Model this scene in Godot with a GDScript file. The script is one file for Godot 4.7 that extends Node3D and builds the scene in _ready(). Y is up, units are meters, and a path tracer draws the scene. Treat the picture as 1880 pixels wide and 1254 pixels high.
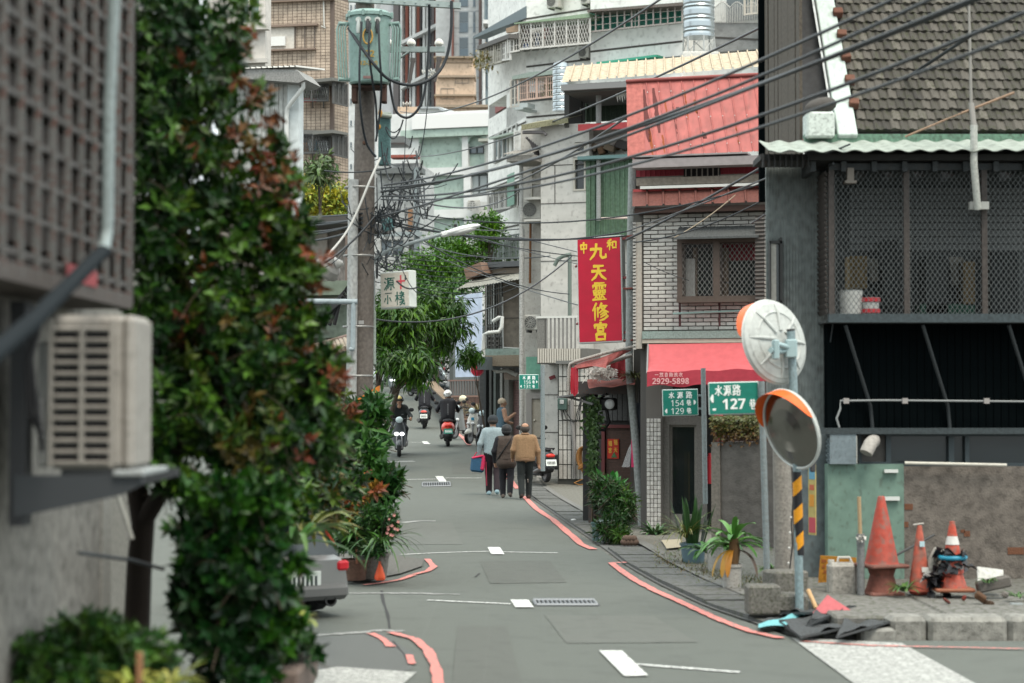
extends Node3D
const F:=3660.0
const CAM:=Vector3(0,1.7,0)
const PITCH:=0.0295
var used:={}
var mats:={}
var tx:={}
var rng:=RandomNumberGenerator.new()
const DROP:=[Vector2(0,1.72),Vector2(8,1.78),Vector2(13,1.88),Vector2(20,1.95),Vector2(27,1.98),Vector2(36,2.02),Vector2(45,2.04),Vector2(50,1.82),Vector2(55,1.52),Vector2(60,1.35),Vector2(73,1.02),Vector2(85,0.45),Vector2(100,-0.4),Vector2(115,-1.0),Vector2(140,-1.3),Vector2(500,-2.0)]
class MB:
	var v:=PackedVector3Array()
	var n:=PackedVector3Array()
	var c:=PackedColorArray()
	var uv:=PackedVector2Array()
	var col:=Color.WHITE
	var colored:=false
	var T:=Transform3D()
	func paint(k:Color)->void:
		col=k
		colored=true
	func tri(a:Vector3,b:Vector3,d:Vector3,na:Vector3,nb:Vector3,nd:Vector3)->void:
		if (b-a).cross(d-a).dot(na+nb+nd)>0.0:
			var t:=b
			b=d
			d=t
			t=nb
			nb=nd
			nd=t
		v.push_back(T*a)
		v.push_back(T*b)
		v.push_back(T*d)
		n.push_back((T.basis*na).normalized())
		n.push_back((T.basis*nb).normalized())
		n.push_back((T.basis*nd).normalized())
		c.push_back(col)
		c.push_back(col)
		c.push_back(col)
	func ftri(a:Vector3,b:Vector3,d:Vector3)->void:
		var k:=-(b-a).cross(d-a).normalized()
		tri(a,b,d,k,k,k)
	func quad(a:Vector3,b:Vector3,d:Vector3,e:Vector3)->void:
		ftri(a,b,d)
		ftri(a,d,e)
	func squad(a:Vector3,b:Vector3,d:Vector3,e:Vector3,na:Vector3,nb:Vector3,nd:Vector3,ne:Vector3)->void:
		tri(a,b,d,na,nb,nd)
		tri(a,d,e,na,nd,ne)
	func box(m:Vector3,s:Vector3,b:=Basis())->void:
		var h:=s/2
		for ax in 3:
			for sg in [-1.0,1.0]:
				var u:=Vector3.ZERO
				u[ax]=sg
				var p:=Vector3.ZERO
				p[(ax+1)%3]=h[(ax+1)%3]
				var q:=Vector3.ZERO
				q[(ax+2)%3]=h[(ax+2)%3]
				var o:Vector3=u*h[ax]
				var k:=b*u
				var P:=[m+b*(o-p-q),m+b*(o+p-q),m+b*(o+p+q),m+b*(o-p+q)]
				tri(P[0],P[1],P[2],k,k,k)
				tri(P[0],P[2],P[3],k,k,k)
	func span(x0:float,x1:float,y0:float,y1:float,z0:float,z1:float)->void:
		box(Vector3((x0+x1)/2,(y0+y1)/2,(z0+z1)/2),Vector3(absf(x1-x0),absf(y1-y0),absf(z1-z0)))
	func cbox(m:Vector3,s:Vector3,r:float,b:=Basis())->void:
		var h:=s/2
		r=minf(r,minf(h.x,minf(h.y,h.z))*0.9)
		var i:=h-Vector3(r,r,r)
		for ax in 3:
			var a1:=(ax+1)%3
			var a2:=(ax+2)%3
			for sg in [-1.0,1.0]:
				var u:=Vector3.ZERO
				u[ax]=sg
				var P:=[]
				for w in [Vector2(-1,-1),Vector2(1,-1),Vector2(1,1),Vector2(-1,1)]:
					var p:=Vector3.ZERO
					p[ax]=sg*h[ax]
					p[a1]=w.x*i[a1]
					p[a2]=w.y*i[a2]
					P.append(m+b*p)
				var k:=b*u
				tri(P[0],P[1],P[2],k,k,k)
				tri(P[0],P[2],P[3],k,k,k)
			for s1 in [-1.0,1.0]:
				for s2 in [-1.0,1.0]:
					var P:=[]
					for e in [Vector2(0,-1),Vector2(0,1),Vector2(1,1),Vector2(1,-1)]:
						var p:=Vector3.ZERO
						p[ax]=e.y*i[ax]
						p[a1]=s1*(h[a1] if e.x==0 else i[a1])
						p[a2]=s2*(i[a2] if e.x==0 else h[a2])
						P.append(m+b*p)
					var u:=Vector3.ZERO
					u[a1]=s1
					u[a2]=s2
					var k:=(b*u).normalized()
					tri(P[0],P[1],P[2],k,k,k)
					tri(P[0],P[2],P[3],k,k,k)
		for sx in [-1.0,1.0]:
			for sy in [-1.0,1.0]:
				for sz in [-1.0,1.0]:
					var g:=Vector3(sx,sy,sz)
					var k:=(b*g).normalized()
					tri(m+b*(g*Vector3(h.x,i.y,i.z)),m+b*(g*Vector3(i.x,h.y,i.z)),m+b*(g*Vector3(i.x,i.y,h.z)),k,k,k)
	func tube(p:Array,r,k:=8,cap:=true)->void:
		var prev:=[]
		var side:=Vector3.UP
		for i in p.size():
			var d:Vector3=(p[mini(i+1,p.size()-1)]-p[maxi(i-1,0)])
			d=d.normalized() if d.length()>1e-6 else Vector3.UP
			if i==0:
				side=d.cross(Vector3.UP if absf(d.y)<0.9 else Vector3.RIGHT).normalized()
			else:
				side=(side-d*side.dot(d)).normalized()
			var up:=d.cross(side)
			var rr:float=r[i] if r is Array else r
			var ring:=[]
			for j in k:
				var a:=TAU*j/k
				var nn:=side*cos(a)+up*sin(a)
				ring.append([p[i]+nn*rr,nn])
			if i:
				for j in k:
					var e:=(j+1)%k
					squad(prev[j][0],prev[e][0],ring[e][0],ring[j][0],prev[j][1],prev[e][1],ring[e][1],ring[j][1])
			if cap and (i==0 or i==p.size()-1):
				var nd:=-d if i==0 else d
				for j in k:
					tri(p[i],ring[j][0],ring[(j+1)%k][0],nd,nd,nd)
			prev=ring
	func cyl(a:Vector3,b:Vector3,r0:float,r1:=-1.0,k:=12)->void:
		tube([a,b],[r0,r0 if r1<0.0 else r1],k)
	func lathe(m:Vector3,prof:Array,k:=20,b:=Basis())->void:
		for i in prof.size()-1:
			var p:Vector2=prof[i]
			var q:Vector2=prof[i+1]
			var e:=q-p
			if e.length()<1e-6:
				continue
			var nn:=Vector2(e.y,-e.x).normalized()
			for j in k:
				var a0:=TAU*j/k
				var a1:=TAU*(j+1)/k
				var d0:=Vector3(cos(a0),0,sin(a0))
				var d1:=Vector3(cos(a1),0,sin(a1))
				var n0:=b*(d0*nn.x+Vector3.UP*nn.y)
				var n1:=b*(d1*nn.x+Vector3.UP*nn.y)
				var A:=m+b*(d0*p.x+Vector3.UP*p.y)
				var B:=m+b*(d1*p.x+Vector3.UP*p.y)
				var C:=m+b*(d1*q.x+Vector3.UP*q.y)
				var D:=m+b*(d0*q.x+Vector3.UP*q.y)
				if q.x>1e-6:
					tri(A,C,D,n0,n1,n0)
				if p.x>1e-6:
					tri(A,B,C,n0,n1,n1)
	func ell(m:Vector3,r:Vector3,k:=12,b:=Basis(),lo:=-90.0,hi:=90.0)->void:
		var rows:=maxi(3,int(k*(hi-lo)/360.0))
		for i in rows:
			var t0:=deg_to_rad(lerpf(lo,hi,float(i)/rows))
			var t1:=deg_to_rad(lerpf(lo,hi,float(i+1)/rows))
			for j in k:
				var P:=[]
				var N:=[]
				for e in [Vector2(t0,j),Vector2(t0,j+1),Vector2(t1,j+1),Vector2(t1,j)]:
					var a:float=TAU*e.y/k
					var d:=Vector3(cos(e.x)*cos(a),sin(e.x),cos(e.x)*sin(a))
					P.append(m+b*(d*r))
					N.append((b*(d/r)).normalized())
				if t0>-PI/2+1e-4:
					tri(P[0],P[1],P[2],N[0],N[1],N[2])
				if t1<PI/2-1e-4:
					tri(P[0],P[2],P[3],N[0],N[2],N[3])
	func prism(poly:PackedVector2Array,X:Transform3D,z0:float,z1:float)->void:
		var id:=Geometry2D.triangulate_polygon(poly)
		for i in range(0,id.size(),3):
			for z in [z0,z1]:
				var nn:Vector3=X.basis*Vector3(0,0,1.0 if z==z1 else-1.0)
				tri(X*Vector3(poly[id[i]].x,poly[id[i]].y,z),X*Vector3(poly[id[i+1]].x,poly[id[i+1]].y,z),X*Vector3(poly[id[i+2]].x,poly[id[i+2]].y,z),nn,nn,nn)
		var cw:=Geometry2D.is_polygon_clockwise(poly)
		for i in poly.size():
			var p:=poly[i]
			var q:=poly[(i+1)%poly.size()]
			var e:=(q-p).normalized()
			var o:=Vector2(e.y,-e.x)*(-1.0 if cw else 1.0)
			var nn:=X.basis*Vector3(o.x,o.y,0)
			squad(X*Vector3(p.x,p.y,z0),X*Vector3(q.x,q.y,z0),X*Vector3(q.x,q.y,z1),X*Vector3(p.x,p.y,z1),nn,nn,nn,nn)
	func leaf(p:Vector3,d:Vector3,up:Vector3,l:float,w:float,droop:=0.3,fold:=0.25)->void:
		d=d.normalized()
		var s:=d.cross(up)
		if s.length()<0.01:
			s=d.cross(Vector3(0.3,0.2,0.9))
		s=s.normalized()
		var u:=s.cross(d)
		var a:=p+d*l*0.45-u*l*droop*0.12
		var e:=p+d*l-u*l*droop*0.5
		var L:=a-s*w/2+u*w*fold
		var R:=a+s*w/2+u*w*fold
		var nl:=(u+s*fold*1.5).normalized()
		var nr:=(u-s*fold*1.5).normalized()
		tri(p,L,a,nl,nl,u)
		tri(a,L,e,u,nl,nl)
		tri(p,a,R,nr,u,nr)
		tri(a,e,R,u,nr,nr)
	func strap(p:Vector3,d:Vector3,l:float,w:float,arch:float,k:=7,keel:=0.18)->void:
		var side:=d.cross(Vector3.UP).normalized()
		var q:=p
		var dir:=d.normalized()
		var prev:=[]
		for i in k+1:
			var t:=float(i)/k
			var ww:=w*(0.55+1.2*t if t<0.35 else sqrt(maxf(0.0,1.0-pow((t-0.35)/0.65,2.2))))*0.98+0.001
			var u:=side.cross(dir).normalized()
			var row:=[q-side*ww/2+u*ww*keel,q,q+side*ww/2+u*ww*keel,(u+side*keel).normalized(),u,(u-side*keel).normalized()]
			if i:
				squad(prev[0],prev[1],row[1],row[0],prev[3],prev[4],row[4],row[3])
				squad(prev[1],prev[2],row[2],row[1],prev[4],prev[5],row[5],row[4])
			prev=row
			q+=dir*l/k
			dir=(dir+Vector3.DOWN*arch/k).normalized()
	func mesh(m:Material,inv:=Transform3D())->ArrayMesh:
		var a:=[]
		a.resize(Mesh.ARRAY_MAX)
		var vv:=v
		var nn:=n
		if inv !=Transform3D():
			vv=PackedVector3Array()
			nn=PackedVector3Array()
			vv.resize(v.size())
			nn.resize(v.size())
			for i in v.size():
				vv[i]=inv*v[i]
				nn[i]=inv.basis*n[i]
		a[Mesh.ARRAY_VERTEX]=vv
		a[Mesh.ARRAY_NORMAL]=nn
		if colored:
			a[Mesh.ARRAY_COLOR]=c
		if uv.size()==v.size():
			a[Mesh.ARRAY_TEX_UV]=uv
		var out:=ArrayMesh.new()
		out.add_surface_from_arrays(Mesh.PRIMITIVE_TRIANGLES,a)
		out.surface_set_material(0,m)
		return out
# names and objects
const Z3:=Vector3.ZERO
func v3(x:float,y:float,z:float)->Vector3: return Vector3(x,y,z)
func v2(x:float,y:float)->Vector2: return Vector2(x,y)
func nb()->MB: return MB.new()
func xf(b:Basis,o:Vector3)->Transform3D: return Transform3D(b,o)
func numbered(called:String,parent:Node)->String:
	var key:=str(parent.get_instance_id())+called
	used[key]=used.get(key,-1)+1
	return called if used[key]==0 else "%s_%03d"%[called,used[key]]
func tag(o:Node,label:String,category:String,group:="",kind:="")->Node:
	if label:o.set_meta("label",label)
	if category:o.set_meta("category",category)
	if group:o.set_meta("group",group)
	if kind:o.set_meta("kind",kind)
	return o
func thing(called:String,label:String,category:String,at:=Transform3D(),group:="")->Node3D:
	var o:=Node3D.new()
	o.name=numbered(called,self)
	add_child(o,true)
	o.transform=at
	tag(o,label,category,group)
	return o
func place(at:Vector3,turn:=0.0)->Transform3D:
	return xf(Basis(Vector3.UP,turn),at)
func obj(called:String,mb:MB,m:Material,parent:Node3D,world:=false)->MeshInstance3D:
	var o:=MeshInstance3D.new()
	o.name=numbered(called,parent)
	var inv:=parent.global_transform.affine_inverse() if world else Transform3D()
	o.mesh=mb.mesh(m,inv)
	parent.add_child(o,true)
	return o
func shared(called:String,mesh:Mesh,t:Transform3D,parent:Node3D,m:Material=null)->MeshInstance3D:
	var o:=MeshInstance3D.new()
	o.name=numbered(called,parent)
	o.mesh=mesh
	if m:o.material_override=m
	o.transform=t
	parent.add_child(o,true)
	return o
func solo(called:String,label:String,category:String,mb:MB,m:Material,group:="",kind:="")->MeshInstance3D:
	var lo:=Vector3.INF
	var hi:=-Vector3.INF
	for p in mb.v:
		lo=lo.min(p)
		hi=hi.max(p)
	var at:=v3((lo.x+hi.x)/2,lo.y,(lo.z+hi.z)/2)
	var o:=MeshInstance3D.new()
	o.name=numbered(called,self)
	o.mesh=mb.mesh(m,xf(Basis(),-at))
	add_child(o,true)
	o.position=at
	tag(o,label,category,group,kind)
	return o
func struct(called:String,mb:MB,m:Material,label:="")->MeshInstance3D:
	return solo(called,label,"",mb,m,"","structure")
func copy(o:Node3D,called:String,t:Transform3D,label:String,group:="")->Node3D:
	var r:Node3D=o.duplicate()
	r.name=numbered(called,self)
	add_child(r,true)
	r.transform=t
	r.set_meta("label",label)
	if group:r.set_meta("group",group)
	return r
# where things stand
func drop(d:float)->float:
	for i in DROP.size()-1:
		if d<=DROP[i+1].x:
			var p:Vector2=DROP[maxi(i-1,0)]
			var a:Vector2=DROP[i]
			var b:Vector2=DROP[i+1]
			var q:Vector2=DROP[mini(i+2,DROP.size()-1)]
			var t:=(d-a.x)/(b.x-a.x)
			var ma:=(b.y-p.y)/maxf(b.x-p.x,0.01)*(b.x-a.x)
			var mb:=(q.y-a.y)/maxf(q.x-a.x,0.01)*(b.x-a.x)
			var t2:=t*t
			var t3:=t2*t
			return (2*t3-3*t2+1)*a.y+(t3-2*t2+t)*ma+(-2*t3+3*t2)*b.y+(t3-t2)*mb
	return-2.0
func ground(d:float)->float:
	return CAM.y-drop(maxf(d,0.0))
func ray(px:float,py:float)->Vector3:
	var v:=v3((px-940)/F,(627-py)/F,-1).rotated(Vector3.RIGHT,PITCH)
	return v/-v.z
func pt(px:float,py:float,d:float)->Vector3:
	return CAM+ray(px,py)*d
func gp(px:float,py:float,lift:=0.0)->Vector3:
	var r:=ray(px,py)
	var a:=6.0
	var b:=a
	while b<180:
		b+=0.3
		if CAM.y+r.y*b<ground(b)+lift:
			break
		a=b
	for i in 24:
		var m:=(a+b)/2
		if CAM.y+r.y*m<ground(m)+lift:b=m
		else:a=m
	return CAM+r*a
func foot(px:float,d:float,lift:=0.0)->Vector3:
	return v3((px-940)/F*d,ground(d)+lift,-d)
func frame(pl:float,pr:float,dl:float,dr:float)->Transform3D:
	var a:=v3((pl-940)/F*dl,ground(dl),-dl)
	var b:=v3((pr-940)/F*dr,ground(dl),-dr)
	var x:=(b-a).normalized()
	return xf(Basis(x,Vector3.UP,x.cross(Vector3.UP)),a)
func lp(T:Transform3D,px:float,py:float,z:=0.0)->Vector3:
	var inv:=T.affine_inverse()
	var o:=inv*CAM
	var r:=inv.basis*ray(px,py)
	return o+r*((z-o.z)/r.z)
func pbox(mb:MB,T:Transform3D,x0:float,y0:float,x1:float,y1:float,z0:float,z1:float)->void:
	var a:=lp(T,x0,(y0+y1)/2,z1)
	var b:=lp(T,x1,(y0+y1)/2,z1)
	var c:=lp(T,(x0+x1)/2,y0,z1)
	var d:=lp(T,(x0+x1)/2,y1,z1)
	mb.span(a.x,b.x,d.y,c.y,z0,z1)
func holed(mb:MB,T:Transform3D,x0:float,y0:float,x1:float,y1:float,holes:Array,z0:float,z1:float)->void:
	var xs:=[x0,x1]
	var ys:=[y0,y1]
	for h in holes:
		for q in [h[0],h[2]]:
			if q>x0 and q<x1 and not xs.has(q):xs.append(q)
		for q in [h[1],h[3]]:
			if q>y0 and q<y1 and not ys.has(q):ys.append(q)
	xs.sort()
	ys.sort()
	var my:=(y0+y1)/2
	var mx:=(x0+x1)/2
	for j in ys.size()-1:
		var i:=0
		while i<xs.size()-1:
			var cy:float=(ys[j]+ys[j+1])/2
			var free:=func(q:int)->bool:
				var cx:float=(xs[q]+xs[q+1])/2
				for h in holes:
					if cx>h[0] and cx<h[2] and cy>h[1] and cy<h[3]:return false
				return true
			if not (free as Callable).call(i):
				i+=1
				continue
			var e:=i
			while e+1<xs.size()-1 and (free as Callable).call(e+1):e+=1
			mb.span(lp(T,xs[i],my,z1).x,lp(T,xs[e+1],my,z1).x,lp(T,mx,ys[j+1],z1).y,lp(T,mx,ys[j],z1).y,z0,z1)
			i=e+1
func ribbed(mb:MB,o:Vector3,u:Vector3,w:Vector3,count:int,h:float,nn:Vector3,wave:=false,share:=0.25)->void:
	var pr:=[]
	if wave:
		for i in count*8+1:
			var t:=float(i)/8
			pr.append([t/count,h*0.5*(1+cos(TAU*t))])
	else:
		for i in count:
			for e in [[0.0,0.0],[1-share,0.0],[1-share*0.75,h],[1-share*0.25,h]]:
				pr.append([(i+e[0])/count,e[1]])
		pr.append([1.0,0.0])
	for i in pr.size()-1:
		var a:Vector3=o+u*pr[i][0]+nn*pr[i][1]
		var b:Vector3=o+u*pr[i+1][0]+nn*pr[i+1][1]
		var k:=(b-a).cross(w).normalized()
		if k.dot(nn)<0:k=-k
		mb.squad(a,b,b+w,a+w,k,k,k,k)
# materials
func lin(r:float,g:float,b:float)->Color:
	return Color(r,g,b).linear_to_srgb()
func noise_image(size:int,f:float,oct:int,sd:int,kind:=FastNoiseLite.TYPE_SIMPLEX_SMOOTH)->Image:
	var nz:=FastNoiseLite.new()
	nz.seed=sd
	nz.noise_type=kind
	nz.frequency=f
	nz.fractal_octaves=oct
	return nz.get_seamless_image(size,size)
func toned(im:Image,lo:float,hi:float,g:=1.0)->ImageTexture:
	var d:=im.get_data()
	for i in d.size():
		d[i]=int(255.0*lerpf(lo,hi,pow(d[i]/255.0,g)))
	return ImageTexture.create_from_image(Image.create_from_data(im.get_width(),im.get_height(),false,Image.FORMAT_L8,d))
func spread(im:Image)->Image:
	var d:=im.get_data()
	var lo:=255
	var hi:=0
	for v in d:
		lo=mini(lo,v)
		hi=maxi(hi,v)
	for i in d.size():d[i]=(d[i]-lo)*255/maxi(hi-lo,1)
	return Image.create_from_data(im.get_width(),im.get_height(),false,Image.FORMAT_L8,d)
func masked(im:Image,from:float,to:float,most:float,k:Color)->ImageTexture:
	var d:=im.get_data()
	var o:=PackedByteArray()
	o.resize(d.size()*4)
	for i in d.size():
		o[i*4]=k.r8
		o[i*4+1]=k.g8
		o[i*4+2]=k.b8
		o[i*4+3]=int(255.0*most*smoothstep(from,to,d[i]/255.0))
	return ImageTexture.create_from_image(Image.create_from_data(im.get_width(),im.get_height(),false,Image.FORMAT_RGBA8,o))
func make_textures()->void:
	var fine:=noise_image(512,0.09,4,3)
	var blot:=noise_image(512,0.012,5,8)
	var tall:=noise_image(512,0.03,4,21)
	tall.resize(512,48,Image.INTERPOLATE_LANCZOS)
	tall.resize(512,512,Image.INTERPOLATE_CUBIC)
	tall=spread(tall)
	tx.fine=toned(fine,0.62,1.0)
	tx.grit=toned(noise_image(512,0.3,2,5),0.5,1.0)
	tx.blotch=toned(blot,0.72,1.0,0.8)
	tx.soft=toned(blot,0.88,1.0)
	tx.streak=toned(tall,0.72,1.0,0.8)
	tx.stain=masked(tall,0.58,0.9,0.38,Color(0.25,0.24,0.22))
	tx.grime=masked(noise_image(512,0.018,6,71),0.52,0.85,0.42,Color(0.2,0.19,0.17))
	var lane:=noise_image(512,0.02,5,61)
	lane.resize(512,40,Image.INTERPOLATE_LANCZOS)
	lane.resize(512,512,Image.INTERPOLATE_CUBIC)
	tx.lane=masked(spread(lane),0.5,0.9,0.16,Color(0.25,0.255,0.25))
	tx.gravel=toned(noise_image(512,0.45,1,6,FastNoiseLite.TYPE_CELLULAR),0.7,1.0)
	tx.rust=masked(noise_image(512,0.05,5,30),0.62,0.72,0.8,Color(0.33,0.16,0.09))
	tx.dirt=masked(noise_image(512,0.014,6,81),0.5,0.7,0.75,Color(0.42,0.36,0.33))
	tx.wear=masked(noise_image(512,0.035,5,44),0.55,0.62,0.85,Color(0.42,0.42,0.41))
	tx.moss=masked(noise_image(512,0.02,5,46),0.52,0.75,0.6,Color(0.2,0.22,0.12))
	tx.patch=masked(noise_image(512,0.012,5,47),0.5,0.75,0.2,Color(0.2,0.21,0.2))
func mat(r:float,g:float,b:float,rough:=0.85,o:={})->StandardMaterial3D:
	var key:="%f %f %f %f %s"%[r,g,b,rough,str(o)]
	if mats.has(key):return mats[key]
	var m:=StandardMaterial3D.new()
	m.albedo_color=lin(r,g,b)
	m.roughness=rough
	m.metallic=o.get("m",0.0)
	m.metallic_specular=o.get("x",0.4)
	if o.has("t"):
		m.albedo_texture=tx[o.t]
	if o.has("t") or o.has("b"):
		m.uv1_triplanar=true
		m.uv1_world_triplanar=true
		m.uv1_scale=Vector3.ONE/o.get("s",1.0)
	if o.has("d"):
		m.detail_enabled=true
		m.detail_albedo=tx[o.d]
		m.detail_uv_layer=BaseMaterial3D.DETAIL_UV_2
		m.uv2_triplanar=true
		m.uv2_world_triplanar=true
		m.uv2_scale=Vector3.ONE/o.get("ds",2.0)
	if o.has("b"):
		m.heightmap_enabled=true
		m.heightmap_texture=tx[o.get("bt","grit")]
		m.heightmap_scale=o.b
	if o.get("v",false):
		m.vertex_color_use_as_albedo=true
	if o.has("back"):
		m.backlight_enabled=true
		m.backlight=Color(o.back,o.back,o.back)
	if o.has("e"):
		m.emission_enabled=true
		m.emission=lin(r,g,b)
		m.emission_energy_multiplier=o.e
	mats[key]=m
	return m
func glass(a:=0.35,r:=0.02,g:=0.03,b:=0.03)->StandardMaterial3D:
	var key:="glass%f%f"%[a,r]
	if mats.has(key):return mats[key]
	var m:=StandardMaterial3D.new()
	m.albedo_color=lin(r,g,b)
	m.albedo_color.a=a
	m.transparency=BaseMaterial3D.TRANSPARENCY_ALPHA
	m.roughness=0.06
	m.metallic_specular=0.5
	mats[key]=m
	return m
func dim_glass()->StandardMaterial3D:
	return mat(0.025,0.032,0.035,0.12,{"x":0.5})
# lettering: strokes on a grid of 100, y down
const GLYPH:={
	"中":"20,25 20,62;20,25 80,25 80,62;20,60 80,60;50,5 50,98",
	"和":"45,8 15,18;8,34 50,34;30,14 30,98;30,36 8,70;30,40 48,60;60,28 60,85;60,28 92,28 92,85;60,80 92,80",
	"九":"42,5 40,45 28,72 8,95;10,35 68,35 66,75 74,90 95,88 95,70",
	"天":"20,18 80,18;8,46 92,46;50,18 48,50 30,80 8,96;50,48 70,78 95,95",
	"靈":"20,6 80,6;10,18 10,30;10,18 90,18 86,30;50,6 50,38;25,26 38,28;25,35 38,37;62,26 75,28;62,35 75,37;14,46 14,58 30,58 30,46 14,46;42,46 42,58 58,58 58,46 42,46;70,46 70,58 86,58 86,46 70,46;15,68 85,68;50,68 50,95;8,96 92,96;32,72 20,90;30,78 42,90;68,72 58,90;68,78 82,90",
	"修":"28,5 8,42;20,30 20,95;36,28 36,78;58,5 42,38;52,20 88,20;82,20 65,42 45,55;56,28 72,44 95,54;78,50 52,66;84,62 52,80;92,74 72,90 48,97",
	"宮":"50,2 50,12;12,15 12,30;12,15 88,15 84,30;32,30 32,52;32,30 68,30 68,52;32,50 68,50;50,52 46,62;22,64 22,95;22,64 78,64 78,95;22,92 78,92",
	"水":"50,5 50,92 40,86;12,35 40,35 30,65 8,82;85,22 58,45;56,40 72,68 95,84",
	"源":"12,10 24,20;6,36 18,45;6,92 26,60;32,12 94,12;36,12 34,60 22,95;62,16 56,26;44,28 44,58 82,58 82,28 44,28;44,43 82,43;63,58 63,94 54,90;46,66 36,84;78,66 92,84",
	"路":"12,8 12,36 42,36 42,8 12,8;28,36 28,86;28,58 44,58;12,54 12,88;6,92 46,80;66,4 50,34;62,16 88,16 74,40 48,58;60,26 76,44 98,56;58,62 58,96;58,62 88,62 88,96;58,92 88,92",
	"巷":"32,5 32,38;66,5 66,38;16,18 84,18;6,38 94,38;36,40 8,64;64,40 94,62;34,56 68,56 68,72;34,72 68,72;34,56 34,92 90,92 90,80",
	"小":"50,8 50,92 40,86;26,36 10,72;74,34 92,70",
	"棧":"6,32 42,32;24,6 24,96;24,36 6,70;26,42 42,62;50,16 90,12;50,32 90,28;66,4 76,36 92,46;86,20 62,44 48,50;50,62 90,58;48,80 92,74;66,50 76,86 94,96 96,84;88,66 64,92 48,98",
	"星":"28,6 28,42 72,42 72,6 28,6;28,24 72,24;24,48 12,66;20,58 86,58;50,46 50,94;24,76 80,76;8,95 92,95",
	"塾":"30,4 30,14;10,14 52,14;16,20 16,34 46,34 46,20 16,20;16,40 46,40;30,44 30,64;10,54 52,50;72,6 68,40 56,62;58,22 84,20 84,56 96,60;62,34 74,44;50,66 50,95;24,80 76,80;8,96 92,96",
	"一":"8,50 92,50",
	"茂":"6,16 94,16;32,5 32,28;66,5 66,28;14,36 86,36;28,36 24,64 6,95;52,26 62,70 90,95 94,76;82,50 56,84 30,96;76,24 86,32",
	"自":"50,4 40,18;24,18 24,94 76,94 76,18 24,18;24,42 76,42;24,68 76,68",
	"助":"14,10 14,82;14,10 44,10 44,78;14,34 44,34;14,58 44,58;6,88 52,76;54,34 92,34 88,88 76,84;72,6 70,50 52,92",
	"洗":"12,10 24,20;6,36 18,45;6,92 26,60;46,10 36,36;38,24 88,24;62,4 62,48;32,48 94,48;52,48 48,74 30,94;72,48 72,88 94,90 94,76",
	"衣":"50,4 50,16;8,22 92,22;48,22 30,52 6,70;34,48 34,92 48,84;58,40 70,70 94,92;84,36 66,52",
	"福":"16,6 24,16;6,26 38,26 10,60;24,42 24,96;28,50 40,62;48,10 94,10;54,22 54,40 88,40 88,22 54,22;50,50 50,96 92,96 92,50 50,50;50,72 92,72;71,50 71,96",
	"<":"70,15 25,50 70,85 70,15;60,30 60,70;48,42 48,58",
	">":"30,15 75,50 30,85 30,15;40,30 40,70;52,42 52,58",
}
func glyph(mb:MB,ch:String,X:Transform3D,x:float,y:float,w:float,h:float,t:float,d:=0.004,brush:=false)->void:
	var num:=0
	for s in GLYPH[ch].split(";"):
		var p:=[]
		for q in s.split(" "):
			var e=q.split(",")
			p.append(v2(x+float(e[0])/100*w,y-float(e[1])/100*h))
		for i in p.size()-1:
			var a:Vector2=p[i]
			var b:Vector2=p[i+1]
			var dir:=(b-a).normalized()
			var nn:=v2(-dir.y,dir.x)
			var t0:=t/2
			var t1:=t/2
			if brush:
				t0*=1.25-0.3*i/p.size()
				t1*=0.95 if i<p.size()-2 else 0.7
			a-=dir*t*0.32
			b+=dir*t*0.32
			var z:=d+0.0002*(num%9)
			num+=1
			var P:=[a+nn*t0*0.7,a+dir*t*0.3+nn*t0,b-dir*t*0.3+nn*t1,b+nn*t1*0.6,b-nn*t1*0.6,b-dir*t*0.3-nn*t1,a+dir*t*0.3-nn*t0,a-nn*t0*0.7]
			var up:=X.basis.z
			for k in range(1,7):
				mb.tri(X*v3(P[0].x,P[0].y,z),X*v3(P[k].x,P[k].y,z),X*v3(P[k+1].x,P[k+1].y,z),up,up,up)
			for k in 8:
				var u:Vector2=P[k]
				var v:Vector2=P[(k+1)%8]
				var sd:Vector3=X.basis*v3((v-u).y,-(v-u).x,0)
				if (u+v).dot(nn)<(a+b).dot(nn) and false:sd=-sd
				mb.squad(X*v3(u.x,u.y,0),X*v3(v.x,v.y,0),X*v3(v.x,v.y,z),X*v3(u.x,u.y,z),sd,sd,sd,sd)
func letters(called:String,s:String,t:Transform3D,height:float,m:Material,parent:Node3D,bold:=true)->void:
	var f:=SystemFont.new()
	f.font_names=PackedStringArray(["Droid Sans"])
	f.font_weight=700 if bold else 400
	var tm:=TextMesh.new()
	tm.text=s
	tm.font=f
	tm.font_size=64
	tm.pixel_size=height/46.0
	tm.depth=height*0.06
	tm.curve_step=3.0
	tm.horizontal_alignment=HORIZONTAL_ALIGNMENT_LEFT
	tm.material=m
	var o:=MeshInstance3D.new()
	o.name=numbered(called,parent)
	o.mesh=tm
	parent.add_child(o,true)
	o.transform=t
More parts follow.
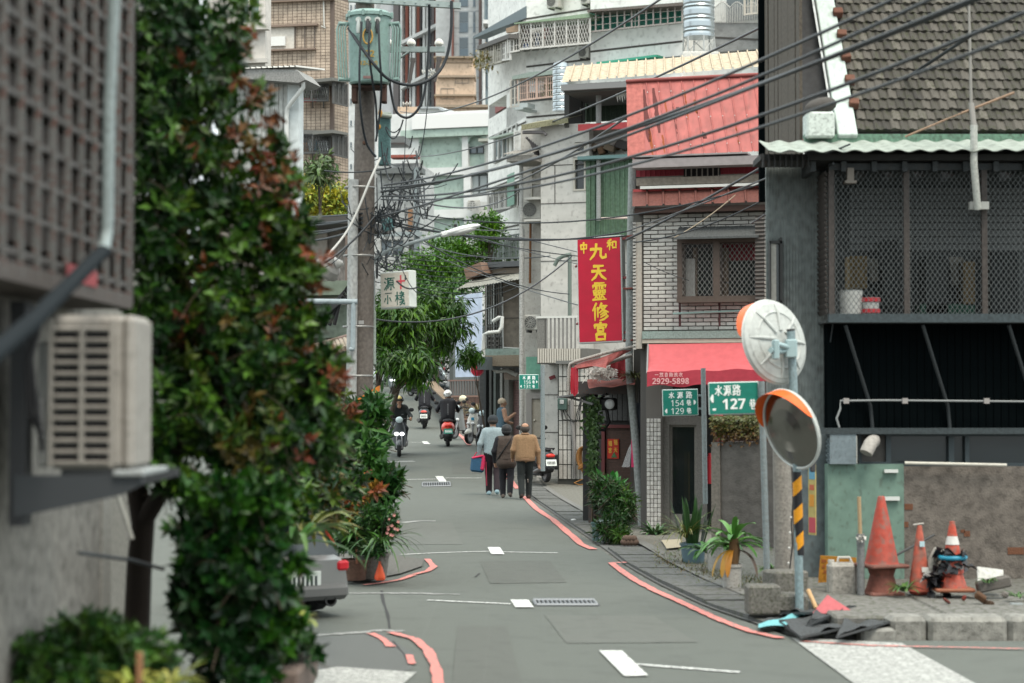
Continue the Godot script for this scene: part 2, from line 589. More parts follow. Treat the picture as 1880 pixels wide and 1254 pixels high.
# the scene
func _ready()->void:
	var cam:=Camera3D.new()
	cam.name="camera"
	add_child(cam)
	cam.position=CAM
	cam.rotation.x=PITCH
	var lens:=CameraAttributesPhysical.new()
	lens.frustum_focal_length=12.0*F/627.0
	lens.frustum_focus_distance=38.0
	lens.frustum_near=0.1
	lens.frustum_far=900.0
	lens.exposure_aperture=2.3
	lens.exposure_shutter_speed=100.0
	cam.attributes=lens
	cam.near=0.1
	cam.far=900.0
	cam.current=true
	var env:=Environment.new()
	env.background_mode=Environment.BG_SKY
	var sm:=ProceduralSkyMaterial.new()
	sm.sky_top_color=lin(0.9,0.99,1.0)
	sm.sky_horizon_color=lin(0.5,0.54,0.55)
	sm.sky_curve=0.45
	sm.ground_bottom_color=lin(0.12,0.12,0.12)
	sm.ground_horizon_color=lin(0.3,0.32,0.32)
	sm.sky_energy_multiplier=1.0
	var sky:=Sky.new()
	sky.sky_material=sm
	env.sky=sky
	env.tonemap_mode=Environment.TONE_MAPPER_LINEAR
	env.tonemap_exposure=2.9
	env.sdfgi_enabled=true
	env.ssao_enabled=true
	env.ssil_enabled=true
	var we:=WorldEnvironment.new()
	we.name="environment"
	we.environment=env
	add_child(we)
	var sun:=DirectionalLight3D.new()
	sun.name="sun"
	sun.light_energy=0.42
	sun.light_angular_distance=25.0
	sun.light_color=Color(1.0,0.97,0.92)
	sun.shadow_enabled=true
	sun.rotation_degrees=v3(-62,25,0)
	add_child(sun)
	rng.seed=11
	make_textures()
	street()
	dark_house()
	brick_house()
	gate_shed()
	concrete_block()
	shop_row()
	apartment_block()
	far_towers()
	left_side()
	pole_and_wires()
	right_corner()
	signs()
	planting()
	traffic()
	walkers()
	foreground()
# street
func xr(d:float)->float:
	if d<16.0:return 14.0
	var e:=[v2(16,2.3),v2(18.9,1.78),v2(21.5,1.5),v2(24,1.3),v2(26.3,1.2),v2(30,1.0),v2(33.5,0.8),v2(42,0.37),v2(45,0.2),v2(54,-0.45),v2(60,-1.2),v2(70,-1.9),v2(85,-3.3),v2(100,-4.6),v2(115,-6.5),v2(200,-7.0)]
	for i in e.size()-1:
		if d<=e[i+1].x:return lerpf(e[i].y,e[i+1].y,(d-e[i].x)/(e[i+1].x-e[i].x))
	return-7.0
func sheet(mb:MB,lift:float,left:Callable,right:Callable,d0:float,d1:float,step:float)->void:
	var d:=d0
	while d<d1:
		var e:=minf(d+step,d1)
		var a:=v3(left.call(d),ground(d)+lift,-d)
		var b:=v3(right.call(d),ground(d)+lift,-d)
		var c:=v3(right.call(e),ground(e)+lift,-e)
		var f:=v3(left.call(e),ground(e)+lift,-e)
		var u:=Vector3.UP
		mb.squad(a,b,c,f,u,u,u,u)
		d=e
func painted(mb:MB,px:Array,w:float,lift:float,ragged:=0.0)->void:
	var p:=[]
	for i in px.size()-1:
		var n:=maxi(2,int(px[i].distance_to(px[i+1])/9.0))
		for k in n:
			var q:Vector2=px[i].lerp(px[i+1],float(k)/n)
			p.append(gp(q.x,q.y))
	var z:Vector2=px[-1]
	p.append(gp(z.x,z.y))
	var prev:=[]
	for i in p.size():
		var d:Vector3=p[mini(i+1,p.size()-1)]-p[maxi(i-1,0)]
		d.y=0
		var s:=v3(-d.z,0,d.x).normalized()
		var row:=[p[i]+s*(w/2+rng.randf_range(-ragged,ragged)),p[i]-s*(w/2+rng.randf_range(-ragged,ragged))]
		for k in 2:row[k].y=ground(-row[k].z)+lift
		if i:mb.squad(prev[0],prev[1],row[1],row[0],Vector3.UP,Vector3.UP,Vector3.UP,Vector3.UP)
		prev=row
func patch(mb:MB,px:Array,lift:float)->void:
	var c:=[]
	for q in px:
		var g:=gp(q.x,q.y)
		g.y=ground(-g.z)+lift
		c.append(g)
	var poly:=PackedVector2Array()
	for q in c:poly.append(v2(q.x,q.z))
	var id:=Geometry2D.triangulate_polygon(poly)
	for i in range(0,id.size(),3):
		mb.tri(c[id[i]],c[id[i+1]],c[id[i+2]],Vector3.UP,Vector3.UP,Vector3.UP)
func street()->void:
	var mb:=nb()
	sheet(mb,-0.02,func(_d):return-150.0,func(_d):return 150.0,-20,480,1.0)
	struct("ground",mb,mat(0.16,0.155,0.14,0.95,{"t":"blotch","s":4.0,"d":"moss","ds":3.0,"b":0.8,"bt":"fine"}))
	mb=nb()
	sheet(mb,0.0,func(d):return-9.0 if d<40 else-12.0,xr,-3,130,0.5)
	struct("road",mb,mat(0.17,0.182,0.165,0.92,{"t":"gravel","s":0.5,"d":"lane","ds":5.0,"b":0.6,"bt":"grit","x":0.25}))
	var white:=mat(0.68,0.69,0.66,0.75,{"t":"soft","s":0.6,"d":"wear","ds":0.9})
	var V:=func(a,b):return v2(a,b)
	var blocks:=[
		[[1100,1197,1142,1197,1190,1243,1146,1244],"long white bar painted across the nearest end of the road centre"],
		[[937,1103,970,1103,980,1117,946,1117],"white block on the road beside the long drain grate"],
		[[895,1006,918,1006,926,1019,902,1019],"white block in the middle of the road before the walkers"],
		[[799,875,813,875,821,886,807,886],"white block beside the small drain grate behind the walkers"],
		[[774,811,784,811,790,816,779,816],"small white block between the two nearer scooters"],
	]
	for b in blocks:
		mb=nb()
		var q:=[]
		for i in range(0,8,2):q.append(v2(b[0][i],b[0][i+1]))
		patch(mb,q,0.012)
		solo("road_mark",b[1],"road marking",mb,white,"white blocks along the road centre")
	var worn:=mat(0.42,0.425,0.4,0.85,{"t":"blotch","s":0.7,"d":"wear","ds":0.8})
	var lines:=[
		[[1168,1221,1358,1236],0.07,"white line running right from the nearest long bar"],
		[[785,1103,938,1110],0.06,"white line running left from the block beside the long grate"],
		[[735,1019,820,1015,898,1013],0.06,"white line running left from the block before the walkers"],
		[[922,1014,1024,1016],0.06,"white line running right from the block before the walkers"],
		[[728,881,802,880],0.07,"white line left of the block by the small grate"],
		[[818,878,884,878],0.07,"white line right of the block by the small grate"],
		[[735,812,776,813],0.06,"white line running left from the farthest block"],
		[[744,710,772,706],0.35,"worn white stop line far up at the bend"],
		[[708,735,722,733],0.2,"short white dash under the tree branch far up the road"],
	]
	for l in lines:
		mb=nb()
		var q:=[]
		for i in range(0,l[0].size(),2):q.append(v2(l[0][i],l[0][i+1]))
		painted(mb,q,l[1],0.008,0.006)
		solo("road_line",l[2],"road marking",mb,white)
	mb=nb()
	patch(mb,[V.call(1452,1172),V.call(1655,1182),V.call(1800,1262),V.call(1575,1262)],0.008)
	solo("zebra_stripe","broad worn white band painted at the right corner before the kerb","road marking",mb,worn)
	mb=nb()
	patch(mb,[V.call(585,1232),V.call(620,1226),V.call(765,1236),V.call(735,1262),V.call(575,1262)],0.008)
	solo("zebra_stripe","broad white band cut off at the lower left edge of the road","road marking",mb,worn)
	for s in [[[575,1168,640,1164,700,1158,740,1160],0.1,"pale worn stripe at the mouth of the left alley"],[[640,1090,740,1090,845,1092],0.09,"pale scar across the road behind the silver car"],[[736,960,770,957,800,957],0.2,"pale worn patch on the left beside the planter bushes"],[[700,850,730,848,760,847],0.3,"pale worn patch under the nearest scooter rider"]]:
		mb=nb()
		var q:=[]
		for i in range(0,s[0].size(),2):q.append(v2(s[0][i],s[0][i+1]))
		painted(mb,q,s[1],0.006,0.03)
		solo("faded_line",s[2],"road marking",mb,mat(0.33,0.335,0.32,0.85,{"t":"blotch","s":0.5,"d":"wear","ds":0.5}))
	var red:=mat(0.62,0.2,0.17,0.8,{"t":"soft","s":0.4,"d":"wear","ds":1.1})
	for s in [
		[[962,912,985,935,1015,955,1050,985,1066,1000,1090,1010],0.11,"red line along the right edge from the walkers to the planters"],
		[[1180,1033,1122,1035,1160,1063,1200,1085,1260,1112,1320,1140,1380,1162,1434,1174],0.09,"long red line along the drain covers on the right"],
		[[838,794,850,804,862,818],0.12,"short red line beside the parked scooters on the right"],
		[[905,838,925,868,950,898],0.12,"red line passing behind the legs of the walkers"],
		[[668,1076,700,1072,735,1066,760,1057],0.07,"thin red line at the corner of the left planters"],
		[[762,1056,786,1050,796,1042,785,1028],0.08,"hooked red line at the tip of the left corner"],
		[[718,1163,760,1175,785,1195,800,1225,806,1262],0.075,"curved red line bending into the left alley"],
		[[680,1165,702,1175,718,1190],0.07,"short red dash at the mouth of the left alley"],
		[[750,1205,757,1222],0.05,"tiny red dash inside the curved red line"],
		[[1470,1180,1600,1188,1880,1194],0.05,"thin red line in front of the right kerb"],
	]:
		mb=nb()
		var q:=[]
		for i in range(0,s[0].size(),2):q.append(v2(s[0][i],s[0][i+1]))
		painted(mb,q,s[1],0.014,0.009)
		solo("red_line",s[2],"road marking",mb,red,"red no-parking lines")
	for s in [[980,1104,1090,1104,1098,1113,985,1113,14,"long iron drain grate across the middle of the road"],[776,887,826,886,832,893,776,894,12,"small iron drain grate by the far white block"]]:
		var a:=gp(s[0],s[1])
		var b:=gp(s[2],s[3])
		var d:=gp(s[6],s[7])
		var t:=thing("drain_grate",s[9],"drain grate",place(a))
		mb=nb()
		mb.T=xf(Basis(),v3(0,0.006,0))
		mb.quad(a-a,b-a,b+d-a-a,d-a)
		obj("pit",mb,mat(0.03,0.032,0.034,0.9),t)
		for i in int(s[8])+1:
			mb=nb()
			var f:float=float(i)/s[8]
			var p:=(b-a)*f+Vector3.UP*0.012
			mb.tube([p,p+d-a],0.012,4)
			obj("grate_bar",mb,mat(0.2,0.21,0.22,0.5,{"m":0.6}),t)
		mb=nb()
		for e in [[a,b],[b,b+d-a],[b+d-a,d],[d,a]]:
			mb.tube([e[0]-a+Vector3.UP*0.01,e[1]-a+Vector3.UP*0.01],0.02,4)
		obj("grate_frame",mb,mat(0.22,0.23,0.24,0.5,{"m":0.5}),t)
	for s in [[[700,1085,704,1105,712,1130,716,1155],"dark crack running along the road behind the silver car"],[[722,1178,740,1200,752,1215],"dark crack in the patch of old asphalt at the left"],[[873,1060,880,1053],"short dark scratch in the middle of the road"]]:
		mb=nb()
		var q:=[]
		for i in range(0,s[0].size(),2):q.append(v2(s[0][i],s[0][i+1]))
		painted(mb,q,0.022,0.005,0.006)
		solo("road_crack",s[1],"crack",mb,mat(0.03,0.03,0.03,0.95))
	mb=nb()
	patch(mb,[V.call(575,1172),V.call(700,1162),V.call(760,1200),V.call(755,1232),V.call(560,1236)],0.004)
	struct("asphalt_patch",mb,mat(0.14,0.147,0.14,0.9,{"t":"gravel","s":0.5,"b":0.5}))
	for q in [[880,1030,1010,1030,1040,1070,900,1072,0.9],[1000,1130,1200,1132,1280,1180,1040,1182,1.08],[740,960,830,960,850,1000,740,1000,1.06],[840,1150,930,1150,960,1262,830,1262,0.93],[830,850,880,850,884,870,830,870,0.92]]:
		mb=nb()
		patch(mb,[V.call(q[0],q[1]),V.call(q[2],q[3]),V.call(q[4],q[5]),V.call(q[6],q[7])],0.004)
		struct("asphalt_patch",mb,mat(0.172*q[8],0.18*q[8],0.164*q[8],0.9,{"t":"gravel","s":0.42,"d":"lane","ds":3.0,"b":0.6,"bt":"grit","x":0.25}))
	var gutter:=thing("covered_gutter","row of concrete gutter covers along the right road edge","gutter",place(v3(1.6,ground(22),-22)))
	var d:=16.2
	var cov:=mat(0.15,0.15,0.145,0.92,{"t":"fine","s":0.5,"d":"moss","ds":1.2,"b":0.7,"bt":"fine"})
	while d<46:
		var e:=d+0.5
		if not (d>26.2 and d<28.6):
			mb=nb()
			var w:=0.46
			var lift:=0.03+rng.randf_range(-0.008,0.008)
			var A:=v3(xr(d)+0.1,0,-d)
			var B:=v3(xr(e)+0.1,0,-e)
			var C:=B+v3(w,0,0)
			var D:=A+v3(w,0,0)
			var gap:=v3(0,0,-0.015)
			var P:=[A+gap,B-gap,C-gap,D+gap]
			var lo:=[]
			var hi:=[]
			for p in P:
				lo.append(v3(p.x,ground(-p.z)-0.05,p.z))
				hi.append(v3(p.x,ground(-p.z)+lift,p.z))
			mb.quad(hi[0],hi[1],hi[2],hi[3])
			for i in 4:mb.quad(lo[i],lo[(i+1)%4],hi[(i+1)%4],hi[i])
			obj("gutter_slab",mb,cov,gutter,true)
		d=e
	mb=nb()
	sheet(mb,-0.005,func(q):return xr(q)+0.06,func(q):return xr(q)+0.66,16.2,46,0.5)
	obj("gutter_bed",mb,mat(0.09,0.09,0.086,0.95),gutter,true)
	mb=nb()
	sheet(mb,0.035,func(q):return xr(q)+0.58,func(q):return xr(q)+0.72,16.2,46,0.5)
	obj("gutter_rim",mb,mat(0.2,0.195,0.18,0.92,{"t":"fine","s":0.5,"d":"grime","ds":0.8}),gutter,true)
	mb=nb()
	sheet(mb,0.02,func(q):return xr(q)+0.7,func(q):return 4.5,16.3,60,0.5)
	struct("pavement",mb,mat(0.2,0.19,0.165,0.95,{"t":"fine","s":0.8,"d":"moss","ds":0.9,"b":1.2,"bt":"fine"}))
	mb=nb()
	patch(mb,[V.call(560,1062),V.call(660,1070),V.call(735,1056),V.call(775,1042),V.call(778,1030),V.call(740,1024),V.call(640,1020),V.call(500,1020)],0.02)
	struct("planter_pad",mb,mat(0.16,0.155,0.14,0.95,{"t":"fine","s":0.5,"d":"grime","ds":0.7,"b":0.8,"bt":"fine"}))
# the dark house with the tiled roof, right foreground
func dark_house()->void:
	var T:=frame(1522,1880,19.65,19.65)
	var t:=thing("tile_roof_house","dark grey house with steep tiled roof and meshed veranda at the right","house",T)
	var sheet_m:=mat(0.19,0.215,0.21,0.65,{"t":"streak","s":1.5,"d":"stain","ds":2.2})
	var black:=mat(0.003,0.0045,0.005,0.95,{"x":0.05})
	var dark:=mat(0.035,0.042,0.045,0.6,{"t":"fine","s":1.0,"d":"grime","ds":1.0})
	var brown:=mat(0.06,0.05,0.045,0.65,{"t":"streak","s":0.8})
	var R:=v3(4.6,0,0)
	var W:=func(px,py,z):return lp(T,px,py,z)
	var mb:=nb()
	var a:Vector3=W.call(1408,792,-0.55)
	var b:Vector3=W.call(1526,290,-0.55)
	ribbed(mb,a,v3(b.x-a.x,0,0),v3(0,b.y-a.y,0),22,0.012,v3(0,0,1))
	mb.span(a.x+0.02,b.x,a.y,b.y,-0.75,-0.57)
	obj("side_wall",mb,sheet_m,t)
	mb=nb()
	pbox(mb,T,1474,790,1526,1108,-0.7,-0.42)
	obj("lower_side_wall",mb,mat(0.13,0.16,0.17,0.7,{"t":"blotch","s":1.2,"d":"stain","ds":1.5}),t)
	mb=nb()
	for q in [[1413,442,1436,447],[1413,552,1436,557],[1413,442,1416,557],[1432,436,1437,557]]:pbox(mb,T,q[0],q[1],q[2],q[3],-0.53,-0.44)
	var wf:=obj("side_window",mb,mat(0.02,0.02,0.02,0.5),t)
	mb=nb()
	pbox(mb,T,1416,447,1425,552,-0.53,-0.46)
	obj("sash",mb,mat(0.32,0.31,0.28,0.6,{"t":"soft","s":0.4}),wf)
	mb=nb()
	pbox(mb,T,1425,447,1432,552,-0.53,-0.49)
	obj("pane",mb,dim_glass(),wf)
	var eave:Vector3=W.call(1572,242,-0.35)
	var up:=v3(0,0.755,-0.656)
	var out:=v3(0,0.656,0.755)
	var tw:=0.0885
	var tl:=0.158
	var tm:=nb()
	var pr:=[v2(0,0.002),v2(0.012,0.014),v2(0.034,0.019),v2(0.05,0.008),v2(0.076,0.002),v2(0.0885,0.006)]
	for i in pr.size()-1:
		var p:Vector2=pr[i]
		var q:Vector2=pr[i+1]
		var A:=v3(p.x,0,p.y+0.024)
		var B:=v3(q.x,0,q.y+0.024)
		var C:=v3(q.x,tl*1.1,q.y)
		var D:=v3(p.x,tl*1.1,p.y)
		tm.quad(A,B,C,D)
		tm.quad(v3(p.x,0.002,-0.01),v3(q.x,0.002,-0.01),B,A)
	var tile:=tm.mesh(null)
	var tones:=[mat(0.09,0.082,0.071,0.92,{"t":"fine","s":0.3,"d":"moss","ds":0.7}),mat(0.135,0.123,0.105,0.92,{"t":"fine","s":0.4,"d":"grime","ds":0.5}),mat(0.07,0.064,0.057,0.92,{"t":"fine","s":0.3,"d":"moss","ds":1.1}),mat(0.17,0.155,0.132,0.92,{"t":"fine","s":0.5,"d":"moss","ds":0.5})]
	var rest:=nb()
	var single:=0
	var B3:=Basis(Vector3.RIGHT,up,out)
	for j in 24:
		for i in 34:
			var o:=eave+v3(i*tw+(0.5*tw if j%2 else 0.0)*0.6,0,0)+up*(j*tl)+out*rng.randf_range(-0.005,0.006)+up*rng.randf_range(-0.008,0.008)
			var X:=xf(B3.rotated(out,rng.randf_range(-0.04,0.04)),o)
			if i<21 and j<14:
				shared("roof_tile",tile,X,t,tones[[0,0,1,0,2,1,3,0][rng.randi()%8]])
				single+=1
			else:
				rest.T=X
				for k in range(0,tm.v.size(),3):
					rest.ftri(tm.v[k],tm.v[k+1],tm.v[k+2])
	tag(obj("roof_tiles",rest,tones[0],t),"","","","stuff")
	mb=nb()
	var e0:=eave-out*0.012
	mb.box(e0+v3(1.7,0,0)+up*2.0-out*0.05,v3(3.5,4.2,0.08),B3)
	obj("roof_deck",mb,mat(0.03,0.028,0.026,0.95),t)
	mb=nb()
	mb.cbox(e0+v3(-0.1,0,0)+up*1.85+out*0.02,v3(0.2,3.9,0.09),0.01,B3)
	var bb:=obj("barge_board",mb,mat(0.5,0.58,0.54,0.85,{"t":"soft","s":0.6,"d":"stain","ds":1.5}),t)
	var k:=0
	for py in [578,440,322,186,62]:
		mb=nb()
		mb.cbox(e0+v3(0.01,0,0)+up*(0.36+0.37*k)+out*0.075,v3(0.1,0.09,0.09),0.008,B3.rotated(out,0.1*(k%3-1)))
		obj("brick",mb,mat(0.2,0.09,0.06,0.95,{"t":"fine","s":0.2,"d":"grime","ds":0.3}),bb)
		k+=1
	mb=nb()
	mb.box(e0+v3(-0.36,-0.02,0.0)+up*2.1-out*0.16,v3(0.34,3.9,0.06),B3)
	obj("tarred_strip",mb,mat(0.05,0.052,0.055,0.9,{"t":"blotch","s":0.8,"d":"grime","ds":0.5,"b":0.6,"bt":"fine"}),t)
	var gx:=e0.x-0.53
	for i in 10:
		mb=nb()
		var z0:=-0.55-i*0.27
		mb.box(v3(gx+rng.randf_range(-0.006,0.006),e0.y+1.6,z0-0.13),v3(0.03,3.9,0.255))
		obj("gable_board",mb,mat(0.1,0.085,0.068,0.95,{"t":"streak","s":0.7+0.1*(i%3)}),t)
	mb=nb()
	mb.box(v3(gx-0.03,e0.y+1.6,-3.32),v3(0.1,4.0,0.12))
	obj("gable_post",mb,black,t)
	mb=nb()
	var c0:Vector3=W.call(1503,232,-0.3)
	mb.cbox(c0,v3(0.28,0.26,0.3),0.02)
	obj("plaster_block",mb,mat(0.55,0.6,0.56,0.9,{"t":"soft","s":0.5,"d":"grime","ds":0.5}),t)
	mb=nb()
	mb.ell(c0+v3(0.02,0.2,0),v3(0.17,0.09,0.15),12,Basis(Vector3.FORWARD,-0.25))
	obj("mortar_lump",mb,mat(0.12,0.11,0.1,0.98,{"t":"fine","s":0.25,"b":1.5,"bt":"fine"}),t)
	mb=nb()
	pbox(mb,T,1478,246,1960,262,-0.42,-0.28)
	obj("fascia",mb,mat(0.13,0.24,0.17,0.7,{"t":"streak","s":0.9,"d":"grime","ds":0.6}),t)
	mb=nb()
	var p0:Vector3=W.call(1392,262,-0.3)
	var p1:Vector3=W.call(1385,280,0.35)
	var wv:=v3(0.02,p1.y-p0.y,p1.z-p0.z)
	ribbed(mb,p0,v3(3.35,0.02,0),wv,16,0.024,v3(0,0.97,0.25),true)
	ribbed(mb,p0-v3(0,0.008,0),v3(3.35,0.02,0),wv,16,0.024,v3(0,0.97,0.25),true)
	obj("eave_sheet",mb,mat(0.3,0.335,0.295,0.8,{"t":"soft","s":1.2,"d":"grime","ds":1.2}),t)
	mb=nb()
	pbox(mb,T,1480,236,1990,314,-0.62,-0.5)
	var s0:Vector3=W.call(1396,292,0.1)
	mb.span(s0.x,s0.x+3.4,s0.y-0.01,s0.y+0.05,-0.5,0.1)
	for i in 9:
		mb.span(s0.x+0.02+i*0.055,s0.x+0.035+i*0.055,s0.y-0.08,s0.y+0.05,0.05,0.14)
	obj("eave_batten",mb,mat(0.03,0.03,0.03,0.9),t)
	mb=nb()
	for i in 12:
		mb.span(s0.x+0.5+i*0.3,s0.x+0.55+i*0.3,s0.y-0.12,s0.y-0.02,-0.9,0.08)
	obj("rafter",mb,dark,t)
	mb=nb()
	pbox(mb,T,1522,576,1960,592,-0.06,0.03)
	obj("veranda_sill",mb,mat(0.045,0.06,0.066,0.5,{"t":"streak","s":0.7}),t)
	mb=nb()
	pbox(mb,T,1522,300,1960,312,-0.06,0.02)
	obj("veranda_head",mb,dark,t)
	for x in [1527,1665,1808,1950]:
		mb=nb()
		pbox(mb,T,x-5,304,x+5,577,-0.05,0.012)
		obj("mullion",mb,brown,t)
	for q in [[1533,1660],[1670,1803],[1813,1945]]:
		mb=nb()
		var l:Vector3=W.call(q[0],577,-0.01)
		var h:Vector3=W.call(q[1],310,-0.01)
		wire_diamonds(mb,l,h,0.0245,0.035,0.0036)
		obj("wire_mesh",mb,mat(0.13,0.14,0.14,0.6,{"m":0.3}),t)
	for i in 26:
		mb=nb()
		var yy:float=lerpf(W.call(1515,572,0).y,W.call(1515,318,0).y,i/25.0)
		mb.box(v3(-0.015,yy,-0.28),v3(0.016,0.05,0.5),Basis(Vector3.BACK,0.5))
		obj("slat",mb,brown,t)
	mb=nb()
	pbox(mb,T,1505,312,1960,592,-1.5,-1.35)
	mb.span(-0.02,3.0,W.call(1522,592,0).y,W.call(1522,588,0).y,-1.4,-0.06)
	obj("veranda_back_wall",mb,mat(0.06,0.065,0.066,0.9,{"t":"blotch","s":0.9}),t)
	mb=nb()
	for i in 9:pbox(mb,T,1560,345+i*13,1900,356+i*13,-1.34,-1.3)
	obj("roller_shutter",mb,mat(0.08,0.085,0.085,0.6),t)
	for q in [[1592,475,1612,520],[1742,472,1768,525]]:
		mb=nb()
		var u:Vector3=W.call(q[0],q[1],-1.2)
		var w2:Vector3=W.call(q[2],q[3],-1.2)
		mb.quad(u,v3(w2.x,u.y,-1.2),v3(w2.x,lerpf(u.y,w2.y,0.9),-1.17),v3(lerpf(u.x,w2.x,0.25),w2.y,-1.19))
		obj("curtain",mb,mat(0.16,0.15,0.13,0.95,{"t":"streak","s":0.3}),t)
	for q in [[1560,470,1592,530,0.13,0.09,0.04],[1622,440,1650,560,0.02,0.022,0.022],[1700,470,1740,577,0.025,0.027,0.027],[1768,480,1790,560,0.1,0.07,0.035],[1690,558,1790,577,0.02,0.06,0.04],[1820,460,1870,577,0.015,0.017,0.018]]:
		mb=nb()
		pbox(mb,T,q[0],q[1],q[2],q[3],-1.3,-1.0)
		obj("dim_clutter",mb,mat(q[4],q[5],q[6],0.9,{"t":"blotch","s":0.4}),t)
	mb=nb()
	var q0:Vector3=W.call(1523,800,-0.35)
	var q1:Vector3=W.call(1523,592,-0.35)
	ribbed(mb,v3(q0.x-0.02,q0.y,-0.35),v3(2.6,0,0),v3(0,q1.y-q0.y,0),34,0.015,v3(0,0,1))
	mb.span(q0.x-0.02,q0.x+2.6,q0.y,q1.y,-1.2,-0.36)
	obj("apron",mb,black,t)
	for x in [1552,1694,1852]:
		mb=nb()
		mb.tube([W.call(x,597,-0.02),W.call(x+46,745,-0.29),W.call(x+50,790,-0.3)],0.024,4)
		obj("strut",mb,mat(0.02,0.024,0.026,0.6),t)
	mb=nb()
	mb.tube([W.call(1541,785,-0.2),W.call(1536,768,-0.2),W.call(1543,750,-0.22),W.call(1543,736,-0.22),W.call(1620,735,-0.22),W.call(1960,738,-0.22)],0.011,8)
	var cd:=obj("conduit",mb,mat(0.2,0.21,0.21,0.5),t)
	for x in [1554,1662,1812]:
		mb=nb()
		pbox(mb,T,x-5,731,x+5,741,-0.23,-0.19)
		obj("clip",mb,mat(0.26,0.24,0.23,0.5),cd)
	mb=nb()
	pbox(mb,T,1505,786,1960,797,-0.3,-0.12)
	obj("beam",mb,mat(0.04,0.052,0.056,0.5,{"t":"streak","s":0.6}),t)
	mb=nb()
	holed(mb,T,1577,797,1960,856,[[1582,799,1627,848],[1636,801,1742,850],[1752,801,1772,850],[1780,801,1945,850]],-0.35,-0.25)
	obj("window_frame",mb,mat(0.03,0.042,0.048,0.5),t)
	for q in [[1636,801,1690,850],[1690,801,1742,850],[1752,801,1772,850],[1780,801,1860,850],[1860,801,1945,850]]:
		mb=nb()
		pbox(mb,T,q[0],q[1],q[2],q[3],-0.36,-0.32)
		obj("pane",mb,dim_glass(),t)
	mb=nb()
	pbox(mb,T,1582,799,1627,848,-0.36,-0.3)
	obj("blank_panel",mb,mat(0.09,0.085,0.08,0.8,{"t":"soft","s":0.4}),t)
	mb=nb()
	pbox(mb,T,1524,796,1572,852,-0.32,-0.13)
	obj("meter_cabinet",mb,mat(0.16,0.2,0.22,0.5,{"t":"soft","s":0.5,"d":"stain","ds":0.6}),t)
	for i in 6:
		mb=nb()
		pbox(mb,T,1519,800+i*8.5,1525,804+i*8.5,-0.3,-0.2)
		obj("louvre",mb,mat(0.1,0.13,0.14,0.5),t)
	mb=nb()
	mb.tube([W.call(1607,812,-0.3),W.call(1604,808,-0.16),W.call(1598,815,-0.08),W.call(1590,832,-0.05)],[0.05,0.066,0.07,0.066],12)
	obj("vent_elbow",mb,mat(0.4,0.38,0.35,0.7,{"t":"blotch","s":0.3}),t)
	mb=nb()
	pbox(mb,T,1520,852,1660,1110,-0.4,-0.2)
	obj("green_board",mb,mat(0.14,0.22,0.18,0.8,{"t":"soft","s":1.0,"d":"stain","ds":1.4}),t)
	for q in [[1624,862,1649,868],[1625,912,1652,919]]:
		mb=nb()
		pbox(mb,T,q[0],q[1],q[2],q[3],-0.19,-0.15)
		obj("hinge",mb,mat(0.5,0.52,0.5,0.5),t)
	mb=nb()
	pbox(mb,T,1660,856,1990,1110,-0.5,-0.23)
	var rw:=obj("rendered_wall",mb,mat(0.16,0.14,0.122,0.95,{"t":"blotch","s":1.3,"d":"grime","ds":0.9,"b":1.0,"bt":"fine"}),t)
	for q in [[1661,925,1676,936],[1660,958,1668,968],[1770,975,1781,985],[1850,1005,1880,1018],[1764,972,1772,978]]:
		mb=nb()
		pbox(mb,T,q[0],q[1],q[2],q[3],-0.26,-0.224)
		obj("brick",mb,mat(0.24,0.105,0.06,0.95,{"t":"fine","s":0.2,"b":0.8}),rw)
	mb=nb()
	mb.cyl(W.call(1661,850,-0.14),W.call(1848,854,-0.14),0.017,-1,10)
	obj("ledge_tube",mb,mat(0.52,0.5,0.44,0.6,{"t":"soft","s":0.3}),t)
	mb=nb()
	mb.tube([W.call(1788,230,0.3),W.call(1788,300,0.3),W.call(1795,384,0.16)],0.036,8)
	var rp:=obj("rain_pipe",mb,mat(0.5,0.51,0.47,0.6,{"t":"streak","s":0.6,"d":"stain","ds":0.7}),t)
	mb=nb()
	pbox(mb,T,1781,370,1816,384,0.05,0.12)
	obj("bracket",mb,mat(0.33,0.33,0.31,0.6),rp)
	mb=nb()
	pbox(mb,T,1556,308,1568,331,-0.05,0.05)
	pbox(mb,T,1552,331,1573,336,-0.05,0.06)
	obj("eave_lamp",mb,mat(0.17,0.15,0.13,0.6),t)
	mb=nb()
	mb.tube([W.call(1778,-40,0.1),W.call(1783,190,0.22)],[0.012,0.016],6)
	mb.tube([W.call(1783,190,0.22),W.call(1788,232,0.28)],0.03,6)
	solo_from(T,"antenna_pole","thin dark pole rising in front of the tiled roof","pole",mb,mat(0.2,0.19,0.175,0.6))
	mb=nb()
	mb.tube([W.call(1662,251,0.15),W.call(1740,218,0.2)],0.011,6)
	mb.tube([W.call(1765,208,0.22),W.call(1862,170,0.25)],0.014,6)
	mb.tube([W.call(1740,218,0.2),W.call(1770,206,0.22)],0.008,6)
	solo_from(T,"wooden_rod","thin wooden rod lying across the lower roof tiles","rod",mb,mat(0.33,0.22,0.15,0.8,{"t":"streak","s":0.4}))
	for q in [[1562,579,22,46,0],[1598,579,17,33,1]]:
		var base:Vector3=T*(W.call(q[0],q[1],-0.3))
		var bk:=thing("bucket","plain white plastic bucket on the veranda sill behind the mesh" if q[4]==0 else "red and white plastic bucket on the veranda sill behind the mesh","bucket",place(base),"buckets behind the veranda mesh")
		var s:=20.1/F
		mb=nb()
		mb.lathe(Z3,[v2(0,0),v2(q[2]*0.85*s,0),v2(q[2]*s,q[3]*s),v2(q[2]*1.06*s,q[3]*s),v2(q[2]*0.9*s,q[3]*s),v2(0,q[3]*s*0.94)],20)
		obj("tub",mb,mat(0.6,0.6,0.57,0.5,{"t":"soft","s":0.3}),bk)
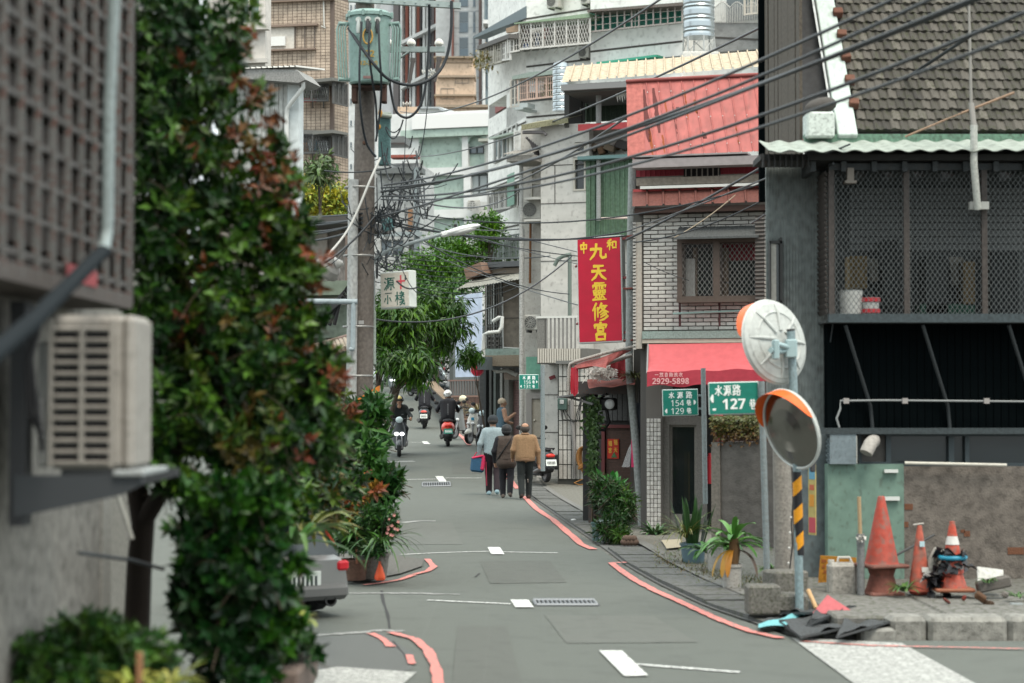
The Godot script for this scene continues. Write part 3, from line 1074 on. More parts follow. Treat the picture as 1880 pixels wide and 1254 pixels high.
		if q[4]==1:
			for h in [0.72,0.1]:
				mb=nb()
				mb.lathe(v3(0,q[3]*s*h,0),[v2(q[2]*0.98*s,0),v2(q[2]*1.08*s,0.005),v2(q[2]*1.08*s,0.045)],20)
				obj("band",mb,mat(0.5,0.04,0.05,0.5),bk)
func solo_from(T:Transform3D,called:String,label:String,category:String,mb:MB,m:Material,group:="")->MeshInstance3D:
	for i in mb.v.size():
		mb.v[i]=T*mb.v[i]
		mb.n[i]=T.basis*mb.n[i]
	return solo(called,label,category,mb,m,group)
func wire_diamonds(mb:MB,l:Vector3,h:Vector3,sx:float,sy:float,r:float)->void:
	var n:=maxi(1,int(round((h.x-l.x)/sx)))
	var rows:=maxi(1,int(round((h.y-l.y)/sy)))
	for i in n+1:
		var z:=[]
		for j in rows+1:
			var off:=sx*0.48*(1 if (j+i)%2 else-1)
			z.append(v3(clampf(l.x+i*(h.x-l.x)/n+off,l.x,h.x),lerpf(l.y,h.y,float(j)/rows),l.z+0.002*(i%2)))
		mb.tube(z,r,3,false)
func window_part(T:Transform3D,t:Node3D,x0:float,y0:float,x1:float,y1:float,panes:int,fm:Material,z:=0.0,gm:Material=null,bar:=3.0,depth:=0.12)->MeshInstance3D:
	var mb:=nb()
	var holes:=[]
	for i in panes:
		holes.append([x0+bar+i*(x1-x0-bar)/panes,y0+bar,x0+(i+1)*(x1-x0-bar)/panes,y1-bar])
	holed(mb,T,x0,y0,x1,y1,holes,z-depth,z+0.03)
	var f:=obj("window",mb,fm,t)
	for h in holes:
		mb=nb()
		pbox(mb,T,h[0]-0.5,h[1]-0.5,h[2]+0.5,h[3]+0.5,z-depth+0.01,z-depth+0.03)
		obj("pane",mb,gm if gm else dim_glass(),f)
	return f
func ac_unit(called:String,label:String,X:Transform3D,w:float,h:float,d:float,group:="")->Node3D:
	var t:=thing(called,label,"air conditioner",X,group)
	var mb:=nb()
	mb.cbox(v3(0,h/2,-d/2),v3(w,h,d),0.02)
	obj("casing",mb,mat(0.45,0.44,0.4,0.6,{"t":"soft","s":0.7,"d":"stain","ds":0.8}),t)
	var r:=minf(h*0.44,w*0.36)
	var c:=v3(-w*0.1,h*0.5,0.004)
	mb=nb()
	mb.lathe(c,[v2(0,0),v2(r,0)],24,Basis(Vector3.RIGHT,PI/2))
	obj("fan_opening",mb,mat(0.05,0.05,0.05,0.8),t)
	mb=nb()
	for i in 4:ring_bar(mb,c+v3(0,0,0.015),r*(0.3+0.23*i),0.008)
	for i in 12:
		var a:=TAU*i/12
		mb.tube([c+v3(cos(a),sin(a),0)*r*0.12+v3(0,0,0.015),c+v3(cos(a),sin(a),0)*r+v3(0,0,0.012)],0.006,4)
	obj("grille",mb,mat(0.3,0.3,0.28,0.6),t)
	mb=nb()
	mb.box(v3(-w*0.3,-0.03,-d/2),v3(0.05,0.06,d))
	mb.box(v3(w*0.3,-0.03,-d/2),v3(0.05,0.06,d))
	obj("foot",mb,mat(0.06,0.06,0.06,0.8),t)
	return t
func ring_bar(mb:MB,c:Vector3,r:float,th:float,k:=20)->void:
	var p:=[]
	for i in k+1:p.append(c+v3(cos(TAU*i/k),sin(TAU*i/k),0)*r)
	mb.tube(p,th,4,false)
func brick_house()->void:
	var T:=frame(1160,1420,30.4,29.8)
	var t:=thing("white_brick_house","white brick house with red tin upper storey and red awning","house",T)
	var W:=func(px,py,z):return lp(T,px,py,z)
	var mb:=nb()
	holed(mb,T,1163,380,1470,632,[[1250,440,1392,546]],-0.25,0.0)
	pbox(mb,T,1163,300,1470,1000,-5.5,-1.4)
	obj("wall",mb,mat(0.1,0.095,0.085,0.9,{"t":"soft","s":0.7}),t)
	var tones:=[mat(0.5,0.48,0.45,0.45,{"t":"soft","s":0.5}),mat(0.56,0.54,0.5,0.45,{"t":"soft","s":0.6}),mat(0.43,0.41,0.38,0.5,{"t":"soft","s":0.4})]
	var x0:float=W.call(1181,500,0.02).x
	var x1:float=W.call(1412,500,0.02).x
	var y0:float=W.call(1290,606,0.02).y
	var y1:float=W.call(1290,384,0.02).y
	var rows:=30
	var bh:=(y1-y0)/rows
	var bw:=0.231
	var bm:=nb()
	bm.cbox(Z3,v3(bw-0.014,bh-0.013,0.03),0.004)
	var whole:=bm.mesh(null)
	var hx0:float=W.call(1246,500,0.02).x
	var hx1:float=W.call(1396,500,0.02).x
	var hy0:float=W.call(1290,552,0.02).y
	var hy1:float=W.call(1290,434,0.02).y
	var rest:=nb()
	var n:=0
	for j in rows:
		var cy:=y0+(j+0.5)*bh
		var x:=x0-(bw*0.5 if j%2 else 0.0)
		while x<x1:
			var l:=maxf(x,x0)
			var r:=minf(x+bw,x1)
			if cy>hy0 and cy<hy1 and r>hx0 and l<hx1:
				if l<hx0:r=hx0
				elif r>hx1:l=hx1
				else:r=l
			if r-l>0.03:
				var m:Material=tones[[0,0,1,1,2][rng.randi()%5]]
				var X:=xf(Basis().rotated(Vector3.BACK,rng.randf_range(-0.004,0.004)),v3((l+r)/2,cy,0.012+rng.randf_range(-0.002,0.002)))
				if r-l>bw-0.001:
					shared("brick",whole,X,t,m)
				else:
					mb=nb()
					mb.T=X
					mb.cbox(Z3,v3(r-l-0.014,bh-0.013,0.03),0.004)
					obj("brick",mb,m,t)
				n+=1
			x+=bw
	mb=nb()
	pbox(mb,T,1166,408,1178,640,-0.3,0.05)
	obj("corner_strip",mb,mat(0.42,0.38,0.33,0.7,{"t":"soft","s":0.5}),t)
	mb=nb()
	var ca:float=W.call(1166,640,0.06).y
	var cb:float=W.call(1166,410,0.06).y
	for i in 38:mb.box(v3(W.call(1165,500,0.06).x,lerpf(ca,cb,i/37.0),0.02),v3(0.05,0.03,0.1))
	obj("corner_teeth",mb,tones[2],t)
	mb=nb()
	pbox(mb,T,1186,620,1214,990,-1.2,-0.03)
	obj("pillar",mb,mat(0.12,0.11,0.1,0.9),t)
	var pm:=nb()
	var pa:float=W.call(1187,900,0.0).x
	var pb2:float=W.call(1213,900,0.0).x
	var qa:float=W.call(1200,990,0.0).y
	var qb:float=W.call(1200,768,0.0).y
	for j in 27:
		for i in 4:
			var ox:=0.03 if j%2 else 0.0
			mb=nb()
			mb.cbox(v3(lerpf(pa,pb2,(i+0.5)/4),lerpf(qa,qb,(j+0.5)/27),-0.02),v3(0.047,0.06,0.03),0.004)
			obj("small_tile",mb,tones[[0,1,2][(i*7+j*5)%3]],t)
	var br:=mat(0.085,0.062,0.05,0.6,{"t":"soft","s":0.4})
	mb=nb()
	holed(mb,T,1243,436,1398,553,[[1252,445,1309,543],[1321,445,1390,543]],-0.05,0.24)
	mb.span(W.call(1243,550,0.24).x,W.call(1400,550,0.24).x,W.call(1243,556,0.24).y,W.call(1243,549,0.24).y,0.0,0.28)
	var wf:=obj("window",mb,br,t)
	for q in [[1252,1309],[1321,1390]]:
		mb=nb()
		wire_diamonds(mb,W.call(q[0],543,0.22),W.call(q[1],445,0.22),0.036,0.05,0.0035)
		obj("wire_grille",mb,mat(0.3,0.28,0.26,0.6),wf)
	for q in [[1278,460,1312,543,0.02],[1335,478,1392,545,0.05]]:
		mb=nb()
		pbox(mb,T,q[0],q[1],q[2],q[3],-0.2,-0.17)
		obj("pane",mb,glass(0.75,0.03,0.04,0.045),wf)
	mb=nb()
	pbox(mb,T,1255,475,1276,545,-0.12,-0.08)
	obj("inner_wall",mb,tones[0],wf)
	mb=nb()
	pbox(mb,T,1272,455,1280,545,-0.16,-0.1)
	pbox(mb,T,1327,455,1337,545,-0.16,-0.1)
	obj("sash",mb,mat(0.11,0.075,0.05,0.6),wf)
	mb=nb()
	pbox(mb,T,1318,440,1395,480,-0.3,-0.2)
	obj("curtain",mb,mat(0.22,0.02,0.03,0.9,{"t":"streak","s":0.3}),wf)
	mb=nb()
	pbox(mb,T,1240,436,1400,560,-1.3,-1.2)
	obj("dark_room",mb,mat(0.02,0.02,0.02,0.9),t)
	mb=nb()
	ribbed(mb,W.call(1237,436,0.42),v3(1.28,0,0),v3(0,0.19,-0.4),30,0.006,v3(0,0.9,0.4))
	mb.box(W.call(1314,436,0.41),v3(1.28,0.03,0.02))
	obj("window_hood",mb,mat(0.09,0.095,0.095,0.6,{"t":"streak","s":0.7}),t)
	for x in [1248,1321]:
		mb=nb()
		mb.box(W.call(x,575,0.12),v3(0.028,0.4,0.03))
		obj("bracket",mb,mat(0.06,0.02,0.02,0.6),t)
	mb=nb()
	mb.tube([W.call(1236,576,0.16),W.call(1378,570,0.16)],0.018,6)
	obj("rail",mb,mat(0.25,0.36,0.33,0.6),t)
	for i in 8:
		pass
	mb=nb()
	ribbed(mb,W.call(1387,556,0.36),v3(0,1.3,0),v3(0.14,0,0.02),22,0.02,v3(0,0,1),true)
	obj("slat_box",mb,mat(0.075,0.066,0.06,0.6),t)
	mb=nb()
	pbox(mb,T,1179,607,1440,621,-0.05,0.1)
	obj("teal_channel",mb,mat(0.27,0.35,0.32,0.5,{"t":"streak","s":0.5,"d":"stain","ds":0.6}),t)
	mb=nb()
	pbox(mb,T,1179,622,1440,629,-0.05,0.08)
	obj("cream_band",mb,mat(0.5,0.45,0.37,0.7,{"t":"soft","s":0.5}),t)
	mb=nb()
	var a:Vector3=W.call(1161,379,0.34)
	ribbed(mb,a,v3(2.25,0.02,0),W.call(1161,347,-0.1)-a,9,0.03,v3(0,0.8,0.5),false,0.16)
	obj("pent_roof",mb,mat(0.15,0.055,0.045,0.75,{"t":"streak","s":0.9,"d":"rust","ds":1.0}),t)
	mb=nb()
	pbox(mb,T,1165,378,1440,388,-0.1,0.3)
	obj("eave_board",mb,mat(0.05,0.035,0.03,0.9,{"t":"fine","s":0.2,"d":"rust","ds":0.3}),t)
	mb=nb()
	pbox(mb,T,1163,344,1440,352,-0.15,-0.02)
	obj("flashing",mb,mat(0.4,0.06,0.06,0.7),t)
	mb=nb()
	pbox(mb,T,1175,338,1440,343,-0.1,0.1)
	obj("white_rail",mb,mat(0.55,0.55,0.52,0.5),t)
	mb=nb()
	pbox(mb,T,1168,323,1440,337,-0.3,-0.05)
	obj("ledge",mb,mat(0.27,0.23,0.19,0.8,{"t":"blotch","s":0.5}),t)
	mb=nb()
	ribbed(mb,W.call(1168,325,-0.3),v3(2.3,0,0),v3(0,0.22,0),30,0.012,v3(0,0,1))
	obj("red_wall",mb,mat(0.2,0.02,0.03,0.7),t)
	mb=nb()
	pbox(mb,T,1255,303,1322,323,-0.31,-0.27)
	var vo:=obj("barred_opening",mb,mat(0.015,0.015,0.015,0.9),t)
	for i in 7:
		mb=nb()
		pbox(mb,T,1258+i*10,303,1260+i*10,323,-0.27,-0.25)
		obj("bar",mb,mat(0.25,0.23,0.2,0.6),vo)
	mb=nb()
	pbox(mb,T,1161,288,1440,304,-0.1,0.22)
	mb.span(W.call(1160,288,0.23).x,W.call(1372,288,0.23).x,W.call(1161,289,0.23).y,W.call(1161,286,0.23).y,-0.1,0.235)
	obj("gutter",mb,mat(0.28,0.25,0.25,0.6,{"t":"soft","s":0.8}),t)
	mb=nb()
	var o:Vector3=W.call(1184,287,0.05)
	var tr:Vector3=W.call(1178,150,-0.75)
	ribbed(mb,o,v3(2.05,0.02,0),tr-o+v3(-0.1,0,0),11,0.018,v3(0,0.5,0.85),false,0.12)
	ribbed(mb,o+v3(2.05,0.02,0),v3(0.5,0,0),tr-o+v3(-0.1,0,0),3,0.018,v3(0,0.5,0.85),false,0.12)
	obj("red_roof",mb,mat(0.43,0.12,0.105,0.5,{"t":"blotch","s":1.6,"d":"stain","ds":2.0}),t)
	for q in [[1196,165,262,11,0],[1199,235,286,5,1],[1217,163,246,8,0],[1222,250,282,4,1],[1236,190,225,3,1],[1250,195,250,4,0],[1258,200,212,8,0],[1274,170,225,6,1],[1281,222,280,8,0],[1292,185,215,5,1],[1301,222,279,8,0],[1311,190,205,4,0],[1325,200,240,3,0],[1350,175,215,4,1],[1369,166,190,5,1],[1361,240,272,6,1],[1367,200,280,2,0],[1380,232,265,4,1],[1398,180,260,2,0]]:
		mb=nb()
		var prev:=[]
		for j in 13:
			var f:=j/12.0
			var hw:float=q[3]*0.5*(0.35+0.65*sin(PI*(0.15+0.8*f)))*rng.randf_range(0.7,1.25)
			var c:float=q[0]+rng.randf_range(-0.6,0.6)
			var P:=func(x:float)->Vector3:return o+v3((x-1184)*30.3/F,0,0)+(tr-o+v3(-0.1,0,0))*((287-lerpf(q[1],q[2],f))/137.0)+v3(0,0.5,0.85)*(0.004 if fmod((x-1184)/22.5,1.0)<0.86 else 0.023)
			var row:=[P.call(c-hw),P.call(c+hw)]
			if j:mb.quad(prev[0],prev[1],row[1],row[0])
			prev=row
		obj("rust_streak",mb,mat(0.13,0.035,0.032,0.85,{"t":"blotch","s":0.2}) if q[4]==0 else mat(0.3,0.075,0.025,0.85,{"t":"blotch","s":0.15}),t)
	mb=nb()
	var uu:=(tr-o)
	var cnt:=0
	for i in 12:
		for j in 3:
			var q:=o+v3(2.05*(i+0.93)/11.0,0,0)+(uu+v3(-0.1,0,0))*(0.12+0.36*j)+v3(0,0.5,0.85)*0.021
			mb.ell(q,v3(0.012,0.012,0.012),6)
	obj("roof_screws",mb,mat(0.5,0.42,0.4,0.5),t)
	mb=nb()
	var bo:Vector3=W.call(1152,287,0.06)
	var b1:Vector3=W.call(1184,287,0.06)
	var bt:Vector3=W.call(1150,152,-0.74)
	var bt1:Vector3=W.call(1180,150,-0.74)
	mb.quad(bo,b1,bt1,bt)
	mb.quad(bo,bt,bt+v3(0,0,-2),bo+v3(0,0,-2))
	obj("red_verge",mb,mat(0.42,0.13,0.11,0.8,{"t":"blotch","s":0.5,"b":1.2,"bt":"fine"}),t)
	mb=nb()
	mb.tube([bt+v3(0,0.02,0.02),bt1+v3(0,0.02,0.02),tr+v3(2.4,0.03,0.02)],0.03,6)
	obj("ridge_cap",mb,mat(0.35,0.1,0.09,0.7,{"t":"fine","s":0.3}),t)
	mb=nb()
	var cnv:=func(u:float,v:float)->Vector3:
		var L:Vector3=W.call(1190,632,0.1).lerp(W.call(1188,683,0.85),v)
		var Rr:Vector3=W.call(1440,628,0.1).lerp(W.call(1455,676,0.85),v)
		var p:=L.lerp(Rr,u)
		p.y-=0.05*sin(v*PI)*(1.0+0.3*sin(u*9.0))-0.012*sin(u*23.0)*v
		return p
	for i in 24:
		for j in 8:
			var P:=[cnv.call(i/24.0,j/8.0),cnv.call((i+1)/24.0,j/8.0),cnv.call((i+1)/24.0,(j+1)/8.0),cnv.call(i/24.0,(j+1)/8.0)]
			mb.quad(P[0],P[1],P[2],P[3])
	var aw:=obj("awning",mb,mat(0.5,0.1,0.11,0.6,{"t":"soft","s":1.0,"back":0.25}),t)
	mb=nb()
	for i in 48:
		var p:Vector3=cnv.call(i/48.0,1.0)
		var q:Vector3=cnv.call((i+1)/48.0,1.0)
		var h:=func(k:int)->float:return 0.235-0.03*absf(sin(k/48.0*PI*3.0+0.6))
		mb.quad(p,q,q-v3(0,h.call(i+1),-0.01),p-v3(0,h.call(i),-0.01))
	obj("valance",mb,mat(0.38,0.035,0.055,0.65,{"t":"soft","s":0.6,"back":0.2}),aw)
	var ink:=mat(0.55,0.3,0.3,0.8)
	mb=nb()
	var g0:Vector3=W.call(1202,684,0.9)
	var X:=xf(Basis(),v3(0,0,g0.z))
	var xx:=g0.x
	for ch in "一茂自助洗衣":
		glyph(mb,ch,X,xx,g0.y,0.06,0.065,0.009,0.004,false)
		xx+=0.072
	obj("awning_characters",mb,ink,aw)
	var l0:Vector3=W.call(1197,700,0.9)
	letters("awning_number","2929-5898",xf(Basis(),l0),0.085,ink,aw)
	for x in [1190,1450]:
		mb=nb()
		mb.tube([W.call(x,632,0.08),cnv.call(0.0 if x<1300 else 1.0,0.99)+v3(0,-0.02,0)],0.014,6)
		obj("awning_arm",mb,mat(0.2,0.2,0.2,0.5),aw)
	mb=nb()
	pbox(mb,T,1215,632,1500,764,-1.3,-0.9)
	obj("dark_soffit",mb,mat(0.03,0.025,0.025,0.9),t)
	var fm:=mat(0.17,0.16,0.145,0.5,{"t":"streak","s":0.5})
	mb=nb()
	holed(mb,T,1216,764,1293,992,[[1229,780,1279,990]],-0.4,-0.16)
	obj("door_frame",mb,fm,t)
	mb=nb()
	holed(mb,T,1229,778,1280,990,[[1234,784,1275,944]],-0.32,-0.24)
	var dr:=obj("door",mb,mat(0.24,0.225,0.2,0.5,{"t":"streak","s":0.5}),t)
	mb=nb()
	pbox(mb,T,1233,783,1276,945,-0.3,-0.28)
	obj("door_glass",mb,glass(0.7,0.02,0.025,0.025),dr)
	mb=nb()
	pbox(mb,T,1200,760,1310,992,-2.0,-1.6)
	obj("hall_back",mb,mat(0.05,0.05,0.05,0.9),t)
	mb=nb()
	pbox(mb,T,1256,830,1264,920,-0.7,-0.6)
	obj("hanging_cloth",mb,mat(0.35,0.25,0.06,0.9),t)
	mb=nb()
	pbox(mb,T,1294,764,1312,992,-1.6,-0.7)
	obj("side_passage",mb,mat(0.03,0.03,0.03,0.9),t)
	mb=nb()
	mb.cyl(W.call(1303,888,-0.35),W.call(1303,838,-0.35),0.055,-1,10)
	mb.cyl(W.call(1303,838,-0.35),W.call(1303,832,-0.35),0.025,-1,8)
	obj("fire_extinguisher",mb,mat(0.4,0.02,0.03,0.4),t)
	mb=nb()
	pbox(mb,T,1176,616,1190,1000,-1.4,-0.25)
	obj("party_wall",mb,mat(0.09,0.085,0.08,0.9),t)
func brick_side()->void:
	var T:=frame(1306,1480,27.0,26.2)
	var W:=func(px,py,z):return lp(T,px,py,z)
	var t:=thing("garden_wall","stained concrete wall topped with rusty slats and creeper under the street signs","wall",T)
	var mb:=nb()
	pbox(mb,T,1308,812,1490,1075,-0.25,0.0)
	obj("render",mb,mat(0.135,0.125,0.115,0.95,{"t":"blotch","s":1.6,"d":"grime","ds":1.0,"b":0.9,"bt":"fine"}),t)
	mb=nb()
	pbox(mb,T,1306,812,1322,1075,-0.3,0.03)
	obj("wall_end",mb,mat(0.2,0.18,0.155,0.9,{"t":"streak","s":0.7,"d":"stain","ds":0.8}),t)
	for i in 5:
		mb=nb()
		pbox(mb,T,1318,765+i*9.5,1480,772+i*9.5,-0.12,-0.07)
		obj("slat",mb,mat(0.16,0.1,0.075,0.85,{"t":"streak","s":0.4,"d":"rust","ds":0.5}),t)
	for x in [1316,1392]:
		mb=nb()
		pbox(mb,T,x-5,758,x+5,812,-0.16,-0.06)
		obj("slat_post",mb,mat(0.3,0.06,0.06,0.8) if x<1350 else mat(0.1,0.09,0.08,0.8),t)
	mb=nb()
	pbox(mb,T,1312,700,1490,815,-2.2,-2.0)
	obj("dark_gap",mb,mat(0.05,0.035,0.03,0.9),t)
	var cr:=thing("creeper","reddish green creeper hanging over the rusty slats of the garden wall","creeper",place(T*W.call(1352,812,0.03)))
	mb=nb()
	mb.colored=true
	for i in 1500:
		var px:=rng.randf_range(1308,1396)
		var py:=764+absf(rng.randfn(0,1))*20
		if py>820:continue
		var p:Vector3=T*W.call(px,py,rng.randf_range(-0.05,0.12))
		mb.col=Color(0.07,0.085,0.02).lerp(Color(0.13,0.06,0.025),clampf((py-765)/55+rng.randf_range(-0.4,0.35),0,1))
		mb.leaf(p,v3(rng.randf_range(-1,1),rng.randf_range(-1,0.3),rng.randf_range(0,1)),v3(0,0.4,1),rng.randf_range(0.035,0.07),0.035)
	tag(obj("foliage",mb,leaf_mat(),cr,true),"","","","stuff")
	mb=nb()
	for i in 10:mb.tube([T*W.call(1312+i*9,765,0.0),T*W.call(1316+i*9,790,0.04),T*W.call(1311+i*9,815,0.02)],0.006,4)
	obj("stem",mb,mat(0.08,0.055,0.035,0.9),cr,true)
func leaf_mat()->StandardMaterial3D:
	return mat(1,1,1,0.38,{"v":true,"back":0.45,"x":0.4})
# gate shed with torn red canopy, tiled wall
func gate_shed()->void:
	brick_side()
	var T:=frame(1048,1180,32.5,31.9)
	var W:=func(px,py,z):return lp(T,px,py,z)
	var t:=thing("gate_shed","dark shed entrance with torn red canopy beside the white brick house","shed",T)
	var rust:=mat(0.075,0.07,0.066,0.8,{"t":"fine","s":0.4,"d":"rust","ds":0.7})
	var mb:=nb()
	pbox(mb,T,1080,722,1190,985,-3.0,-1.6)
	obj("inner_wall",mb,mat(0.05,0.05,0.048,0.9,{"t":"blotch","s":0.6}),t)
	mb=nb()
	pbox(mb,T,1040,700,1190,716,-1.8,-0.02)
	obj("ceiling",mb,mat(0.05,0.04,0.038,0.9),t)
	for x in [1086,1163]:
		mb=nb()
		pbox(mb,T,x-6,712,x+5,985,-0.12,0.02)
		obj("post",mb,rust,t)
	mb=nb()
	pbox(mb,T,1062,712,1170,724,-0.1,0.06)
	obj("lintel",mb,rust,t)
	for i in 7:
		mb=nb()
		pbox(mb,T,1098+i*9,724,1106+i*9,772,-1.6,-1.54)
		obj("board",mb,mat(0.1,0.1,0.098,0.8,{"t":"streak","s":0.5}),t)
	for i in 22:
		mb=nb()
		pbox(mb,T,1108,785+i*5.4,1180,790.2+i*5.4,-1.6,-1.5)
		obj("shutter_slat",mb,mat(0.1,0.055,0.042,0.7,{"t":"streak","s":0.8,"d":"grime","ds":0.6}),t)
	mb=nb()
	pbox(mb,T,1104,783,1110,905,-1.6,-1.45)
	pbox(mb,T,1104,780,1180,786,-1.6,-1.45)
	obj("shutter_rail",mb,mat(0.12,0.03,0.03,0.7),t)
	mb=nb()
	pbox(mb,T,1115,806,1136,842,-1.5,-1.48)
	var pp:=solo_from(T,"spring_paper","red paper with gold writing pasted on the brown shutter","poster",mb,mat(0.42,0.035,0.02,0.8))
	mb=nb()
	var X:=xf(T.basis,T*v3(0,0,-1.479))
	for q in [[1117,809,"福"],[1127,807,"福"],[1117,822,"宮"],[1127,821,"天"]]:
		var g:Vector3=W.call(q[0],q[1],-1.479)
		glyph(mb,q[2],X,g.x,g.y,0.07,0.09,0.013)
	obj("gold_characters",mb,mat(0.6,0.3,0.04,0.6),pp,true)
	mb=nb()
	var l:Vector3=W.call(1122,840,-1.478)
	mb.prism(PackedVector2Array([v2(l.x,l.y),v2(l.x+0.11,l.y),v2(l.x+0.055,l.y+0.1)]),T,-1.479,-1.475)
	obj("green_print",mb,mat(0.06,0.14,0.06,0.8),pp,true)
	var red:=mat(0.34,0.085,0.075,0.75,{"t":"blotch","s":0.8,"d":"grime","ds":0.5,"back":0.2})
	mb=nb()
	cloth(mb,T,[[1054,672,0.9],[1118,650,0.9],[1160,640,0.6]],[[1060,674,1.3],[1112,674,1.2],[1120,655,0.9]],12,5,0.04)
	obj("torn_canopy",mb,red,t)
	mb=nb()
	cloth(mb,T,[[1048,676,1.05],[1054,674,1.1],[1061,676,1.2]],[[1048,722,1.05],[1055,727,1.1],[1062,722,1.2]],6,8,0.03)
	obj("hanging_flap",mb,mat(0.42,0.015,0.03,0.7,{"t":"soft","s":0.4,"back":0.2}),t)
	mb=nb()
	cloth(mb,T,[[1118,662,0.3],[1140,656,0.3],[1160,652,0.3]],[[1115,694,0.2],[1140,695,0.25],[1160,693,0.3]],8,5,0.03)
	obj("canopy_lining",mb,mat(0.25,0.02,0.025,0.8,{"t":"streak","s":0.3}),t)
	mb=nb()
	mb.tube([W.call(1044,725,1.0),W.call(1044,678,1.0),W.call(1047,668,1.0),W.call(1056,664,0.98),W.call(1112,648,0.9),W.call(1162,637,0.6)],0.026,8)
	mb.tube([W.call(1114,667,0.8),W.call(1160,652,0.55)],0.03,4)
	obj("canopy_tube",mb,mat(0.45,0.42,0.38,0.6,{"t":"streak","s":0.4,"d":"rust","ds":0.6}),t)
	mb=nb()
	for i in 420:
		var px:=clampf(1103+rng.randfn(0,1)*11,1072,1128)
		var py:=683+rng.randfn(0,1)*4.5
		var p:Vector3=W.call(px,py,rng.randf_range(0.3,0.6))
		mb.leaf(p,v3(rng.randfn(0,1),rng.randfn(-0.4,1),rng.randfn(0,0.6)),v3(0,0.3,1),rng.randf_range(0.05,0.13),rng.randf_range(0.012,0.035),0.4)
	obj("shredded_lining",mb,mat(0.5,0.46,0.42,0.9,{"back":0.3}),t)
	mb=nb()
	cloth(mb,T,[[1078,697,0.05],[1120,698,0.05],[1166,693,0.05]],[[1082,712,0.75],[1120,710,0.75],[1166,706,0.75]],14,4,0.03)
	obj("rusty_sheet",mb,mat(0.28,0.07,0.055,0.85,{"t":"fine","s":0.3,"d":"rust","ds":0.4}),t)
	mb=nb()
	mb.box(W.call(1052,727,0.3),v3(0.34,0.03,0.5),Basis(Vector3.BACK,0.12))
	mb.box(W.call(1064,735,0.3),v3(0.5,0.03,0.06),Basis(Vector3.BACK,-0.25))
	obj("lean_to_frame",mb,mat(0.13,0.13,0.13,0.7),t)
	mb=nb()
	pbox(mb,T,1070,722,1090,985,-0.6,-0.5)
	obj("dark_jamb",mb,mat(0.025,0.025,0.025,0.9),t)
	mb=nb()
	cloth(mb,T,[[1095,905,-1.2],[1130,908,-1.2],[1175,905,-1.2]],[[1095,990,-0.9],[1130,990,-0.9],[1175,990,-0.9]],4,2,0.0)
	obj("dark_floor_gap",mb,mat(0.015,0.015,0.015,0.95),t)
	mb=nb()
	mb.tube([W.call(1161,300,0.2),W.call(1158,440,0.25),W.call(1155,660,0.35),W.call(1156,690,0.35),W.call(1166,800,0.3),W.call(1180,985,0.25)],0.062,10)
	var pip:=solo_from(T,"drain_pipe","long grey drain pipe leaning down between shed and brick house","pipe",mb,mat(0.3,0.32,0.31,0.6,{"t":"streak","s":0.8,"d":"stain","ds":0.9}))
	mb=nb()
	for q in [[1159,434],[1156,530],[1156,625]]:
		mb.cbox(W.call(q[0],q[1],0.3),v3(0.16,0.03,0.16),0.005)
	sub(obj("pipe_clamp",mb,mat(0.16,0.04,0.03,0.7),pip),T)
	for q in [[1179,1182,0.02,430,"thin grey conduit beside the serrated corner of the brick house"],[1186,1184,0.03,660,"brown conduit along the small tiles of the brick pillar"],[1172,1176,0.014,690,"dark cable hanging beside the drain pipe"],[1208,1206,0.022,790,"black conduit between the brick pillar and the glass door"]]:
		mb=nb()
		var mid:=[]
		for i in 9:mid.append(W.call(lerpf(q[0],q[1],i/8.0)+rng.randf_range(-1.2,1.2),lerpf(q[3],990,i/8.0),0.12))
		mb.tube(mid,q[2],6)
		solo_from(T,"conduit",q[4],"conduit",mb,mat(0.12,0.12,0.12,0.6,{"t":"streak","s":0.5}) if q[2]<0.025 else mat(0.09,0.07,0.06,0.7,{"t":"streak","s":0.5}))
	mb=nb()
	var wet:Vector3=W.call(1172,750,0.2)
	for i in 4:mb.tube([W.call(1171+i*2,740,0.15),W.call(1169+i*3,765,0.2),W.call(1172+i*2,795,0.18)],[0.02,0.04,0.015],6)
	solo_from(T,"cable_bundle","dark bundle of wrapped cables beside the leaning pipe","cables",mb,mat(0.045,0.05,0.06,0.8))
	var m0:Vector3=W.call(1202,742,0.1)
	var bx:=thing("meter_box","small white meter box with blue front beside the street signs","meter box",T*xf(Basis(),m0))
	mb=nb()
	mb.cbox(Z3,v3(0.155,0.24,0.1),0.012)
	obj("casing",mb,mat(0.42,0.43,0.42,0.6),bx)
	mb=nb()
	mb.cbox(v3(0.005,0.01,0.05),v3(0.12,0.17,0.02),0.006)
	obj("blue_front",mb,mat(0.02,0.12,0.3,0.4),bx)
	mb=nb()
	for i in 4:mb.tube([v3(-0.05+0.03*i,-0.12,0),v3(-0.08+0.05*i,-0.3,0.03),v3(0.02+0.02*i,-0.5,0.02),v3(0.06+0.01*i,-0.75,0)],0.009,5)
	obj("lead",mb,mat(0.02,0.02,0.02,0.7),bx)
	var f0:Vector3=W.call(1117,742,0.1)
	var fl:=thing("floodlight","black floodlight with round lens under the torn canopy","floodlight",T*xf(Basis(Vector3.UP,0.2),f0))
	mb=nb()
	mb.cbox(v3(-0.02,0.0,-0.1),v3(0.26,0.2,0.2),0.03)
	mb.box(v3(-0.12,0.12,-0.05),v3(0.2,0.03,0.2),Basis(Vector3.BACK,0.5))
	mb.tube([v3(-0.05,-0.1,-0.1),v3(-0.02,-0.3,-0.1),v3(-0.1,-0.42,-0.1),v3(-0.22,-0.4,-0.1)],0.03,6)
	obj("housing",mb,mat(0.015,0.015,0.016,0.5),fl)
	mb=nb()
	mb.lathe(v3(0.02,0,0.0),[v2(0,0.03),v2(0.055,0.02),v2(0.08,0)],20,Basis(Vector3.RIGHT,PI/2))
	obj("lens",mb,mat(0.5,0.52,0.52,0.15,{"x":0.6}),fl)
	mb=nb()
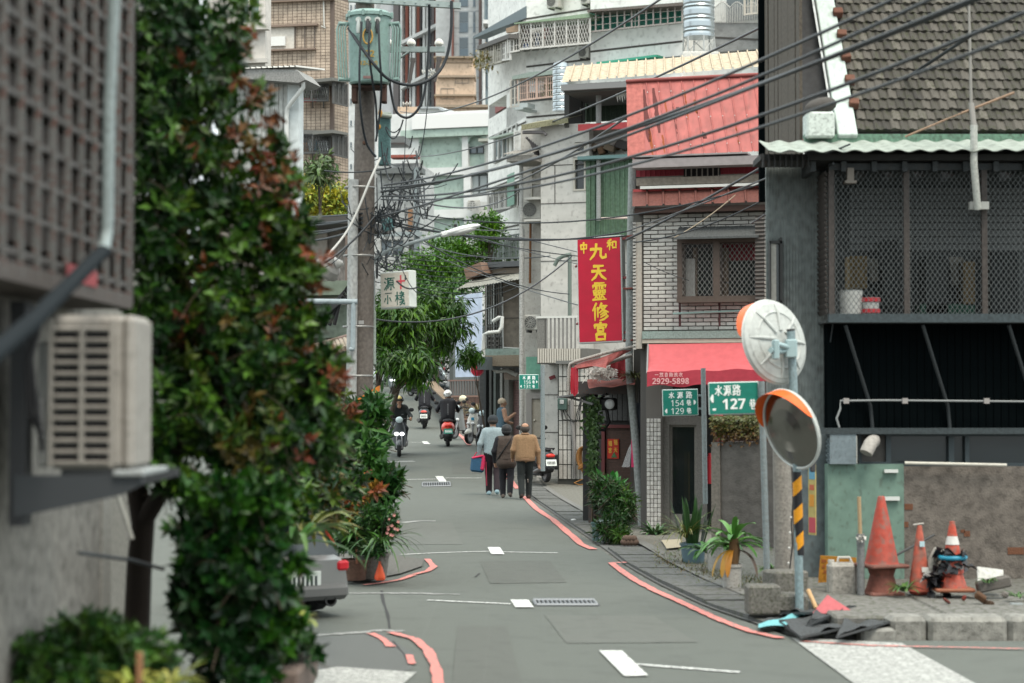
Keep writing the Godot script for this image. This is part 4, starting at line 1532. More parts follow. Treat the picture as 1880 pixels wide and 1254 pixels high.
	mb.cbox(v3(-0.02,0.13,0.0),v3(0.07,0.02,0.02),0.004)
	obj("label_plate",mb,mat(0.6,0.6,0.6,0.5),fl)
	var cr:=thing("ivy","green ivy climbing the left post of the shed","ivy",place(T*W.call(1089,975,0.0)))
	mb=nb()
	mb.colored=true
	for i in 900:
		var py:=rng.randf_range(728,870)
		var px:=1088+rng.randfn(0,1)*(7.0 if py<790 else 4.5)
		mb.col=Color(0.035,0.075,0.025).lerp(Color(0.07,0.12,0.035),rng.randf())
		mb.leaf(T*W.call(px,py,rng.randf_range(0.0,0.25)),v3(rng.randfn(0,1),rng.randfn(-0.6,0.7),rng.randf_range(0.2,1)),v3(0,0.5,1),rng.randf_range(0.05,0.09),0.05)
	tag(obj("foliage",mb,leaf_mat(),cr,true),"","","","stuff")
	mb=nb()
	mb.tube([T*W.call(1085,985,0.03),T*W.call(1089,900,0.06),T*W.call(1086,800,0.06),T*W.call(1090,730,0.05)],0.014,5)
	obj("stem",mb,mat(0.08,0.06,0.04,0.9),cr,true)
	tuft("pipe_fern","spiky fern tuft growing where the pipe leaves the torn canopy",T*W.call(1163,694,0.35),70,0.32,0.02,Color(0.06,0.085,0.03),Color(0.12,0.1,0.04),"fern")
	var ub:=thing("banner_strip","pink banner strip with clear plastic hanging at the leaning pipe","banner",T*xf(Basis(),W.call(1163,858,0.32)))
	mb=nb()
	mb.cbox(v3(0,0.22,0),v3(0.075,0.44,0.012),0.004)
	obj("strip",mb,mat(0.5,0.02,0.1,0.6,{"t":"soft","s":0.3}),ub)
	mb=nb()
	mb.quad(v3(-0.2,0.0,0.01),v3(-0.06,0.0,0.02),v3(-0.02,0.4,0.0),v3(-0.08,0.32,0.0))
	obj("plastic",mb,glass(0.3,0.5,0.5,0.5),ub)
	# white tiled wall behind it
	var TT:=frame(1024,1096,46.8,46.5)
	var w:=thing("tiled_wall","wall of tall white tiles with dark joints beside the torn canopy","wall",TT)
	mb=nb()
	pbox(mb,TT,1024,664,1100,900,-2.2,-0.03)
	obj("backing",mb,mat(0.05,0.05,0.045,0.95),w)
	var tm:=[mat(0.5,0.48,0.44,0.5,{"t":"soft","s":0.8,"d":"stain","ds":1.2}),mat(0.44,0.42,0.385,0.5,{"t":"soft","s":0.5,"d":"stain","ds":0.9})]
	var ta:Vector3=lp(TT,1025.5,880,0)
	var tb:Vector3=lp(TT,1096,664,0)
	var bm:=nb()
	var cw:=(tb.x-ta.x)/9
	var rh:=(tb.y-ta.y)/8
	bm.cbox(Z3,v3(cw-0.022,rh-0.022,0.03),0.004)
	var whole:=bm.mesh(null)
	for j in 8:
		for i in 9:shared("tile",whole,xf(Basis(),v3(ta.x+(i+0.5)*cw,ta.y+(j+0.5)*rh,rng.randf_range(-0.018,-0.012))),w,tm[rng.randi()%2])
	mb=nb()
	pbox(mb,TT,1020,662,1070,668,-0.3,0.2)
	obj("coping",mb,mat(0.2,0.2,0.19,0.8,{"t":"fine","s":0.3}),w)
	var gx:Vector3=lp(TT,1033,742,0.1)
	var gm:=thing("electric_meter","dark green electricity meter on the white tiled wall","meter box",TT*xf(Basis(),gx))
	mb=nb()
	mb.cbox(Z3,v3(0.22,0.28,0.14),0.02)
	obj("casing",mb,mat(0.04,0.07,0.06,0.5),gm)
	mb=nb()
	mb.cbox(v3(0.0,0.05,0.07),v3(0.1,0.1,0.03),0.01)
	obj("dial",mb,mat(0.3,0.31,0.3,0.3),gm)
	mb=nb()
	for i in 3:mb.tube([v3(0.05*i-0.04,-0.13,0),v3(0.1*i,-0.35,0.03),v3(0.3+0.05*i,-0.42,0.03),v3(0.5,0.3,0.02)],0.012,5)
	obj("lead",mb,mat(0.02,0.02,0.02,0.7),gm)
	mb=nb()
	mb.tube([lp(TT,1049,735,0.08),lp(TT,1050,760,0.08),lp(TT,1054,820,0.08),lp(TT,1055,878,0.08)],[0.06,0.06,0.045,0.04],6)
	solo_from(TT,"downpipe","worn grey downpipe in front of the white tiled wall","pipe",mb,mat(0.22,0.21,0.2,0.8,{"t":"streak","s":0.5,"d":"stain","ds":0.6}))
	mb=nb()
	var rc:Vector3=lp(TT,1073,850,0.16)
	for i in 11:
		var p:=[]
		var rx:=rng.randf_range(0.08,0.16)
		var ry:=rng.randf_range(0.22,0.4)
		for k in 15:p.append(rc+v3(cos(TAU*k/14.0+1.6)*rx+0.02*sin(i*3.0),sin(TAU*k/14.0+1.6)*ry-ry+0.38,0.02*i-0.08))
		mb.tube(p,0.014,5,false)
	for i in 5:mb.tube([rc+v3(-0.12,-0.15+0.01*i,0.1),rc+v3(-0.02,-0.1+0.02*i,0.15),rc+v3(0.1,-0.02+0.02*i,0.1)],0.014,5)
	for i in 2:mb.tube([rc+v3(0.03+0.02*i,0.35,0),rc+v3(0.08+0.02*i,1.0,0),rc+v3(0.06,1.45,0)],0.013,5)
	mb.tube([rc+v3(-0.05,-0.38,0),rc+v3(-0.22,-0.46,0.1),rc+v3(-0.05,-0.5,0.25),rc+v3(0.15,-0.47,0.2)],0.014,5)
	solo_from(TT,"rope_coil","coil of orange rope hanging on the white tiled wall","rope",mb,mat(0.36,0.17,0.05,0.9,{"t":"fine","s":0.1}))
func cloth(mb:MB,T:Transform3D,top:Array,low:Array,nu:int,nv:int,sag:float)->void:
	var at:=func(u:float,v:float)->Vector3:
		var row:=[]
		for r in [top,low]:
			var f=u*(r.size()-1)
			var i:=mini(int(f),r.size()-2)
			row.append(lp(T,r[i][0],r[i][1],r[i][2]).lerp(lp(T,r[i+1][0],r[i+1][1],r[i+1][2]),f-i))
		var p:Vector3=row[0].lerp(row[1],v)
		return p+v3(0,-sag*sin(v*PI)+sag*0.4*sin(u*11.0+v*5.0),sag*0.5*sin(u*17.0+v*3.0))
	for i in nu:
		for j in nv:
			mb.quad(at.call(float(i)/nu,float(j)/nv),at.call(float(i+1)/nu,float(j)/nv),at.call(float(i+1)/nu,float(j+1)/nv),at.call(float(i)/nu,float(j+1)/nv))
func tuft(called:String,label:String,at:Vector3,n:int,l:float,w:float,c0:Color,c1:Color,category:="plant",spread:=1.0,up:=0.6,group:="")->Node3D:
	var t:=thing(called,label,category,place(at),group)
	var mb:=nb()
	mb.colored=true
	for i in n:
		var a:=rng.randf()*TAU
		var d:=v3(cos(a)*spread,up+rng.randf_range(-0.35,0.6),sin(a)*spread)
		mb.col=c0.lerp(c1,rng.randf())
		mb.strap(v3(cos(a),0,sin(a))*0.02,d.normalized(),l*rng.randf_range(0.6,1.1),w*rng.randf_range(0.7,1.2),rng.randf_range(0.8,2.2),5)
	obj("foliage",mb,leaf_mat(),t)
	return t
# rendered block with balcony behind
func concrete_block()->void:
	var T:=frame(992,1160,49.4,48.6)
	var W:=func(px,py,z):return lp(T,px,py,z)
	var t:=thing("rendered_building","pale rendered building behind the red vertical sign","building",T)
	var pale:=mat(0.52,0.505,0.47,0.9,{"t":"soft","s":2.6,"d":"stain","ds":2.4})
	var mb:=nb()
	holed(mb,T,993,228,1082,900,[[1052,290,1075,350],[1055,262,1075,280]],-0.35,0.0)
	pbox(mb,T,993,228,1200,900,-6.0,-0.5)
	obj("wall",mb,pale,t)
	mb=nb()
	for q in [[993,302,1078,303.4],[993,372,1078,373.4],[1018,303,1019.2,373],[993,478,1078,479.2],[993,724,1030,725.5],[993,793,1030,794.5]]:pbox(mb,T,q[0],q[1],q[2],q[3],-0.02,0.012)
	obj("joint",mb,mat(0.08,0.075,0.07,0.9),t)
	var fm:=mat(0.4,0.38,0.33,0.7)
	window_part(T,t,1052,290,1075,350,1,fm,0.0)
	window_part(T,t,1055,262,1075,280,1,fm,0.0)
	mb=nb()
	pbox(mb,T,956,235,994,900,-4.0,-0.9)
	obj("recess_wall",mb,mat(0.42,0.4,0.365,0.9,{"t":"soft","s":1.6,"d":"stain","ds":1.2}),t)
	window_part(T,t,975,308,994,328,1,fm,-0.88,null,1.5)
	window_part(T,t,975,336,994,362,1,fm,-0.88,mat(0.12,0.14,0.15,0.4),1.5)
	mb=nb()
	mb.tube([W.call(974,405,-0.8),W.call(973,520,-0.8)],0.03,6)
	obj("rusty_pipe",mb,mat(0.2,0.09,0.04,0.9,{"t":"streak","s":0.5}),t)
	mb=nb()
	pbox(mb,T,966,655,994,715,-0.86,-0.7)
	obj("green_panel",mb,mat(0.15,0.33,0.25,0.8,{"t":"soft","s":0.7}),t)
	mb=nb()
	holed(mb,T,966,722,994,892,[[976,732,994,890]],-0.86,-0.75)
	obj("door_frame",mb,mat(0.2,0.19,0.18,0.7),t)
	mb=nb()
	pbox(mb,T,977,733,994,890,-0.86,-0.8)
	var dd:=obj("door",mb,mat(0.32,0.29,0.24,0.7,{"t":"soft","s":0.5}),t)
	mb=nb()
	mb.ell(W.call(981,772,-0.78),v3(0.035,0.035,0.03),8)
	obj("door_handle",mb,mat(0.4,0.38,0.33,0.3,{"m":0.8}),dd)
	mb=nb()
	mb.tube([W.call(957,300,-0.2),W.call(957,890,-0.2)],0.055,8)
	mb.tube([W.call(961,420,-0.3),W.call(961,890,-0.3)],0.03,8)
	obj("downpipe",mb,mat(0.42,0.42,0.4,0.6,{"t":"streak","s":0.8,"d":"stain","ds":0.9}),t)
	mb=nb()
	mb.cbox(W.call(1021,848,0.02),v3(0.16,0.35,0.06),0.02)
	obj("dark_vent",mb,mat(0.03,0.03,0.03,0.8),t)
	mb=nb()
	ribbed(mb,W.call(1076,440,0.02),v3(1.25,0,0),v3(0,W.call(1076,286,0.02).y-W.call(1076,440,0.02).y,0),10,0.05,v3(0,0,1))
	mb.span(W.call(1076,440,0).x,W.call(1160,440,0).x,W.call(1076,440,0).y,W.call(1076,286,0).y,-1.0,0.0)
	obj("green_sheet_wall",mb,mat(0.12,0.2,0.13,0.6,{"t":"streak","s":1.5,"d":"stain","ds":2.0}),t)
	mb=nb()
	mb.tube([W.call(1099,286,0.15),W.call(1099,405,0.15)],0.06,8)
	obj("downpipe",mb,mat(0.3,0.31,0.3,0.6,{"t":"streak","s":0.6}),t)
	mb=nb()
	mb.tube([W.call(1099,168,0.1),W.call(1099,226,0.1)],0.07,8)
	obj("downpipe",mb,mat(0.3,0.31,0.3,0.6,{"t":"streak","s":0.6}),t)
	mb=nb()
	mb.tube([W.call(1104,401,0.25),W.call(1160,400,0.25)],0.03,6)
	obj("rail",mb,mat(0.5,0.4,0.36,0.6),t)
	mb=nb()
	pbox(mb,T,1064,230,1160,290,-1.2,-1.0)
	obj("open_loft_back",mb,mat(0.025,0.02,0.018,0.95),t)
	mb=nb()
	pbox(mb,T,1060,285,1165,291,-0.6,0.35)
	obj("teal_ledge",mb,mat(0.12,0.2,0.2,0.7),t)
	mb=nb()
	var ra:Vector3=W.call(1065,232,0.7)
	ribbed(mb,ra,v3(1.5,0,0),v3(0,0.17,-1.1),12,0.03,v3(0,1,0.2))
	mb.box(ra+v3(0.7,-0.03,0),v3(1.5,0.16,0.03))
	obj("red_awning",mb,mat(0.3,0.04,0.045,0.7,{"t":"soft","s":0.6}),t)
	for i in 9:
		mb=nb()
		var p:Vector3=W.call(1072+i*10+rng.randf_range(-3,3),262+rng.randf_range(0,15),rng.randf_range(-0.6,0.2))
		mb.cbox(p,v3(rng.randf_range(0.1,0.35),rng.randf_range(0.08,0.25),0.2),0.02,Basis(Vector3.BACK,rng.randf_range(-0.4,0.4)))
		obj("stored_junk",mb,[mat(0.1,0.06,0.035,0.9),mat(0.045,0.04,0.04,0.9),mat(0.14,0.11,0.08,0.9)][i%3],t)
	mb=nb()
	ribbed(mb,W.call(1070,225,-1.6),v3(1.4,0,0),v3(0,1.0,0),11,0.05,v3(0,0,1))
	obj("green_back_wall",mb,mat(0.07,0.1,0.07,0.7,{"t":"streak","s":0.9}),t)
	mb=nb()
	pbox(mb,T,1041,168,1070,235,-1.2,-1.0)
	pbox(mb,T,1036,165,1045,235,-1.2,0.0)
	obj("shelf_recess",mb,mat(0.05,0.05,0.048,0.9),t)
	for i in 3:
		for j in 3:
			mb=nb()
			var sp:Vector3=W.call(1048+i*7.5,185+j*17,-0.9)
			mb.cbox(sp,v3(rng.randf_range(0.05,0.09),rng.randf_range(0.1,0.18),0.1),0.01)
			obj("shelf_item",mb,[mat(0.35,0.34,0.32,0.7),mat(0.2,0.08,0.05,0.7),mat(0.03,0.05,0.1,0.7)][(i+j)%3],t)
	mb=nb()
	for i in 5:mb.leaf(W.call(1132+i*4.5,163,0.3),v3(0.1,-1,0),v3(0,0,1),rng.randf_range(0.25,0.35),0.07,0.0)
	obj("hanging_gloves",mb,mat(0.55,0.55,0.52,0.9),t)
	mb=nb()
	var c0:Vector3=W.call(1031,151,1.0)
	var c1:Vector3=W.call(1040,122,-1.6)
	ribbed(mb,c0,v3(5.7,0.12,0),c1-c0,24,0.05,v3(0,0.9,0.4),false,0.2)
	obj("cream_roof",mb,mat(0.5,0.41,0.29,0.75,{"t":"streak","s":2.0,"d":"grime","ds":2.0}),t)
	mb=nb()
	pbox(mb,T,1030,152,1152,163,0.8,0.98)
	obj("roof_gutter",mb,mat(0.17,0.17,0.17,0.7),t)
	mb=nb()
	pbox(mb,T,1035,160,1200,166,-2.0,0.8)
	obj("roof_soffit",mb,mat(0.1,0.1,0.095,0.9),t)
	mb=nb()
	var d0:Vector3=W.call(958,231,0.3)
	ribbed(mb,d0,v3(1.2,0.12,0),v3(0,0.25,-1.2),18,0.02,v3(0,1,0.2),true)
	mb.box(d0+v3(0.6,0.02,0),v3(1.22,0.13,0.03),Basis(Vector3.BACK,0.1))
	obj("side_roof",mb,mat(0.34,0.32,0.2,0.8,{"t":"fine","s":0.3,"d":"moss","ds":0.5}),t)
	mb=nb()
	mb.tube([W.call(960,243,0.2),W.call(998,243,0.2),W.call(1003,248,0.2)],0.045,8)
	for i in 6:mb.tube([W.call(966+i*4,252+i*3,-0.2),W.call(975+i*3,262+i*6,-0.4),W.call(985,290,-0.5)],0.03,5)
	obj("roof_pipe",mb,mat(0.13,0.12,0.12,0.7),t)
	mb=nb()
	var e0:Vector3=W.call(924,284,0.6)
	ribbed(mb,e0,v3(0.78,0.02,0),v3(0,0.2,-0.9),10,0.02,v3(0,1,0.2),true)
	mb.span(e0.x+0.05,e0.x+0.8,e0.y-0.16,e0.y-0.02,-0.7,0.5)
	obj("lower_side_roof",mb,mat(0.3,0.28,0.25,0.8,{"t":"blotch","s":0.5}),t)
	mb=nb()
	pbox(mb,T,986,640,1080,668,-0.1,0.9)
	obj("balcony_slab",mb,mat(0.12,0.115,0.105,0.9),t)
	for i in 18:
		mb=nb()
		pbox(mb,T,987+i*4.4,640,990+i*4.4,666,0.88,0.93)
		obj("balcony_tile",mb,mat(0.42,0.39,0.34,0.6),t)
	mb=nb()
	pbox(mb,T,984,580,1058,584,0.82,0.92)
	obj("handrail",mb,mat(0.5,0.5,0.47,0.6),t)
	for i in 8:
		mb=nb()
		pbox(mb,T,1002+i*7.5,584,1004.2+i*7.5,641,0.86,0.9)
		obj("baluster",mb,mat(0.16,0.155,0.145,0.6),t)
	mb=nb()
	pbox(mb,T,986,584,1000,641,0.8,0.9)
	obj("balcony_side",mb,mat(0.19,0.185,0.17,0.8,{"t":"streak","s":0.6}),t)
	var s:=50.0/F
	ac_unit("ac_unit","large beige air conditioner on the pale rendered building, above the wires",T*xf(Basis(),W.call(976,402,-0.4)),36*s,34*s,0.35)
	ac_unit("ac_unit","air conditioner half hidden behind the balcony rail of the rendered building",T*xf(Basis(),W.call(977,606,-0.35)),32*s,28*s,0.3)
	mb=nb()
	pbox(mb,T,962,402,996,406,-0.9,-0.05)
	obj("ac_shelf",mb,mat(0.4,0.39,0.36,0.7),t)
	mb=nb()
	pbox(mb,T,962,362,996,366,-0.9,-0.05)
	obj("ac_canopy",mb,mat(0.4,0.39,0.36,0.7),t)
	mb=nb()
	mb.tube([W.call(1018,488,0.5),W.call(1024,476,0.5),W.call(1034,470,0.5),W.call(1048,467,0.5)],0.05,8)
	mb.tube([W.call(1046,467,0.5),W.call(1046,582,0.5)],0.05,4)
	obj("sign_bracket",mb,mat(0.12,0.15,0.13,0.6),t)
	mb=nb()
	mb.cbox(W.call(1014,693,0.1),v3(0.16,0.09,0.05),0.01,Basis(Vector3.BACK,0.35))
	solo_from(T,"house_plate","small dark red plate tilted on the rendered wall","plate",mb,mat(0.14,0.02,0.025,0.6))
	mb=nb()
	var gr:=foot(1010,47.0)
	cloth(mb,T,[[985,868,0.2],[1010,862,0.2],[1040,866,0.2]],[[985,890,1.6],[1010,892,1.6],[1040,890,1.6]],4,3,0.0)
	solo_from(T,"concrete_ramp","low concrete apron at the foot of the rendered building","ramp",mb,mat(0.3,0.28,0.25,0.9,{"t":"blotch","s":0.7}))
# shop houses farther up on the right
func shop_row()->void:
	var T:=frame(866,962,57.6,56.6)
	var W:=func(px,py,z):return lp(T,px,py,z)
	var t:=thing("shop_house","old brown shop house with sheet awning and caged window, right of the trees","house",T)
	var brown:=mat(0.2,0.17,0.14,0.9,{"t":"blotch","s":1.6,"d":"stain","ds":1.5})
	var mb:=nb()
	pbox(mb,T,924,500,962,655,-4,0.0)
	pbox(mb,T,890,500,925,655,-4,-0.6)
	obj("upper_wall",mb,brown,t)
	mb=nb()
	pbox(mb,T,924,583,958,585,-0.1,0.02)
	obj("joint",mb,mat(0.08,0.07,0.06,0.9),t)
	mb=nb()
	pbox(mb,T,880,480,962,490,-4,0.3)
	obj("roof_slab",mb,mat(0.07,0.075,0.08,0.8),t)
	mb=nb()
	pbox(mb,T,893,492,962,502,-1,0.15)
	obj("cornice",mb,mat(0.26,0.22,0.18,0.9,{"t":"fine","s":0.5}),t)
	mb=nb()
	var o:Vector3=W.call(838,532,1.5)
	ribbed(mb,o,v3(2.1,0.3,-0.6),W.call(880,508,0.0)-o,26,0.02,v3(0,1,0.3),true)
	obj("sheet_awning",mb,mat(0.27,0.27,0.24,0.8,{"t":"streak","s":1.0,"d":"grime","ds":1.0}),t)
	mb=nb()
	mb.box(W.call(878,498,0.4),v3(0.6,0.32,0.5),Basis(Vector3.BACK,0.3))
	obj("rusty_hood",mb,mat(0.3,0.2,0.15,0.85,{"t":"fine","s":0.4,"d":"rust","ds":0.6}),t)
	window_part(T,t,892,515,920,640,2,mat(0.3,0.3,0.28,0.7),-0.55,mat(0.1,0.12,0.12,0.25),3.0)
	mb=nb()
	pbox(mb,T,897,566,910,595,-0.55,-0.5)
	obj("curtain",mb,mat(0.5,0.52,0.5,0.9),t)
	for i in 7:
		mb=nb()
		pbox(mb,T,893+i*4.6,520,894.3+i*4.6,640,-0.15,-0.1)
		obj("cage_bar",mb,mat(0.11,0.11,0.105,0.7),t)
	for y in [535,560,598,616,634]:
		mb=nb()
		pbox(mb,T,893,y,922,y+1.6,-0.14,-0.11)
		obj("cage_rail",mb,mat(0.11,0.11,0.105,0.7),t)
	for i in 3:
		for j in 3:
			mb=nb()
			var c:Vector3=W.call(900+i*7,622+j*8,0.0)
			for k in 4:mb.box(c+v3([0.045,-0.045,0,0][k],[0,0,0.05,-0.05][k],0),v3([0.012,0.012,0.1,0.1][k],[0.11,0.11,0.012,0.012][k],0.08))
			obj("breeze_block",mb,mat(0.16,0.15,0.14,0.9),t)
	mb=nb()
	pbox(mb,T,886,652,962,672,-1.0,1.2)
	obj("eave",mb,mat(0.36,0.3,0.23,0.9,{"t":"fine","s":0.6,"d":"grime","ds":0.5}),t)
	mb=nb()
	pbox(mb,T,890,640,958,653,-0.6,0.6)
	obj("eave_top",mb,mat(0.25,0.33,0.3,0.8,{"t":"blotch","s":0.7}),t)
	mb=nb()
	mb.tube([W.call(888,665,1.2),W.call(887,640,1.2),W.call(889,614,1.2),W.call(897,611,1.2),W.call(916,609,1.1),W.call(921,600,1.0),W.call(922,582,1.0),W.call(916,583,1.0),W.call(905,590,1.0)],0.055,8)
	var wp:=obj("white_pipe",mb,mat(0.55,0.56,0.54,0.5),t)
	mb=nb()
	mb.tube([W.call(923,545,0.05),W.call(924,640,0.05),W.call(892,652,0.5)],0.02,5)
	mb.tube([W.call(924,638,0.05),W.call(958,640,0.1)],0.02,5)
	mb.tube([W.call(895,668,1.2),W.call(912,682,0.9),W.call(930,680,0.6),W.call(948,688,0.6)],0.06,7)
	obj("thin_pipe",mb,mat(0.45,0.45,0.43,0.6),t)
	mb=nb()
	pbox(mb,T,925,684,958,697,-0.6,0.5)
	obj("shutter_box",mb,mat(0.3,0.24,0.2,0.8,{"t":"streak","s":0.5}),t)
	mb=nb()
	pbox(mb,T,880,668,962,880,-2.5,-1.2)
	obj("front_wall",mb,mat(0.07,0.07,0.068,0.9,{"t":"blotch","s":0.8}),t)
	for i in 34:
		mb=nb()
		pbox(mb,T,936,699+i*4.6,956,703.2+i*4.6,-0.5,-0.4)
		obj("shutter_slat",mb,mat(0.31,0.19,0.18,0.6,{"t":"streak","s":1.0}),t)
	for q in [[926,934,0.16,0.155,0.14],[918,922,0.3,0.3,0.28],[898,902,0.1,0.105,0.1],[906,910,0.14,0.16,0.15],[888,892,0.06,0.065,0.065]]:
		mb=nb()
		pbox(mb,T,q[0],676,q[1],862,-0.5,-0.15)
		obj("post",mb,mat(q[2],q[3],q[4],0.85,{"t":"streak","s":0.6,"d":"stain","ds":0.7}),t)
	mb=nb()
	pbox(mb,T,893,690,899,860,-0.6,-0.45)
	obj("teal_door",mb,mat(0.05,0.12,0.13,0.6,{"t":"streak","s":0.6}),t)
	mb=nb()
	pbox(mb,T,910,700,918,860,-0.7,-0.5)
	obj("grey_door",mb,mat(0.17,0.17,0.165,0.7,{"t":"streak","s":0.5}),t)
	var s0:Vector3=W.call(876,679,1.4)
	var rs:=thing("round_sign","round red shop sign hanging from the shop house eave","sign",place(T*s0,-0.1))
	mb=nb()
	mb.lathe(Z3,[v2(0,0.03),v2(0.17,0.03),v2(0.185,0.015),v2(0.185,-0.03),v2(0,-0.03)],28,Basis(Vector3.RIGHT,PI/2))
	obj("disc",mb,mat(0.48,0.02,0.05,0.5),rs)
	mb=nb()
	ring_bar(mb,v3(0,0,0.025),0.172,0.008,28)
	for i in 4:mb.box(v3(-0.075+0.05*i,0.015,0.033),v3(0.036,0.014,0.006))
	for i in 3:mb.box(v3(-0.05+0.05*i,-0.035,0.033),v3(0.03,0.01,0.006))
	mb.box(v3(0,0.1,0.033),v3(0.016,0.06,0.006))
	obj("print",mb,mat(0.55,0.25,0.27,0.6),rs)
	mb=nb()
	pbox(mb,T,876,655,893,679,0.8,1.5)
	obj("eave_box",mb,mat(0.1,0.12,0.13,0.7),t)
	var bT:=frame(836,886,66.0,64.0)
	var bn:=thing("calligraphy_banner","tall blue and white banner with black calligraphy hanging beyond the trees","banner",bT)
	mb=nb()
	pbox(mb,bT,836,540,884,692,-0.03,0.0)
	obj("sheet",mb,mat(0.5,0.56,0.68,0.6,{"t":"soft","s":2.0}),bn)
	mb=nb()
	var blue:=mat(0.08,0.1,0.22,0.6,{"t":"blotch","s":0.9})
	for q in [[842,596,30,10,0.5],[868,604,20,9,-0.3],[858,618,26,8,0.1],[850,588,16,6,0.7],[872,585,12,5,-0.5]]:
		var c:Vector3=lp(bT,q[0],q[1],0.004)
		var poly:=PackedVector2Array()
		for k in 14:
			var a:=TAU*k/14
			poly.append(v2(c.x,c.y)+v2(cos(a)*q[2],sin(a)*q[3]).rotated(q[4])*0.5*65.0/F)
		mb.prism(poly,bT,0.0,0.004+q[2]*0.0001)
	obj("blue_print",mb,blue,bn)
	mb=nb()
	var g:Vector3=lp(bT,843,545,0.01)
	var X:=xf(Basis(),v3(0,0,0.012))
	glyph(mb,"星",X,g.x,g.y,0.4,0.5,0.055,0.006,true)
	g=lp(bT,846,577,0.01)
	glyph(mb,"塾",X,g.x,g.y,0.42,0.5,0.05,0.006,true)
	obj("calligraphy",mb,mat(0.02,0.02,0.025,0.7),bn)
	letters("banner_words","Ha",xf(Basis(),lp(bT,840,601,0.015)),0.11,mat(0.75,0.76,0.78,0.6),bn)
	letters("banner_words","on",xf(Basis(),lp(bT,866,601,0.015)),0.11,mat(0.75,0.76,0.78,0.6),bn)
	letters("banner_number","51",xf(Basis(),lp(bT,866,629,0.015)),0.13,mat(0.75,0.76,0.78,0.6),bn)
	var fT:=frame(826,902,78.0,74.0)
	var hut:=thing("grey_hut","grey panelled hut behind the iron fence at the bend","hut",fT)
	for i in 7:
		mb=nb()
		pbox(mb,fT,832+i*10,640,841.6+i*10,730,-0.3,0.0)
		obj("wall_panel",mb,mat(0.17,0.18,0.175,0.8,{"t":"streak","s":0.9,"d":"stain","ds":1.0}),hut)
	mb=nb()
	pbox(mb,fT,838,600,905,645,-0.9,-0.1)
	obj("upper_wall",mb,mat(0.1,0.12,0.12,0.8,{"t":"streak","s":0.6}),hut)
	mb=nb()
	pbox(mb,fT,840,648,850,667,0.02,0.1)
	obj("teal_box",mb,mat(0.06,0.14,0.15,0.6),hut)
	mb=nb()
	pbox(mb,fT,825,600,905,740,-5.0,-1.0)
	obj("back_wall",mb,mat(0.08,0.085,0.08,0.9),hut)
	var fe:=thing("iron_fence","rusty iron railings on a low wall behind the parked scooters","fence",frame(824,892,72.0,70.0))
	var eT:=fe.transform
	for i in 24:
		mb=nb()
		pbox(mb,eT,826+i*2.85,727,827+i*2.85,782,-0.01,0.02)
		obj("railing",mb,mat(0.19,0.1,0.075,0.8,{"t":"fine","s":0.3}),fe)
	mb=nb()
	for y in [726,768,782]:pbox(mb,eT,824,y,893,y+3,-0.02,0.03)
	obj("rail",mb,mat(0.22,0.13,0.1,0.8),fe)
	mb=nb()
	pbox(mb,eT,824,783,893,800,-0.2,0.06)
	obj("low_wall",mb,mat(0.2,0.13,0.11,0.9,{"t":"blotch","s":0.6}),fe)
	for i in 14:
		mb=nb()
		pbox(mb,eT,826+i*4.9,699,827.3+i*4.9,724,-2.4,-2.36)
		obj("upper_railing",mb,mat(0.15,0.13,0.12,0.8),fe)
	mb=nb()
	pbox(mb,eT,822,697,895,699.5,-2.42,-2.34)
	obj("upper_rail",mb,mat(0.2,0.12,0.1,0.8),fe)
	var w:=thing("parapet","dark parapet with worn brown coping along the road at the bend","wall",place(foot(825,74.0)))
	var pa:=pt(836,778,72.0)
	var a:=foot(834,72.5)
	var b:=foot(788,92.0)
	var dir:=(b-a)
	for i in 14:
		var f0:=i/14.0
		var f1:=(i+0.97)/14.0
		var p:=a+dir*f0
		var q:=a+dir*f1
		p.y=ground(-p.z)
		q.y=ground(-q.z)
		mb=nb()
		var sd:=v3(0.14,0,0.02)
		var up:=v3(0,0.85,0)
		mb.quad(p,q,q+up,p+up)
		mb.quad(p+sd,q+sd,q+sd+up,p+sd+up)
		mb.quad(p,p+sd,p+sd+up,p+up)
		obj("panel",mb,mat(0.075,0.08,0.08,0.85,{"t":"streak","s":0.5,"d":"stain","ds":0.5}),w,true)
		mb=nb()
		var m:=(p+q)/2+up+v3(0.07,0.04,0)
		mb.cbox(m,v3(0.42,0.07,p.distance_to(q)*1.02),0.01,Basis.looking_at((q-p).normalized()))
		obj("coping_stone",mb,mat(0.3,0.22,0.15,0.9,{"t":"fine","s":0.4}),w,true)
	mb=nb()
	mb.cbox(a+v3(0.1,0.42,0.1),v3(0.5,0.86,0.3),0.02)
	obj("end_pier",mb,mat(0.22,0.22,0.2,0.9,{"t":"blotch","s":0.5}),w,true)
	tuft("dry_shrub","straw coloured dry shrub in front of the iron fence",pt(880,770,69.5),160,1.2,0.04,Color(0.22,0.17,0.08),Color(0.14,0.12,0.05),"shrub",1.0,1.0)
func sub(o:Node3D,T:Transform3D)->Node3D:
	o.transform=(o.get_parent() as Node3D).global_transform.affine_inverse()*T
	return o
func pquad(mb:MB,T:Transform3D,q:Array,z0:float,z1:float)->void:
	var poly:=PackedVector2Array()
	for p in q:
		var l:=lp(T,p[0],p[1],z1)
		poly.append(v2(l.x,l.y))
	mb.prism(poly,Transform3D(),z0,z1)
